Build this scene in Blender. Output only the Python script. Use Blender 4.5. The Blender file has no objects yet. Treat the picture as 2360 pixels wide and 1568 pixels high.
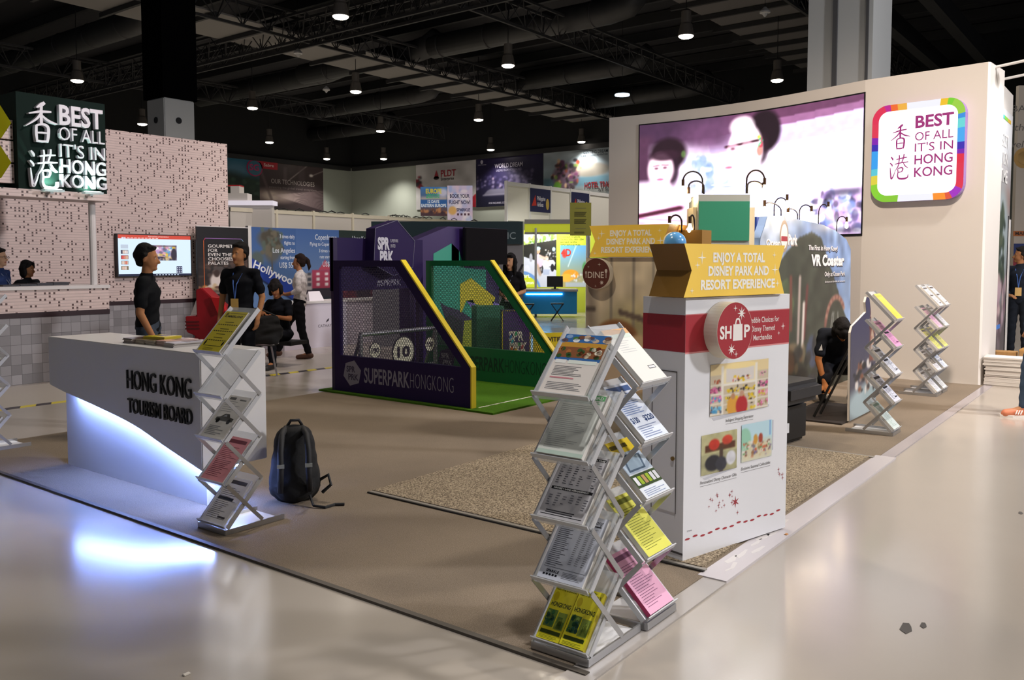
import bpy, bmesh, math, random
import numpy as np
from mathutils import Matrix, Vector
random.seed(7)
SC = bpy.context.scene
COL = SC.collection
# ------------------------------------------------------------ camera
CF, CPX, CPY, HOR, EYE = 1970.0, 1180.0, 720.0, 603.0, 1.55      # calibrated on the 2360x1568 frame
YAW = math.radians(37.3)
PIT = math.atan((CPY - HOR) / CF)
cam = bpy.data.cameras.new('camera')
cam.sensor_fit = 'HORIZONTAL'; cam.sensor_width = 36.0
cam.lens = CF / 2360 * 36.0
cam.shift_y = -(784 - CPY) / 2360
cam.clip_start = 0.05; cam.clip_end = 300
camo = bpy.data.objects.new('camera', cam); COL.objects.link(camo)
camo.location = (0, 0, EYE)
camo.rotation_euler = (math.pi / 2 - PIT, 0, YAW - math.pi / 2)
SC.camera = camo
# ------------------------------------------------------------ world, exposure
SC.view_settings.view_transform = 'Standard'
SC.view_settings.look = 'None'
SC.view_settings.gamma = 1
SC.view_settings.use_curve_mapping = False
SC.view_settings.exposure = 0.0
W = bpy.data.worlds.new('hall_air'); SC.world = W; W.use_nodes = True
W.node_tree.nodes['Background'].inputs[0].default_value = (0.9, 0.92, 1.0, 1)
W.node_tree.nodes['Background'].inputs[1].default_value = 0.10

def light(kind, name, loc, target, power, color=(1, 1, 1), size=0.3, angle=100, blend=0.6, sy=None):
    d = bpy.data.lights.new(name, kind); d.energy = power; d.color = color
    if kind == 'AREA':
        d.size = size
        if sy: d.shape = 'RECTANGLE'; d.size_y = sy
    else:
        d.shadow_soft_size = size
    if kind == 'SPOT':
        d.spot_size = math.radians(angle); d.spot_blend = blend
    o = bpy.data.objects.new(name, d); COL.objects.link(o); o.location = loc
    if target is not None:
        v = Vector(target) - Vector(loc)
        o.rotation_euler = v.to_track_quat('-Z', 'Y').to_euler()
    o['kind'] = 'helper'
    return o
# hall floodlights off to the right of the picture and behind the camera
light('AREA', 'hall_flood', (11, -6.5, 6.5), (5.2, 2.6, 0.6), 950, (.97, .96, 1.0), 0.8)
light('AREA', 'hall_flood', (3, -6, 7.5), (5, 2, 0), 110, (1, .95, .88), 1.2)
light('SPOT', 'booth_fill_spot', (5.0, 1.2, 7.5), (11.6, 3.2, 1.2), 2650, (1, .82, .68), .3, 60, .9)  # unseen fill spots here and below, added to brighten walls and carpet
light('SPOT', 'booth_fill_spot', (7.0, 6.6, 7.5), (5.6, 5.2, 0), 900, (1, .88, .72), .4, 100, .9)
light('SPOT', 'booth_fill_spot', (7.5, 6.5, 7.2), (6.8, 13.5, 2.0), 1080, (1, .84, .80), .25, 75, .9)
light('SPOT', 'booth_fill_spot', (11.5, 9.5, 7.2), (12.2, 14.5, 1.3), 900, (1, .9, .8), .3, 80, .9)
light('SPOT', 'booth_fill_spot', (2.0, .6, 7.2), (2.95, 1.9, .7), 800, (1, .96, .93), .12, 26, .7)  # added narrow spot to lift the pages in the nearest rack
light('SPOT', 'booth_fill_spot', (3.0, 4.6, 6.4), (6.3, 3.6, 1.5), 620, (1, .86, .66), .2, 26, .7)  # added narrow spot to brighten the rear kiosk and its header
# unseen high-bay lamps over the aisles (the seen ones are built further down)
for x, y, p in [(9.3, -2, 1350), (9.3, 5.2, 170), (15.5, 12.5, 500), (13, 20, 500), (1.0, 4.5, 25), (1, 12.9, 130), (17.7, 4.5, 400)]:
    light('SPOT', 'high_bay_light', (x, y, 9.0), (x, y, 0), p * 1.6, (1, .93, .85), 0.25, 120, 0.8)

# ------------------------------------------------------------ pixel helpers (only used to measure real places)
F2 = np.array([math.cos(YAW), math.sin(YAW), 0]); RT = np.array([math.sin(YAW), -math.cos(YAW), 0])
FW = F2 * math.cos(PIT) + np.array([0, 0, -math.sin(PIT)]); UP = F2 * math.sin(PIT) + np.array([0, 0, math.cos(PIT)])
C0 = np.array([0, 0, EYE])
def ray(x, y): return FW + RT * (x - CPX) / CF - UP * (y - CPY) / CF
def G(x, y, z=0.0): d = ray(x, y); return C0 + d * ((z - EYE) / d[2])
def DD(x, y, dep): d = ray(x, y); return C0 + d * (dep / np.dot(d, F2))
def AX(x, y, c): d = ray(x, y); return C0 + d * (c / d[0])
def AY(x, y, c): d = ray(x, y); return C0 + d * (c / d[1])

# ------------------------------------------------------------ materials
def lin(c):
    if isinstance(c, str):
        c = c.lstrip('#'); c = [int(c[i:i + 2], 16) / 255 for i in (0, 2, 4)]
    return tuple((v / 12.92 if v <= .04045 else ((v + .055) / 1.055) ** 2.4) for v in c)
def srgb(c):
    c = c.lstrip('#'); return np.array([int(c[i:i + 2], 16) / 255 for i in (0, 2, 4)])
_M = {}
def mat(name, color='#808080', rough=.5, metal=0, emit=0, alpha=1, coat=0, spec=None, noise=0, nscale=20, bump=0, vc=False):
    if name in _M: return _M[name]
    m = bpy.data.materials.new(name); m.use_nodes = True
    nt = m.node_tree; b = nt.nodes['Principled BSDF']
    c = lin(color)
    b.inputs['Base Color'].default_value = (*c, 1)
    b.inputs['Roughness'].default_value = rough; b.inputs['Metallic'].default_value = metal
    b.inputs['Alpha'].default_value = alpha; b.inputs['Coat Weight'].default_value = coat
    if spec is not None: b.inputs['Specular IOR Level'].default_value = spec
    src = None
    if vc:
        a = nt.nodes.new('ShaderNodeVertexColor'); a.layer_name = 'Col'; src = a.outputs['Color']
        nt.links.new(src, b.inputs['Base Color'])
    if emit:
        b.inputs['Emission Color'].default_value = (*c, 1); b.inputs['Emission Strength'].default_value = emit
        if vc: nt.links.new(src, b.inputs['Emission Color'])
    if noise or bump:
        tc = nt.nodes.new('ShaderNodeTexCoord'); n = nt.nodes.new('ShaderNodeTexNoise')
        n.inputs['Scale'].default_value = nscale; n.inputs['Detail'].default_value = 6
        nt.links.new(tc.outputs['Object'], n.inputs['Vector'])
        if noise:
            mx = nt.nodes.new('ShaderNodeMix'); mx.data_type = 'RGBA'
            mx.inputs[6].default_value = (*[v * (1 - noise) for v in c], 1); mx.inputs[7].default_value = (*[min(1, v * (1 + noise)) for v in c], 1)
            rp = nt.nodes.new('ShaderNodeMapRange'); rp.inputs[1].default_value = .3; rp.inputs[2].default_value = .7
            nt.links.new(n.outputs['Fac'], rp.inputs[0]); nt.links.new(rp.outputs[0], mx.inputs[0]); nt.links.new(mx.outputs[2], b.inputs['Base Color'])
        if bump:
            bp = nt.nodes.new('ShaderNodeBump'); bp.inputs['Strength'].default_value = bump; bp.inputs['Distance'].default_value = .01
            nt.links.new(n.outputs['Fac'], bp.inputs['Height']); nt.links.new(bp.outputs[0], b.inputs['Normal'])
    _M[name] = m; return m
VC = mat('printed_colour', vc=True, rough=.45)
VCG = mat('gloss_print', vc=True, rough=.22)
VCM = mat('cloth_colour', vc=True, rough=.9, spec=.2)
def glow(k):
    m = mat('lit_print_%s' % k, vc=True, rough=.35, emit=k)
    if k >= .5:                                    # self-lit faces: the picture comes from their own light, the glass itself is dark
        b = m.node_tree.nodes['Principled BSDF']
        for l in list(b.inputs['Base Color'].links): m.node_tree.links.remove(l)
        b.inputs['Base Color'].default_value = (.02, .02, .02, 1)
    return m
WHITE = mat('white_laminate', '#d9d6d4', .28)
WPAINT = mat('white_paint', '#d5cfc8', .6)
ALU = mat('brushed_aluminium', '#b9babd', .32, .85)
ALUW = mat('silver_paint', '#c4c5c8', .4, .35)
BLACK = mat('black_plastic', '#111113', .45)
DARK = mat('dark_metal', '#1d1d20', .5, .4)
ACRYL = mat('frosted_acrylic', '#e6ebf0', .15, alpha=.34)
CARD = mat('cardboard', '#a9814f', .85, noise=.1)

# ------------------------------------------------------------ mesh builder
class MB:
    def __init__(s): s.v = []; s.f = []; s.c = []; s.m = None; s.col = None
    def _add(s, vs, fs):
        o = len(s.v)
        if s.m is not None: vs = [tuple(s.m @ Vector(p)) for p in vs]
        s.v += [tuple(p) for p in vs]
        for f in fs: s.f.append(tuple(o + i for i in f)); s.c.append(s.col)
        return s
    def k(s, c): s.col = lin(c) if c else None; return s
    def box(s, x0, x1, y0, y1, z0, z1):
        v = [(x, y, z) for z in (z0, z1) for y in (y0, y1) for x in (x0, x1)]
        return s._add(v, [(0, 2, 3, 1), (4, 5, 7, 6), (0, 1, 5, 4), (1, 3, 7, 5), (3, 2, 6, 7), (2, 0, 4, 6)])
    def prism(s, poly, y0, y1):                      # poly in (x,z), anticlockwise seen from the front (-y)
        n = len(poly)
        v = [(x, y0, z) for x, z in poly] + [(x, y1, z) for x, z in poly]
        f = [tuple(range(n)), tuple(range(2 * n - 1, n - 1, -1))]
        f += [(i, n + i, n + (i + 1) % n, (i + 1) % n) for i in range(n)]
        return s._add(v, f)
    def slab(s, poly, z0, z1):                       # poly in (x,y)
        n = len(poly)
        v = [(x, y, z0) for x, y in poly] + [(x, y, z1) for x, y in poly]
        f = [tuple(range(n - 1, -1, -1)), tuple(range(n, 2 * n))]
        f += [(i, (i + 1) % n, n + (i + 1) % n, n + i) for i in range(n)]
        return s._add(v, f)
    def tube(s, pts, r, n=8, closed=False):
        pts = [Vector(p) for p in pts]; rs = r if isinstance(r, (list, tuple)) else [r] * len(pts)
        v = []; N = len(pts); ref = None
        for i, p in enumerate(pts):
            t = (pts[min(i + 1, N - 1)] - pts[max(i - 1, 0)]).normalized()
            if ref is None: ref = Vector((0, 0, 1)) if abs(t.z) < .9 else Vector((1, 0, 0))
            a = t.cross(ref).normalized(); b = a.cross(t).normalized(); ref = b
            for j in range(n):
                w = 2 * math.pi * j / n; v.append(p + (a * math.cos(w) + b * math.sin(w)) * rs[i])
        f = [(i * n + j, i * n + (j + 1) % n, (i + 1) * n + (j + 1) % n, (i + 1) * n + j) for i in range(N - 1) for j in range(n)]
        f += [tuple(range(n - 1, -1, -1)), tuple((N - 1) * n + j for j in range(n))]
        return s._add(v, f)
    def bar(s, p, q, w, h, up=(0, 0, 1)):            # flat bar: w across, h along up
        p = Vector(p); q = Vector(q); t = (q - p).normalized(); a = t.cross(Vector(up)).normalized(); b = a.cross(t)
        v = [e + a * (i * w / 2) + b * (j * h / 2) for e in (p, q) for i, j in ((-1, -1), (1, -1), (1, 1), (-1, 1))]
        return s._add(v, [(3, 2, 1, 0), (4, 5, 6, 7), (0, 1, 5, 4), (1, 2, 6, 5), (2, 3, 7, 6), (3, 0, 4, 7)])
    def lathe(s, prof, n=24, c=(0, 0, 0)):           # prof [(r,z)]
        v = [(c[0] + r * math.cos(2 * math.pi * j / n), c[1] + r * math.sin(2 * math.pi * j / n), c[2] + z) for r, z in prof for j in range(n)]
        f = [(i * n + j, i * n + (j + 1) % n, (i + 1) * n + (j + 1) % n, (i + 1) * n + j) for i in range(len(prof) - 1) for j in range(n)]
        f += [tuple(range(n - 1, -1, -1)), tuple((len(prof) - 1) * n + j for j in range(n))]
        return s._add(v, f)
    def disc(s, cx, cz, r, y0, y1, n=40, rx=None):   # round plate facing -y
        return s.prism([(cx + (rx or r) * math.cos(2 * math.pi * j / n), cz + r * math.sin(2 * math.pi * j / n)) for j in range(n)], y0, y1)
    def ball(s, c, r, n=14, m=9):
        r = r if isinstance(r, (tuple, list)) else (r, r, r)
        prof = [(max(1e-4, math.sin(math.pi * i / m)), -math.cos(math.pi * i / m)) for i in range(m + 1)]
        v = [(c[0] + a * r[0] * math.cos(2 * math.pi * j / n), c[1] + a * r[1] * math.sin(2 * math.pi * j / n), c[2] + z * r[2]) for a, z in prof for j in range(n)]
        f = [(i * n + j, i * n + (j + 1) % n, (i + 1) * n + (j + 1) % n, (i + 1) * n + j) for i in range(m) for j in range(n)]
        return s._add(v, f)
    def quad(s, *p): return s._add(p, [(0, 1, 2, 3)])
    def build(s, name, m, parent=None, bevel=0, smooth=False, seg=2):
        me = bpy.data.meshes.new(name); me.from_pydata(s.v, [], s.f)
        if any(c is not None for c in s.c):
            a = me.color_attributes.new('Col', 'FLOAT_COLOR', 'CORNER')
            buf = np.ones((len(me.loops), 4), np.float32); i = 0
            for f, c in zip(s.f, s.c):
                if c is not None: buf[i:i + len(f), :3] = c
                i += len(f)
            a.data.foreach_set('color', buf.ravel())
        if bevel:
            bm = bmesh.new(); bm.from_mesh(me)
            bmesh.ops.remove_doubles(bm, verts=bm.verts, dist=1e-5)
            es = [e for e in bm.edges if len(e.link_faces) == 2 and e.calc_face_angle(0) > .6]
            bmesh.ops.bevel(bm, geom=es, offset=bevel, segments=seg, affect='EDGES', clamp_overlap=True)
            bm.to_mesh(me); bm.free()
        if smooth:
            me.shade_smooth()
        me.materials.append(m)
        return link(me, name, parent)
def link(me, name, parent=None):
    o = bpy.data.objects.new(name, me); COL.objects.link(o)
    if parent is not None: o.parent = parent
    return o
def tag(o, label, cat, group=None, kind=None):
    if label: o['label'] = label
    if cat: o['category'] = cat
    if group: o['group'] = group
    if kind: o['kind'] = kind
    return o
def struct(o): o['kind'] = 'structure'; return o
def thing(name, label, cat, loc=(0, 0, 0), rz=0, group=None, rx=0):
    o = bpy.data.objects.new(name, None); COL.objects.link(o); o.empty_display_size = .1
    o.location = tuple(loc); o.rotation_euler = (math.radians(rx), 0, math.radians(rz))
    return tag(o, label, cat, group)
def kids(o): return [c for c in bpy.data.objects if c.parent == o]
def dup(root, loc=None, rz=None, label=None, group=None, par=None):
    r = root.copy(); COL.objects.link(r)
    if par is not None: r.parent = par
    if loc is not None: r.location = tuple(loc)
    if rz is not None: r.rotation_euler.z = math.radians(rz)
    if label: r['label'] = label
    if group: r['group'] = group
    for ch in root.children: dup(ch, par=r)
    return r

# ------------------------------------------------------------ lettering
_T = {}
def tmesh(s, bold=0.0):
    key = (s, bold)
    if key in _T: return _T[key]
    cu = bpy.data.curves.new('t', 'FONT'); cu.body = s; cu.size = 1; cu.offset = bold; cu.resolution_u = 3
    o = bpy.data.objects.new('t', cu); COL.objects.link(o)
    bpy.context.view_layer.update()
    me = bpy.data.meshes.new_from_object(o.evaluated_get(bpy.context.evaluated_depsgraph_get()))
    v = np.array([p.co[:2] for p in me.vertices]) if len(me.vertices) else np.zeros((1, 2))
    f = [tuple(p.vertices) for p in me.polygons]
    bpy.data.objects.remove(o); bpy.data.curves.remove(cu); bpy.data.meshes.remove(me)
    _T[key] = (v, f); return _T[key]
CAP = None
def tfit(s, x, z, h, w=None, bold=0, align='l', shear=0):
    global CAP
    if CAP is None: CAP = tmesh('H')[0][:, 1].max()
    v, f = tmesh(s, bold); v = v.copy(); v[:, 0] -= v[:, 0].min()
    tw = v[:, 0].max() or 1
    sy = h / CAP; sx = (w / tw) if w else sy
    v[:, 0] = v[:, 0] * sx; v[:, 1] *= sy
    v[:, 0] += v[:, 1] * shear
    W_ = tw * sx
    v[:, 0] += x - (W_ / 2 if align == 'c' else W_ if align == 'r' else 0); v[:, 1] += z
    return v, f
def text3d(mb, s, x, z, h, w, y0, y1, bold=0, align='l'):
    """raised letters standing off a face: front at y0, back at y1"""
    v, f = tfit(s, x, z, h, w, bold, align)
    n = len(v)
    from collections import Counter
    ec = {}
    for p in f:
        for i in range(len(p)):
            a, b = p[i], p[(i + 1) % len(p)]
            ec[(a, b)] = 1
    vs = [(p[0], y0, p[1]) for p in v] + [(p[0], y1, p[1]) for p in v]
    fs = list(f) + [(b, a, a + n, b + n) for (a, b) in ec if (b, a) not in ec]
    mb._add(vs, fs); return mb

class Print(MB):
    """flat print: every layer a hair in front of the one below, colours per face"""
    def __init__(s, eps=.0006): super().__init__(); s.L = 0; s.e = eps
    def up(s): s.L += 1; return s
    def y(s): return -s.L * s.e
    def rect(s, x0, z0, x1, z1, c):
        s.k(c); y = s.y(); return s.quad((x0, y, z0), (x1, y, z0), (x1, y, z1), (x0, y, z1))
    def poly(s, pts, c):
        s.k(c); y = s.y(); return s._add([(x, y, z) for x, z in pts], [tuple(range(len(pts)))])
    def ell(s, cx, cz, rx, rz, c, n=28):
        return s.poly([(cx + rx * math.cos(2 * math.pi * j / n), cz + rz * math.sin(2 * math.pi * j / n)) for j in range(n)], c)
    def text(s, t, x, z, h, c, w=None, bold=0, align='l', shear=0):
        v, f = tfit(t, x, z, h, w, bold, align, shear); s.k(c); y = s.y()
        return s._add([(p[0], y, p[1]) for p in v], f)
    def star(s, cx, cz, r, c, n=4, q=.18):
        return s.poly([(cx + (r if j % 2 == 0 else r * q) * math.sin(math.pi * j / n), cz + (r if j % 2 == 0 else r * q) * math.cos(math.pi * j / n)) for j in range(2 * n)][::-1], c)
    def lines(s, x0, x1, z0, z1, n, c, th=.35, rag=.35, seed=1):
        rr = random.Random(seed); st = (z1 - z0) / n
        for i in range(n):
            z = z1 - st * (i + 1); xe = x1 - (x1 - x0) * rag * rr.random()
            s.rect(x0, z, xe, z + st * th, c)
        return s
    def ribbon(s, pts, c):
        """brush stroke: pts (x,z,half-width)"""
        s.k(c); s._stroke(pts, s.y(), None); return s
    def _stroke(s, pts, y0, y1):
        P = catmull(pts); L = []; R = []
        for i, p in enumerate(P):
            a = P[max(0, i - 1)]; b = P[min(len(P) - 1, i + 1)]
            dx, dz = b[0] - a[0], b[1] - a[1]; l = math.hypot(dx, dz) or 1
            L.append((p[0] - dz / l * p[2], p[1] + dx / l * p[2])); R.append((p[0] + dz / l * p[2], p[1] - dx / l * p[2]))
        n = len(P)
        v = [(x, y0, z) for x, z in L] + [(x, y0, z) for x, z in R]
        f = [(n + i, n + i + 1, i + 1, i) for i in range(n - 1)]
        if y1 is not None:
            v += [(x, y1, z) for x, z in L] + [(x, y1, z) for x, z in R]
            f += [(i, i + 1, 2 * n + i + 1, 2 * n + i) for i in range(n - 1)] + [(n + i + 1, n + i, 3 * n + i, 3 * n + i + 1) for i in range(n - 1)]
            f += [(0, 2 * n, 3 * n, n), (n - 1, 2 * n - 1, 4 * n - 1, 3 * n - 1)]
        s._add(v, f)
def catmull(pts, k=6):
    if len(pts) < 3: return pts
    p = [pts[0]] + list(pts) + [pts[-1]]; out = []
    for i in range(1, len(p) - 2):
        a, b, c, d = [np.array(q, float) for q in p[i - 1:i + 3]]
        for j in range(k):
            t = j / k
            out.append(tuple(.5 * ((2 * b) + (c - a) * t + (2 * a - 5 * b + 4 * c - d) * t * t + (3 * b - a - 3 * c + d) * t ** 3)))
    out.append(tuple(pts[-1])); return [(q[0], q[1], max(q[2], .002)) for q in out]

class Paint:
    """a photographic print or a picture on a screen, drawn on a fine grid (u right, v up, 0..1)"""
    def __init__(s, w, h, c='#808080', seed=0):
        s.w, s.h = w, h; s.a = np.ones((h, w, 3)) * srgb(c)
        s.u, s.v = np.meshgrid((np.arange(w) + .5) / w, (np.arange(h) + .5) / h); s.r = np.random.RandomState(seed)
    def mix(s, m, c):
        c = srgb(c) if isinstance(c, str) else c
        s.a += (c - s.a) * np.clip(m, 0, 1)[..., None]; return s
    def rect(s, u0, v0, u1, v1, c, a=1, soft=.004):
        f = lambda t: np.clip(t / soft + .5, 0, 1)
        return s.mix(f(s.u - u0) * f(u1 - s.u) * f(s.v - v0) * f(v1 - s.v) * a, c)
    def ell(s, cu, cv, ru, rv, c, a=1, soft=.15, rot=0):
        du, dv = s.u - cu, s.v - cv; k, q = math.cos(rot), math.sin(rot)
        d = np.sqrt(((du * k + dv * q) / ru) ** 2 + ((-du * q + dv * k) / rv) ** 2)
        return s.mix(np.clip((1 - d) / soft + .5, 0, 1) * a, c)
    def grad(s, c0, c1, axis='v', a=1):
        t = s.v if axis == 'v' else s.u; col = srgb(c0) + (srgb(c1) - srgb(c0)) * t[..., None]
        s.a += (col - s.a) * a; return s
    def poly(s, pts, c, a=1):
        m = np.zeros_like(s.u, bool); n = len(pts)
        for i in range(n):
            (x0, y0), (x1, y1) = pts[i], pts[(i + 1) % n]
            if y0 == y1: continue
            m ^= ((s.v < y0) != (s.v < y1)) & (s.u < (x1 - x0) * (s.v - y0) / (y1 - y0) + x0)
        return s.mix(m.astype(float) * a, c)
    def line(s, u0, v0, u1, v1, th, c, a=1, asp=1):
        d = np.array([u1 - u0, (v1 - v0) * asp]); L = math.hypot(*d) or 1; d /= L
        pu, pv = s.u - u0, (s.v - v0) * asp
        t = np.clip(pu * d[0] + pv * d[1], 0, L); q = np.hypot(pu - t * d[0], pv - t * d[1])
        return s.mix(np.clip(1.5 - q / th, 0, 1) * a, c)
    def speck(s, n, u0, v0, u1, v1, r, cols, a=.9):
        for _ in range(n):
            s.ell(u0 + (u1 - u0) * s.r.rand(), v0 + (v1 - v0) * s.r.rand(), r * (.4 + s.r.rand()), r * (.4 + s.r.rand()) * s.w / s.h, cols[s.r.randint(len(cols))], a, .4)
        return s
    def noise(s, amt, sc=8):
        k = s.r.rand(max(2, s.h // sc + 2), max(2, s.w // sc + 2))
        yi = np.linspace(0, k.shape[0] - 1.01, s.h); xi = np.linspace(0, k.shape[1] - 1.01, s.w)
        y0, x0 = yi.astype(int), xi.astype(int); fy, fx = (yi - y0)[:, None], (xi - x0)[None]
        n = (k[y0][:, x0] * (1 - fy) * (1 - fx) + k[y0 + 1][:, x0] * fy * (1 - fx) + k[y0][:, x0 + 1] * (1 - fy) * fx + k[y0 + 1][:, x0 + 1] * fy * fx)
        s.a *= 1 + amt * (n - .5)[..., None] * 2; return s
    def build(s, name, m, parent, x0, z0, x1, z1, y=0.0, mask=None, edge=None):
        w, h = s.w, s.h; X = np.linspace(x0, x1, w + 1); Z = np.linspace(z0, z1, h + 1)
        gx, gz = np.meshgrid(X, Z)
        v = np.stack([gx.ravel(), np.full(gx.size, y), gz.ravel()], 1)
        i = (np.arange(h)[:, None] * (w + 1) + np.arange(w)[None]).ravel()
        f = np.stack([i, i + 1, i + w + 2, i + w + 1], 1)
        pa = np.pad(s.a, ((1, 1), (1, 1), (0, 0)), 'edge'); vcol = (pa[:-1, :-1] + pa[1:, :-1] + pa[:-1, 1:] + pa[1:, 1:]) / 4
        if mask is not None:
            keep = mask(s.u, s.v).ravel(); f = f[keep]
        if edge is not None:                       # pull the stepped rim of a cut-out print onto its outline
            cnt = {}
            for q in f.tolist():
                for a, b in zip(q, q[1:] + q[:1]): k_ = (min(a, b), max(a, b)); cnt[k_] = cnt.get(k_, 0) + 1
            for i_ in {i for k_, n_ in cnt.items() if n_ == 1 for i in k_}:
                p_ = v[i_][[0, 2]]; best = (1e9, None)
                for (ax, az), (bx, bz) in zip(edge, edge[1:] + edge[:1]):
                    A = np.array([ax, az]); D = np.array([bx - ax, bz - az]); t_ = np.clip(((p_ - A) @ D) / (D @ D), 0, 1); q_ = A + D * t_; d_ = np.hypot(*(p_ - q_))
                    if d_ < best[0]: best = (d_, q_)
                v[i_][0], v[i_][2] = best[1]
        me = bpy.data.meshes.new(name); me.from_pydata(v.tolist(), [], f.tolist())
        c = np.clip(vcol.reshape(-1, 3), 0, 1); c = np.where(c <= .04045, c / 12.92, ((c + .055) / 1.055) ** 2.4)
        at = me.color_attributes.new('Col', 'FLOAT_COLOR', 'POINT'); at.data.foreach_set('color', np.c_[c, np.ones(len(c))].astype(np.float32).ravel())
        me.materials.append(m); return link(me, name, parent)

# the two brush-written characters, strokes in a 1 x 1 box each: (x, z, half width)
XIANG = [[(.62, 1.0, .05), (.50, .93, .06), (.36, .86, .02)], [(.12, .70, .02), (.45, .77, .04), (.82, .80, .03)],
         [(.52, .95, .04), (.50, .74, .05), (.50, .50, .05)], [(.50, .74, .04), (.34, .58, .035), (.02, .40, .015)],
         [(.50, .70, .03), (.72, .58, .04), (1.0, .52, .02)], [(.34, .44, .04), (.33, .25, .045), (.35, .05, .03)],
         [(.34, .44, .03), (.55, .48, .04), (.70, .42, .05), (.70, .22, .05), (.66, .06, .04)], [(.36, .27, .025), (.52, .28, .03), (.66, .28, .025)],
         [(.36, .08, .03), (.52, .07, .035), (.68, .09, .03)]]
GANG = [[(.06, .92, .03), (.14, .84, .045), (.16, .78, .02)], [(.02, .68, .03), (.12, .60, .04), (.13, .54, .02)],
        [(.03, .50, .02), (.06, .25, .035), (.10, .06, .045), (.20, .16, .03), (.30, .38, .01)], [(.34, .80, .025), (.60, .84, .035), (.88, .86, .025)],
        [(.48, .97, .03), (.49, .84, .035), (.46, .66, .03)], [(.72, 1.0, .03), (.70, .86, .035), (.62, .68, .03)],
        [(.26, .62, .025), (.58, .66, .035), (.94, .68, .025)], [(.48, .64, .03), (.40, .48, .03), (.26, .34, .012)],
        [(.70, .64, .025), (.80, .52, .03), (.94, .44, .015)], [(.42, .44, .03), (.60, .47, .04), (.68, .42, .04), (.62, .30, .03)],
        [(.42, .42, .03), (.44, .30, .03), (.42, .16, .035), (.50, .05, .05), (.74, .03, .055), (.92, .08, .04), (.94, .20, .015)], [(.44, .29, .02), (.54, .30, .03), (.64, .31, .02)]]
def brush(mb, strokes, x, z, w, h, y0, y1=None, fat=1.0):
    for st in strokes:
        Print._stroke(mb, [(x + p[0] * w, z + p[1] * h, p[2] * w * fat) for p in st], y0, y1)
        y0 -= .0004
# ============================================================ FLOOR, CEILING, HALL WALLS
def nodes(m): return m.node_tree.nodes, m.node_tree.links, m.node_tree.nodes['Principled BSDF']
def floor_mat():
    m = mat('polished_concrete', '#aca398', .22, noise=.07, nscale=.5)
    n, l, b = nodes(m)
    tc = n.new('ShaderNodeTexCoord'); z = n.new('ShaderNodeTexNoise'); z.inputs['Scale'].default_value = .9; z.inputs['Detail'].default_value = 1.5
    l.new(tc.outputs['Object'], z.inputs['Vector'])
    r = n.new('ShaderNodeMapRange'); r.inputs[1].default_value = .3; r.inputs[2].default_value = .7; r.inputs[3].default_value = .15; r.inputs[4].default_value = .22
    l.new(z.outputs['Fac'], r.inputs[0]); l.new(r.outputs[0], b.inputs['Roughness'])
    b.inputs['Specular IOR Level'].default_value = .75
    return m
def speck_mat(name, c0, c1, c2, sc, bump=.4, rough=.95):
    m = mat(name, c0, rough, spec=.2); n, l, b = nodes(m)
    tc = n.new('ShaderNodeTexCoord'); a = n.new('ShaderNodeTexNoise'); a.inputs['Scale'].default_value = sc; a.inputs['Detail'].default_value = 3
    g = n.new('ShaderNodeTexNoise'); g.inputs['Scale'].default_value = 1.1; g.inputs['Detail'].default_value = 5
    l.new(tc.outputs['Object'], a.inputs['Vector']); l.new(tc.outputs['Object'], g.inputs['Vector'])
    cr = n.new('ShaderNodeValToRGB'); e = cr.color_ramp.elements
    e[0].position = .38; e[0].color = (*lin(c1), 1); e[1].position = .62; e[1].color = (*lin(c2), 1); q = e.new(.5); q.color = (*lin(c0), 1)
    l.new(a.outputs['Fac'], cr.inputs[0])
    mx = n.new('ShaderNodeMix'); mx.data_type = 'RGBA'; mx.blend_type = 'MULTIPLY'; mx.inputs[0].default_value = .5
    c2r = n.new('ShaderNodeValToRGB'); c2r.color_ramp.elements[0].position = .3; c2r.color_ramp.elements[0].color = (.6, .6, .6, 1); c2r.color_ramp.elements[1].position = .7
    l.new(g.outputs['Fac'], c2r.inputs[0]); l.new(cr.outputs[0], mx.inputs[6]); l.new(c2r.outputs[0], mx.inputs[7]); l.new(mx.outputs[2], b.inputs['Base Color'])
    bp = n.new('ShaderNodeBump'); bp.inputs['Strength'].default_value = bump; bp.inputs['Distance'].default_value = .006
    l.new(a.outputs['Fac'], bp.inputs['Height']); l.new(bp.outputs[0], b.inputs['Normal'])
    return m
struct(MB().box(-6, 49, -9, 55, -.1, 0).build('floor', floor_mat()))
CEIL = mat('ceiling_black', '#26262a', .95)
STEEL = mat('dark_steel', '#28282a', .7)
DUCT = mat('duct_grey', '#2c2c2e', .5, noise=.15, nscale=3)
struct(MB().box(-6, 49, -9, 55, 12.6, 12.8).build('ceiling', CEIL))
hc = G(810, 388, 8.85); HX, HY = hc[0], hc[1]
HALL = mat('hall_wall_paint', '#a3a99f', .8)
HALLD = mat('hall_wall_dark', '#1b1c1e', .9)
struct(MB().box(HX, HX + .3, -9, HY + .3, 0, 8.85).build('wall_right', HALL))
struct(MB().box(-6, HX, HY, HY + .3, 0, 8.85).build('wall_back', HALL))
struct(MB().box(HX, HX + .3, -9, HY + .3, 8.85, 12.6).build('wall_upper_right', HALLD))
struct(MB().box(-6, HX, HY, HY + .3, 8.85, 12.6).build('wall_upper_back', HALLD))
struct(MB().box(HX - .25, HX, 0, HY - .3, 8.6, 8.9).build('trim_1', STEEL))
struct(MB().box(0, HX - .3, HY - .25, HY, 8.6, 8.9).build('trim_2', STEEL))
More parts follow.
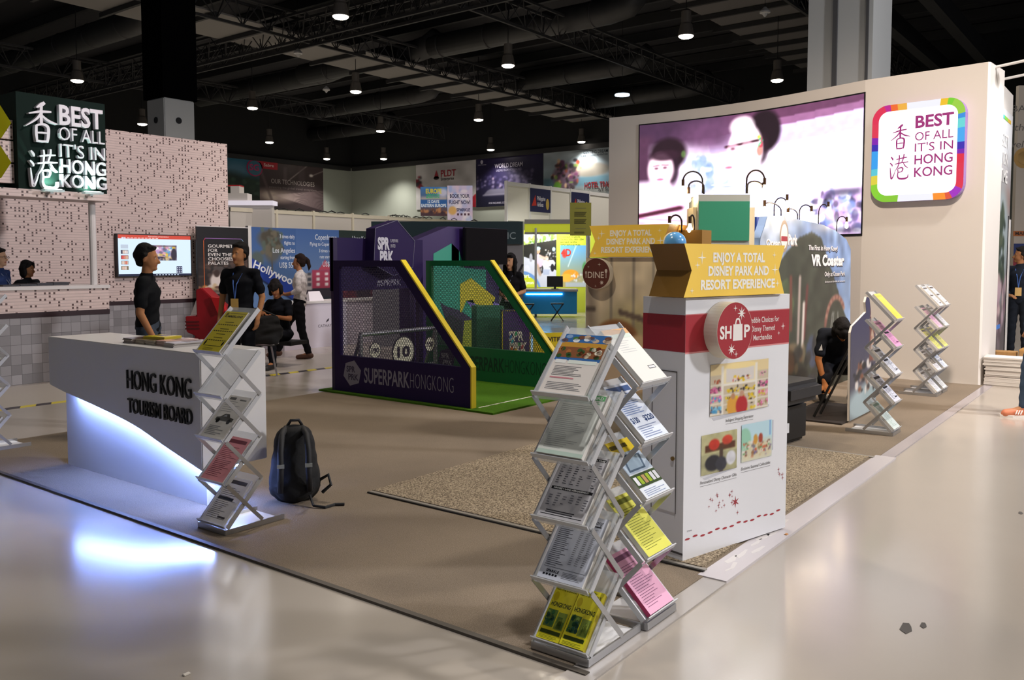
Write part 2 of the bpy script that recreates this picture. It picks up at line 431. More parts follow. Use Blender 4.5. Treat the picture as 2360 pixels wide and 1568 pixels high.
# light ceiling strip between the trusses, with dark cross bars
ya, yb = G(700, 82, 10.4)[1], G(700, 136, 10.4)[1]
struct(MB().box(3, HX, ya, yb, 10.4, 10.46).build('trim_3', mat('ceiling_strip', '#827f7c', .9)))
b = MB()
for i in range(18):
    x = 4 + i * 2.35; b.box(x, x + .12, ya - .2, yb + .2, 10.22, 10.38)
struct(b.build('trim_4', STEEL))
yr = G(1500, 20, 11.6)[1]
struct(MB().box(8, HX, yr - 4.6, yr - 1.2, 11.6, 11.68).build('trim_5', mat('ceiling_strip_dim', '#6a6766', .9)))
b = MB()
for i in range(19):
    x = 9 + i * 2.0; b.box(x, x + .14, yr - 5, yr - .8, 11.4, 11.58)
struct(b.build('trim_6', STEEL))
# purlins over the whole hall
b = MB()
for i in range(17): b.box(2 + i * 2.7, 2.18 + i * 2.7, -8, HY - .4, 12.1, 12.55)
struct(b.build('trim_7', STEEL))
def truss(p, q, h=.9, n=18):
    p, q = Vector(p), Vector(q); m = MB(); d = q - p
    side = Vector((-d.y, d.x, 0)).normalized() * .3
    for o in (side, -side): m.bar(p + o + Vector((0, 0, h)), q + o + Vector((0, 0, h)), .09, .09)
    m.bar(p, q, .1, .1)
    for i in range(n):
        a = p + d * (i / n); c = p + d * ((i + .5) / n); e = p + d * ((i + 1) / n)
        for o in (side, -side):
            t = c + o + Vector((0, 0, h)); m.bar(a, t, .035, .035); m.bar(t, e, .035, .035)
    return struct(m.build('ceiling_truss', STEEL))
for px, py in [(450, 152), (930, 55), (1250, 330)]:
    x = G(px, py, 9.9)[0]; truss((x, 2, 9.9), (x, HY - .5, 9.9), n=40)
for px, py in [(1260, 85), (700, 95), (650, 260), (1900, 60)]:
    y = G(px, py, 10.1)[1]; truss((6, y, 10.1), (HX - .5, y, 10.1), n=36)
for y in (G(2100, 100, 10.4)[1], G(2200, 60, 10.4)[1]):
    struct(MB().box(6, HX - .4, y - .2, y + .2, 10.2, 10.9).build('ceiling_beam', STEEL))
def duct(px0, py0, px1, z=11.0, r=.5):
    a = G(px0, py0, z); x = a[0]
    # far end along +y
    y0 = a[1]; best = None
    for i in range(400):
        yy = y0 + i * .1
        v = np.array([x, yy, z]) - C0; sx = CPX + CF * (v @ RT) / (v @ FW)
        if sx < px1: break
    m = MB(); m.tube([(x, y0, z + .5), (x, y0 + .6, z + .1), (x, y0 + 1.4, z), (x, yy, z)], [r * .8, r, r, r], 18)
    for k in range(int((yy - y0) / 2.6)):
        m.tube([(x, y0 + 2 + k * 2.6, z), (x, y0 + 2.08 + k * 2.6, z)], r * 1.04, 18)
    return struct(m.build('ceiling_duct', DUCT, smooth=True))
for a in [(352, 38, -60), (800, 158, 462), (1010, 108, 700), (1500, 140, 1212), (1010, 210, 715), (1640, 196, 1354), (1480, 10, 1000), (905, 285, 640)]: duct(*a)
# ------------------------------------------------------------ columns
COLM = mat('column_paint', '#b4b6b5', .7)
c = AX(1862, 100, 14.0); y0 = AX(2011, 100, 14.0)[1]; y1 = c[1]
m = MB(); m.box(14.0, 15.1, y0, y1, 0, 12.6)
o = struct(m.build('column_right', COLM))
yg = AX(1925, 100, 14.0)[1]
m = MB(); m.box(13.96, 14.0, yg - .035, yg + .035, 0, 12.6); m.box(13.97, 14.0, y0 + .06, y0 + .1, 0, 12.6)
struct(m.build('trim_8', mat('column_groove', '#4a4a4c', .8), None))
p = DD(379, 280, 20.0)
m = MB(); m.box(p[0], p[0] + .78, p[1], p[1] + .74, 0, 5.35); struct(m.build('column_left', COLM, bevel=.02))
m = MB().box(p[0] - .05, p[0] + .83, p[1] - .05, p[1] + .8, 5.35, 12.6); struct(m.build('column_upper', mat('column_black', '#08080a', 1, spec=0)))  # upper part of the column is painted black
for q in ((p[0] - .015, p[1] + .35, 'x'), (p[0] + .36, p[1] - .015, 'y')):
    m = MB(); zz = 4.85
    if q[2] == 'x': m.tube([(q[0], q[1], zz), (q[0] + .02, q[1], zz)], .075, 16)
    else: m.tube([(q[0], q[1], zz), (q[0], q[1] + .02, zz)], .075, 16)
    tag(m.build('ceiling_speaker', DARK), 'small round dark fitting on the %s face of the grey column above the tiled wall' % ('narrow' if q[2] == 'x' else 'wide'), 'wall fitting')
# ------------------------------------------------------------ high-bay lamps
LAMP_ON = mat('lamp_lens', '#fff3e2', emit=14); LAMP_B = mat('lamp_body', '#5a5550', .5)
rr = [(178, 186, 'above the dark backlit fascia, nearest the frame edge'), (410, 128, 'hanging over the tiled wall, beyond the fascia'), (785, 38, 'largest of all, at the top edge near the light ceiling strip'),
      (582, 249, 'right of the grey column over the tiled wall'), (820, 211, 'hanging over the pale partition, under the round duct'), (1171, 151, 'over the middle of the hall, below the long ceiling truss'),
      (1581, 83, 'high above the big video screen, left of the tall column'), (328, 286, 'close beside the grey column over the tiled wall'), (621, 328, 'just above the dark technology banner'),
      (877, 302, 'with a pinkish glow over the bare back wall'), (1103, 276, 'over the white telecom banner'), (1791, 185, 'just left of the tall grey column'),
      (753, 366, 'at the top edge of the technology banner'), (884, 366, 'in the far corner above the bare grey wall'), (1131, 345, 'over the dark cruise banner'), (1340, 327, 'just left of the video wall end')]
def lamp_parts(t):
    m = MB().lathe([(.02, .82), (.16, .8), (.16, .42), (.2, .36), (.26, .05), (.262, .0), (.24, .0)], 22); m.build('housing', LAMP_B, t, smooth=False)
    MB().lathe([(.235, .012), (.24, -.02), (.19, -.06), (.08, -.085), (.001, -.09)], 22).build('lens', LAMP_ON, t, smooth=True)
    MB().tube([(0, 0, .8), (0, 0, 3.6)], .015, 6).build('hanger', DARK, t)
LX = [None]
for i, (x, y, w) in enumerate(rr):
    p = G(x, y, 9.0)
    lb = 'round white high-bay lamp ' + w
    if LX[0] is None:
        t = thing('high_bay_lamp', lb, 'lamp', p, 0, 'high-bay lamps under the hall ceiling'); lamp_parts(t); LX[0] = t
    else: t = dup(LX[0], p, 0, lb)
    far = math.hypot(p[0], p[1])
    light('SPOT', 'high_bay_light', (p[0], p[1], 8.85), (p[0], p[1], 0), 1500, (1, .94, .86), .25, 120, .8)
p = G(1434, 219, 9.0)
t = thing('ring_lamp', 'bluish ring-shaped pendant lamp over the aisle left of the screen', 'lamp', p)
MB().lathe([(.30, .03), (.33, .03), (.33, -.03), (.30, -.03)], 28).build('ring', mat('cool_ring', '#bcd8f0', emit=5), t)
MB().lathe([(.03, .12), (.29, .06), (.29, .03), (.02, .09)], 28).build('shade', LAMP_B, t)
MB().tube([(0, 0, .1), (0, 0, 3.6)], .012, 6).build('hanger', DARK, t)
for i, (x, y, w) in enumerate([(1763, 30, 'left of the tall column at the top edge'), (687, 124, 'below the light ceiling strip'), (752, 208, 'over the bare wall, between two lamps')]):
    p = G(x, y, 9.6); t = MB().lathe([(.02, .2), (.05, .18), (.17, .05), (.17, 0), (.1, -.02), (.05, -.09), (.03, -.12)], 18).build('ceiling_sensor', mat('sensor_white', '#b9b9b9', .5))
    t.location = tuple(p); tag(t, 'small white hanging cone sensor ' + w, 'sensor', 'cone sensors under the ceiling')
    MB().tube([(0, 0, .18), (0, 0, 3.0)], .008, 5).build('hanger', DARK, t)

# ============================================================ BOOTH FLOOR
CARPET = speck_mat('grey_carpet', '#857767', '#756858', '#958674', 260, .3)
tag(MB().box(2.66, 11.95, 1.74, 7.85, 0.0, .012).build('carpet', CARPET), 'grey brown carpet laid under the whole booth', 'carpet', None, 'structure')
GRAVEL = speck_mat('pebble_carpet', '#93836d', '#5e5244', '#b9a98f', 95, .7)
t = MB().box(3.92, 6.97, 1.79, 4.16, .0125, .024).build('floor_mat', GRAVEL); tag(t, 'beige pebbled mat let into the grey carpet under the white kiosk', 'mat')
t = MB().box(3.885, 3.92, 1.76, 4.16, .0122, .02).build('edge_strip', mat('strip_grey', '#8d867c', .4)); tag(t, 'thin grey edging strip along the near side of the pebbled mat', 'edging')
MB().box(3.872, 3.888, 1.76, 4.16, .012, .0212).build('dark_seam', mat('seam', '#2d2924', .8), t)
t = MB().box(6.97, 7.02, 1.76, 4.16, .0122, .02).build('edge_strip', mat('strip_grey')); tag(t, 'thin pale edging strip along the far side of the pebbled mat', 'edging')
m = MB().k('#a8a19b').box(2.5, 3.83, 1.62, 1.74, 0, .008).k('#c9c2c4').box(3.83, 7.1, 1.62, 1.77, 0, .0135).k('#a79fa2').box(7.1, 12, 1.64, 1.74, 0, .009)
t = m.build('carpet_edge_tape', mat('clear_tape', vc=True, rough=.18)); tag(t, 'pale shiny tape sealing the long right edge of the carpet', 'tape')
m = MB().k('#d6d0cd')
rng = random.Random(3)
for i in range(9):
    x = 3.95 + i * .11; y = 1.66 + .07 * rng.random(); q = [rng.uniform(-.012, .012) for _ in range(6)]
    m.slab([(x, y + q[0]), (x + .07, y - .012 + q[1]), (x + .16, y + q[2]), (x + .15, y + .02 + q[3]), (x + .06, y + .012 + q[4]), (x + .02, y + .022 + q[5])], .0136, .0139)
m.build('crinkled_film', mat('clear_tape'), t)
t = MB().box(2.63, 2.66, 1.66, 7.85, 0, .013).build('carpet_edge_trim', mat('edge_brown', '#4d463e', .6)); tag(t, 'narrow dark edging along the near left edge of the carpet', 'edging')
# black and yellow hazard tape in front of the left counter
m = MB()
for i in range(62):
    x = 1.9 + i * .16; m.k('#d8c531' if i % 2 else '#2b2630')
    m.slab([(x, 9.58), (x + .16, 9.58), (x + .22, 9.70), (x + .06, 9.70)], 0.0005, .0025)
t = m.build('hazard_tape', mat('tape_print', vc=True, rough=.4)); tag(t, 'black and yellow striped floor tape running in front of the counters', 'tape')
m = MB().box(-2, 12, 9.7, 11.25, .0005, .002); tag(m.build('aisle_sheen', mat('pale_aisle', '#b8b0a5', .35)), 'pale coloured sheen of the glossy aisle floor in front of the left counter', 'flooring', None, 'structure')  # pale sheet puts the polished floor's sheen into colour
# bits lying on the polished floor
FL = mat('paint_scrap', '#55504c', .8)
for i, (px, py, r, lb) in enumerate([(2088, 1448, .055, 'larger dark scuffed flake on the bare floor, right of the white kiosk'), (2128, 1442, .03, 'smaller dark flake beside the larger scuffed one'), (2352, 1183, .03, 'dark scrap at the far right edge of the floor'),
                                ]):
    g = G(px, py); m = MB(); k = 9
    m.slab([(r * (1 + .4 * math.sin(3 * j)) * math.cos(2 * math.pi * j / k), .55 * r * (1 + .4 * math.cos(5 * j)) * math.sin(2 * math.pi * j / k)) for j in range(k)], 0, .0015)
    t = m.build('floor_flake', FL); t.location = (g[0], g[1], .0005); tag(t, lb, 'flake')
for i, (px, py, lb) in enumerate([(430, 1556, 'tiny white paper scrap at the bottom edge of the floor, left'), (1812, 1238, 'tiny orange wrapper beside the kiosk corner')]):
    g = G(px, py); t = MB().box(-.014, .014, -.008, .008, 0, .006).build('paper_scrap', mat('scrap%d' % i, ['#d8d0c4', '#c9905a'][i], .8), bevel=.002); t.location = (g[0], g[1], .012 if i else 0); tag(t, lb, 'scrap')

# ============================================================ VIDEO WALL
l0 = Vector((11.98, 1.8, 0)); LRZ = math.degrees(math.atan2(-5.79, -.72)) # local x runs from far end to the corner
LEN = 5.84
lw_o = l0 + Vector((.72, 5.79, 0)).normalized() * LEN                   # far (left) end
t = thing('video_wall', 'tall white booth wall carrying the large video screen and the rainbow framed sign', 'wall', lw_o, math.degrees(math.atan2(-5.79, -.72)))
sx = lambda s: LEN - s
def bow(x):                                         # the screen part of the wall is gently concave
    u = x / (LEN - 1.5); return .30 * math.sin(math.pi * u) if 0 < u < 1 else 0.0
xs_ = [i * (LEN - 1.5) / 28 for i in range(29)]
MB().slab([(x, bow(x)) for x in xs_] + [(LEN, 0), (LEN + .02, .03), (LEN, .7), (0, .7)], 0, 3.99).build('wall_panel', WPAINT, t)
LED_T = t
def led_picture():
    w, h = 300, 140; P = Paint(w, h, '#f3e6fb', 3)
    P.grad('#efc6ea', '#e9dcf4')
    P.poly([(.33, .70), (1.0, .76), (1.0, 1), (.3, 1)], '#c9b0d8').poly([(.33, .84), (1.0, .90), (1.0, 1.0), (.3, 1.0)], '#84567a').poly([(.3, .90), (1.0, .955), (1.0, 1), (.3, 1)], '#55304a')
    P.rect(-.1, .80, .40, 1.1, '#382338', 1, .08).rect(-.1, .5, .06, .9, '#43283c', 1, .05).ell(.33, .86, .14, .14, '#5c3a58', .8, .9)
    for i in range(9): P.line(.55, .78 - i * .012, 1.0, .82 - i * .012, .004, '#b79cc8', .35)
    P.rect(.55, .36, 1.1, .66, '#fbf6ff', .95, .12).rect(.24, .38, .40, .70, '#c6ccee', .7, .1).speck(120, .22, .36, .42, .66, .02, ['#8ea2dc', '#ffffff', '#c8b4e4', '#7288cc', '#e8e4f8'], .55)
    # woman at the left, her head turned to the right
    P.ell(.135, .73, .085, .14, '#1e1018', 1, .3).ell(.155, .60, .03, .14, '#241420', .9, .5)
    P.ell(.10, .60, .060, .145, '#f8d3e2', 1, .25).ell(.10, .50, .040, .07, '#f6cfe0', 1, .3).ell(.12, .42, .035, .08, '#eebfd4', .9, .4)
    P.ell(.12, .72, .07, .045, '#2a1622', .9, .5).line(.068, .632, .09, .638, .006, '#6a3a4a', .7).line(.108, .64, .134, .636, .006, '#6a3a4a', .7)
    P.ell(.080, .612, .010, .010, '#4a2434', .8, .6).ell(.120, .614, .010, .010, '#4a2434', .8, .6).line(.096, .60, .092, .555, .004, '#d49ab0', .6).ell(.098, .515, .017, .010, '#c04a6c', .85, .5).ell(.205, .72, .010, .03, '#6aa04a', .5, .5)
    P.ell(.14, .18, .20, .25, '#f3c0e2', 1, .25)
    for i in range(22): P.line(.0, .40 - i * .020, .32, .37 - i * .022, .0042, ('#e26ab6' if i > 9 else '#eaa4d4') if i % 2 else '#fde8f6', .75)
    P.rect(-.1, -.1, .24, .10, '#d03c8c', .55, .1); P.line(.0, .20, .19, .26, .018, '#38101e', .95)
    for i in range(7): P.line(0, .13 - i * .021, .28, .14 - i * .023, .0045, '#ffc4e6', .8)
    # man in the middle in profile to the left, with glasses
    P.ell(.575, .84, .075, .17, '#180c14', 1, .25).ell(.565, .70, .030, .12, '#22121c', .8, .5)
    P.ell(.49, .70, .080, .22, '#fbe2ee', 1, .18).ell(.475, .90, .055, .08, '#fdeaf2', .9, .4).ell(.455, .55, .055, .09, '#f6d2e2', 1, .25).poly([(.41, .70), (.392, .645), (.415, .63)], '#f8dae8').ell(.52, .45, .06, .12, '#f0c4d8', .9, .4)
    P.line(.405, .745, .545, .772, .010, '#30121c', 1).ell(.435, .727, .030, .036, '#dba8bc', .75, .3).ell(.500, .742, .026, .034, '#e2b4c6', .6, .3).ell(.433, .725, .010, .010, '#4a2434', .7, .6)
    P.ell(.415, .575, .018, .010, '#b85470', .85, .5).ell(.556, .69, .013, .045, '#cc6a5c', .85, .4).speck(12, .548, .70, .572, .82, .006, ['#2fa060', '#b03a4a', '#d8c838']).line(.40, .50, .47, .46, .006, '#d8a0b4', .6)
    P.ell(.52, .16, .24, .30, '#d4d0f6', 1, .25).ell(.68, .18, .17, .26, '#ded6f6', 1, .3)
    for i in range(30): P.line(.34 + .002 * i, .44 - i * .0165, .88, .395 - i * .0165, .0040, '#6f80d2' if i % 2 else '#fbf8ff', .62)
    P.ell(.56, .33, .05, .14, '#f4dcec', .6, .7)
    P.rect(.80, .0, 1.05, .29, '#a08cc0', .6, .12).speck(150, .80, .02, 1, .30, .016, ['#3c3a58', '#ffffff', '#b28fd0', '#7688c8', '#2a2438', '#e0b0e0'], .6).rect(.86, .285, 1.0, .335, '#3c3650', .75, .03).rect(.8, .0, 1.0, .05, '#3a3044', .6, .04)
    P.noise(.05, 5); return P
s0, s1 = 5.28, 1.507
xq = [sx(5.30) + i * (sx(1.49) - sx(5.30)) / 26 for i in range(27)]
MB().slab([(x, bow(x) - .012) for x in xq] + [(x, bow(x) - .001) for x in reversed(xq)], 1.90, 3.83).build('screen_surround', BLACK, t)
# the lower left corner of the lit picture sits a touch higher than the right one: the screen keeps a constant size
so_ = led_picture().build('screen', glow(2.3), t, sx(s0), 1.93, sx(s1), 3.81, -.016)
for v_ in so_.data.vertices: v_.co.y += bow(v_.co.x)
# side wall running back along the aisle
t = thing('side_wall', 'printed end wall with landscape picture turning back from the white screen wall', 'wall', (11.98, 1.8, 0), 0)
MB().box(.03, 2.27, 0.01, .05, 0, 3.93).build('wall_panel', WPAINT, t)
P = Paint(60, 110, '#cfc4bf', 5).grad('#4a4044', '#ccc8c8')
P.rect(.0, .8, 1, 1, '#e9ecef', .8, .1).ell(.5, .66, .6, .06, '#9c8078', .8, .6).ell(.65, .5, .3, .22, '#9fb0b4', .8, .4).speck(60, .5, .35, .8, .62, .05, ['#3c4a3c', '#56604c', '#2e3a33'])
P.speck(60, .0, .1, 1, .38, .06, ['#b59aa6', '#7c5c6c', '#8f7a86', '#5e4450', '#c2a8a8']).rect(.0, .0, 1, .14, '#5a5354', .8, .1)
P.build('mural', VC, t, .12, .03, 2.2, 3.62, -.004)
P = Print(.002); P.L = 4
for i, c in enumerate(['#e05aa8', '#c060d0', '#6aa0e0', '#50c0c0', '#8ac850', '#d8b040']): P.rect(.2 + i * .3, 3.48, .2 + (i + 1) * .3, 3.53, c)
for i, c in enumerate(['#a8c840', '#60b0a0', '#4a80d0']): P.rect(.25 + i * .45, .62, .25 + (i + 1) * .45, .68, c)
P.up()
for i, s in enumerate(['THE BIGGEST', 'ATTRACTION', 'IS FUN TIME']): P.text(s, .22, 3.12 - i * .24, .17, '#f4f1ee', 1.6, .02)
P.text('in the city', .22, 2.48, .07, '#ece8e4', .9)
P.build('lettering', VC, t)
MB().box(2.06, 2.1, -.012, .0, .06, 2.2).build('door_gap', BLACK, t)
MB().box(2.12, 2.24, -.02, 0, .04, 2.15).build('door_trim', WHITE, t)
# rainbow framed lightbox
t = thing('lightbox_sign', 'glowing rounded square sign with rainbow border and magenta lettering on the white wall', 'sign', lw_o, LED_T.rotation_euler.z * 180 / math.pi)
cx = sx((1.352 + .21) / 2); cz = (2.33 + 3.60) / 2; hw = .57; hh = .632
def rrect(x0, z0, x1, z1, r, n=8):
    out = []
    for (cx_, cz_, a0) in ((x1 - r, z0 + r, -90), (x1 - r, z1 - r, 0), (x0 + r, z1 - r, 90), (x0 + r, z0 + r, 180)):
        for j in range(n + 1):
            a = math.radians(a0 + 90 * j / n); out.append((cx_ + r * math.cos(a), cz_ + r * math.sin(a)))
    return out
MB().prism(rrect(cx - hw, cz - hh, cx + hw, cz + hh, .2), -.10, -.003).build('case', mat('sign_case', '#8f6fae', .4), t)
outer = rrect(cx - hw, cz - hh, cx + hw, cz + hh, .2, 12); inner = rrect(cx - hw + .085, cz - hh + .085, cx + hw - .085, cz + hh - .085, .13, 12)
def sub(poly, n):
    pts = []
    for i in range(len(poly)):
        a, b_ = poly[i], poly[(i + 1) % len(poly)]; L = math.hypot(b_[0] - a[0], b_[1] - a[1]); k = max(1, int(round(L / .02))) if L > .1 else 1
        for j in range(k): pts.append((a[0] + (b_[0] - a[0]) * j / k, a[1] + (b_[1] - a[1]) * j / k))
    return pts
kq = [max(1, int(round(math.hypot(outer[(i + 1) % len(outer)][0] - outer[i][0], outer[(i + 1) % len(outer)][1] - outer[i][1]) / .03))) for i in range(len(outer))]
def sub2(poly): return [(poly[i][0] + (poly[(i + 1) % len(poly)][0] - poly[i][0]) * j / kq[i], poly[i][1] + (poly[(i + 1) % len(poly)][1] - poly[i][1]) * j / kq[i]) for i in range(len(poly)) for j in range(kq[i])]
so, si = sub2(outer), sub2(inner); rb = MB()
stops = [(-135, '#7dd030'), (-128, '#86c830'), (-112, '#f4f4ff'), (-70, '#f4f4ff'), (-68, '#ff9020'), (-58, '#e05030'), (-52, '#a020c0'), (-40, '#e02848'), (-18, '#e02040'), (-8, '#7a10b0'), (0, '#3020b0'), (8, '#40a8f0'), (22, '#68d8d8'), (30, '#3090e0'), (34, '#9ad040'), (52, '#78d028'), (58, '#f0c020'), (64, '#f4f4ff'), (100, '#f4f4ff'), (104, '#f0b040'), (114, '#f06828'), (120, '#c01890'), (126, '#e02850'), (148, '#e03050'), (160, '#8010b0'), (168, '#3020b0'), (176, '#30a0f0'), (196, '#58c8d8'), (204, '#e0d040'), (212, '#8ad030'), (226, '#7dd030')]
rng = random.Random(5)
for i in range(len(so)):
    a, b_ = so[i], so[(i + 1) % len(so)]; an = math.degrees(math.atan2((a[1] + b_[1]) / 2 - cz, ((a[0] + b_[0]) / 2 - cx) * 1.1))
    if an < -135: an += 360
    c = [s for s in stops if s[0] <= an][-1][1]
    rb.k(c); rb.quad((a[0], -.101, a[1]), (b_[0], -.101, b_[1]), (si[(i + 1) % len(so)][0], -.101, si[(i + 1) % len(so)][1]), (si[i][0], -.101, si[i][1]))
rb.build('rainbow_border', glow(1.0), t)
P = Print(.001); P.L = 102; P.poly(inner, '#ffffff'); P.build('lit_face', glow(1.6), t)
P = Print(.001); P.L = 104; M_ = '#d0359a'
x0 = cx - .02; ww = .46
P.text('BEST', x0, cz + .30, .145, M_, ww, .03).text('OF ALL', x0, cz + .135, .105, M_, ww, .003).text("IT'S IN", x0, cz - .005, .105, M_, ww, .003).text('HONG', x0, cz - .165, .115, M_, ww, .015).text('KONG', x0, cz - .325, .115, M_, ww, .015)
P.k(M_); brush(P, XIANG, cx - .33, cz + .03, .25, .33, -.104, None, .9); P.k(M_); brush(P, GANG, cx - .33, cz - .35, .25, .33, -.104, None, .9)
P.build('lettering', glow(.55), t)
# spotlight arms on the wall top
for i, (y_, xx, lb) in enumerate([(0, .25, 'white arm spotlight reaching out from the top corner of the screen wall'), (0, 1.1, 'second white arm spotlight further back along the end wall top')]):
    t = thing('arm_spotlight', lb, 'spotlight', (11.98 + xx, 1.8, 3.93), 0, 'arm spotlights over the end wall')
    MB().tube([(0, .2, .01), (0, 0, .03), (0, -.62, .1)], .018, 8).build('arm', WHITE, t)
    MB().box(-.09, .09, -.8, -.6, .04, .16).build('lamp_head', WHITE, t, bevel=.02)
    MB().box(-.07, .07, -.775, -.625, .034, .04).build('lens', mat('spot_lens', '#ffffff', emit=6), t)
    light('SPOT', 'arm_spot_light', (12.0 + xx, 1.12, 3.95), (12.3 + xx, 1.8, 2.6), 42, (1, 1, 1), .05, 110, .7)
# ============================================================ WHITE DESK WITH CURVED BLUE LIGHT
DX, DYL, DYR = 2.95, 6.59, 4.62                                   # front plane, left end, right end
t = thing('reception_desk', 'glossy white desk with black raised lettering and a curved blue light along its front', 'desk', (DX, DYL, 0.012), -90)
dw = DYL - DYR; dd = AY(612, 800, DYR)[0] - DX; dh = .98
crv = [(0, .63)] + [(DYL - AX(x, y, DX)[1], AX(x, y, DX)[2]) for x, y in [(147, 904), (229, 941), (306, 980), (382, 1032), (459, 1087)]]
crv = [(max(0.0, min(dw, x)), z - .012) for x, z in crv]; crv[-1] = (dw, crv[-1][1])
fine = []
cc = catmull([(x, z, .01) for x, z in crv[1:]], 8)
low = [(0, .62)] + [(x, z) for x, z, _ in cc]
low[-1] = (dw, low[-1][1])
MB().prism(low + [(dw, dh), (0, dh)], 0, dd).build('shell', WHITE, t, bevel=.006)
MB().box(.021, dw - .131, .29, dd - .15, 0, low[-1][1] + .02).build('plinth', WHITE, t)
pl = [(.03, low[-1][1]), (dw - .13, low[-1][1]), ] 
MB().prism([(.02, 0.0), (dw - .13, 0.0), (dw - .13, low[-1][1] + .06)] + [(x, z + .03) for x, z in reversed(low) if .02 < x < dw - .16] + [(.02, low[0][1] + .02)], .11, .3).build('front_panel', WHITE, t)
BLUE = mat('blue_strip', '#8ba8ff', emit=105)
m = MB(); m.tube([(x, .055, z - .012) for x, z in low if x > .03], .011, 6); m.tube([(dw - .05, .08, low[-1][1] - .012), (dw - .05, dd - .15, low[-1][1] - .012)], .011, 6)
m.build('light_strip', BLUE, t)
m = MB(); zt = AX(300, 824, DX)[2]
def yx(px, py): return DYL - AX(px, py, DX)[1]
xa, xb = yx(294, 850), yx(442, 880)
z1a, z1b = AX(294, 868, DX)[2] - .012, AX(294, 823, DX)[2] - .012
text3d(m, 'HONG KONG', xa, .695, .125, xb - xa, -.012, 0, -.004); text3d(m, 'TOURISM BOARD', xa + .005, .535, .095, xb - xa, -.012, 0, .004)
m.build('lettering', mat('black_letters', '#0c0b12', .3), t)
# things lying on the desk
def on_desk(px, py, z=.992): return G(px, py, z)
def booklet(lb, px, py, w, d, h, rz, cov, edge, group='printed stacks on the white desk', z=.992, n=None):
    p = on_desk(px, py, z); t = thing('booklet_stack', lb, 'leaflets', (p[0], p[1], z), rz, group)
    m = MB(); k = n or max(2, int(h / .006)); rg = random.Random(px)
    for i in range(k):
        a, b = rg.uniform(-.006, .006), rg.uniform(-.006, .006)
        m.k(edge).box(-w / 2 + a, w / 2 + a, -d / 2 + b, d / 2 + b, h * i / k, h * (i + .92) / k)
    m.build('pages', VC, t)
    m = MB().k(cov).box(-w / 2, w / 2, -d / 2, d / 2, h, h + .0012)
    m.k('#5a4a40').box(-w * .3, w * .25, -d * .1, d * .28, h + .0012, h + .0018); m.k('#e8e0c8').box(-w * .35, w * .3, d * .34, d * .42, h + .0012, h + .0018)
    m.build('top_sheet', VCG, t); return t
ya_, yb_ = on_desk(283, 790)[1], on_desk(462, 797)[1]; sy_ = (ya_ - yb_) / 5
def row(lb, k, w, d, h, cov, edge, rz=-90, dx=0, z=.992, px=0): 
    p = proj_(DX + .24 + dx, ya_ - sy_ * (k + .5), z); return booklet(lb, p[0], p[1], w, d, h, rz, cov, edge, z=z)
def proj_(x, y, z):
    v = np.array([x, y, z]) - C0; q = v @ FW; return CPX + CF * (v @ RT) / q, CPY - CF * (v @ UP) / q
w5 = sy_ * .94
row('dark brown booklet pile at the left end of the desk stacks', 0, w5, .30, .032, '#4c3a36', '#9a8c84')
row('tan booklet pile second from the left on the desk, under the yellow flyers', 1, w5, .26, .03, '#8f7a5c', '#a99c88')
row('tan booklet pile in the middle of the desk stacks, under the yellow flyers', 2, w5, .26, .03, '#7d6c58', '#b0a390')
row('pink leaflet pile fourth from the left on the desk', 3, w5, .24, .034, '#dfa9a0', '#b99f93')
row('pale glossy booklet pile at the right end of the desk stacks', 4, w5, .28, .028, '#c5c7d8', '#a8a09a')
row('yellow flyer pile lying across the tan booklet piles', 1.5, sy_ * 1.6, .15, .016, '#e4cf30', '#c9b52a', -78, 0, 1.0245)

# ============================================================ ZIGZAG LEAFLET RACKS
TW, TD, TH = .262, .232, .245
SL = math.hypot(TD, TH); NY, NZ = -TH / SL, TD / SL
def rack_parts(t, n=5, base=.37):
    def P(k, back): return (0 if not back else TD, .035 + TH * (k + (1 if back else 0)))
    for k in range(n):
        y0, z0 = P(k, 0); y1, z1 = P(k, 1)
        e = 1.02; ye, ze = y0 + (y1 - y0) * e, z0 + (z1 - z0) * e
        tr = MB().bar((0, y0 + .004, z0 + .002), (0, ye, ze), .235, .004, (0, NY, NZ)).bar((0, y0 - .014, z0 + .004), (0, y0 + .004, z0 - .010), .25, .007, (0, NZ, -NY)).build('tray', ACRYL, t)
        m = MB()
        for s in (-1, 1): m.bar((s * TW / 2, y0, z0), (s * TW / 2, ye, ze), .006, .026, (0, NY, NZ))
        m.bar((-TW / 2, y0 - .02, z0 + .012), (TW / 2, y0 - .02, z0 + .012), .005, .022, (0, -.6, .8))
        m.build('side_rails', ALUW, tr)
        if k >= 1:
            for s in (-1, 1):
                yb, zb = TD, z0 - TH
                MB().bar((s * (TW / 2 + .007), y0, z0), (s * (TW / 2 + .007), yb, zb if k > 1 else zb), .004, .022, (0, -NY, NZ)).build('strut', ALU, t)
    m = MB().box(-TW / 2, TW / 2, .02, base, .004, .010); m.build('base_plate', mat('rack_base', '#dcdcde', .3), t)
    m = MB()
    for s in (-1, 1): m.box(s * TW / 2 - .004, s * TW / 2 + .004, -.015, base + .02, 0, .03)
    m.bar((-TW / 2, -.012, .016), (TW / 2, -.012, .016), .012, .03); m.build('base_rails', ALU, t)
RK = {}
def rack(lb, loc, rz, tilt=0):
    if 'r' not in RK:
        t = thing('leaflet_rack', lb, 'brochure rack', loc, rz, 'zigzag leaflet racks'); rack_parts(t); RK['r'] = t
    else: t = dup(RK['r'], loc, rz, lb)
    t.rotation_euler.x = math.radians(tilt); return t
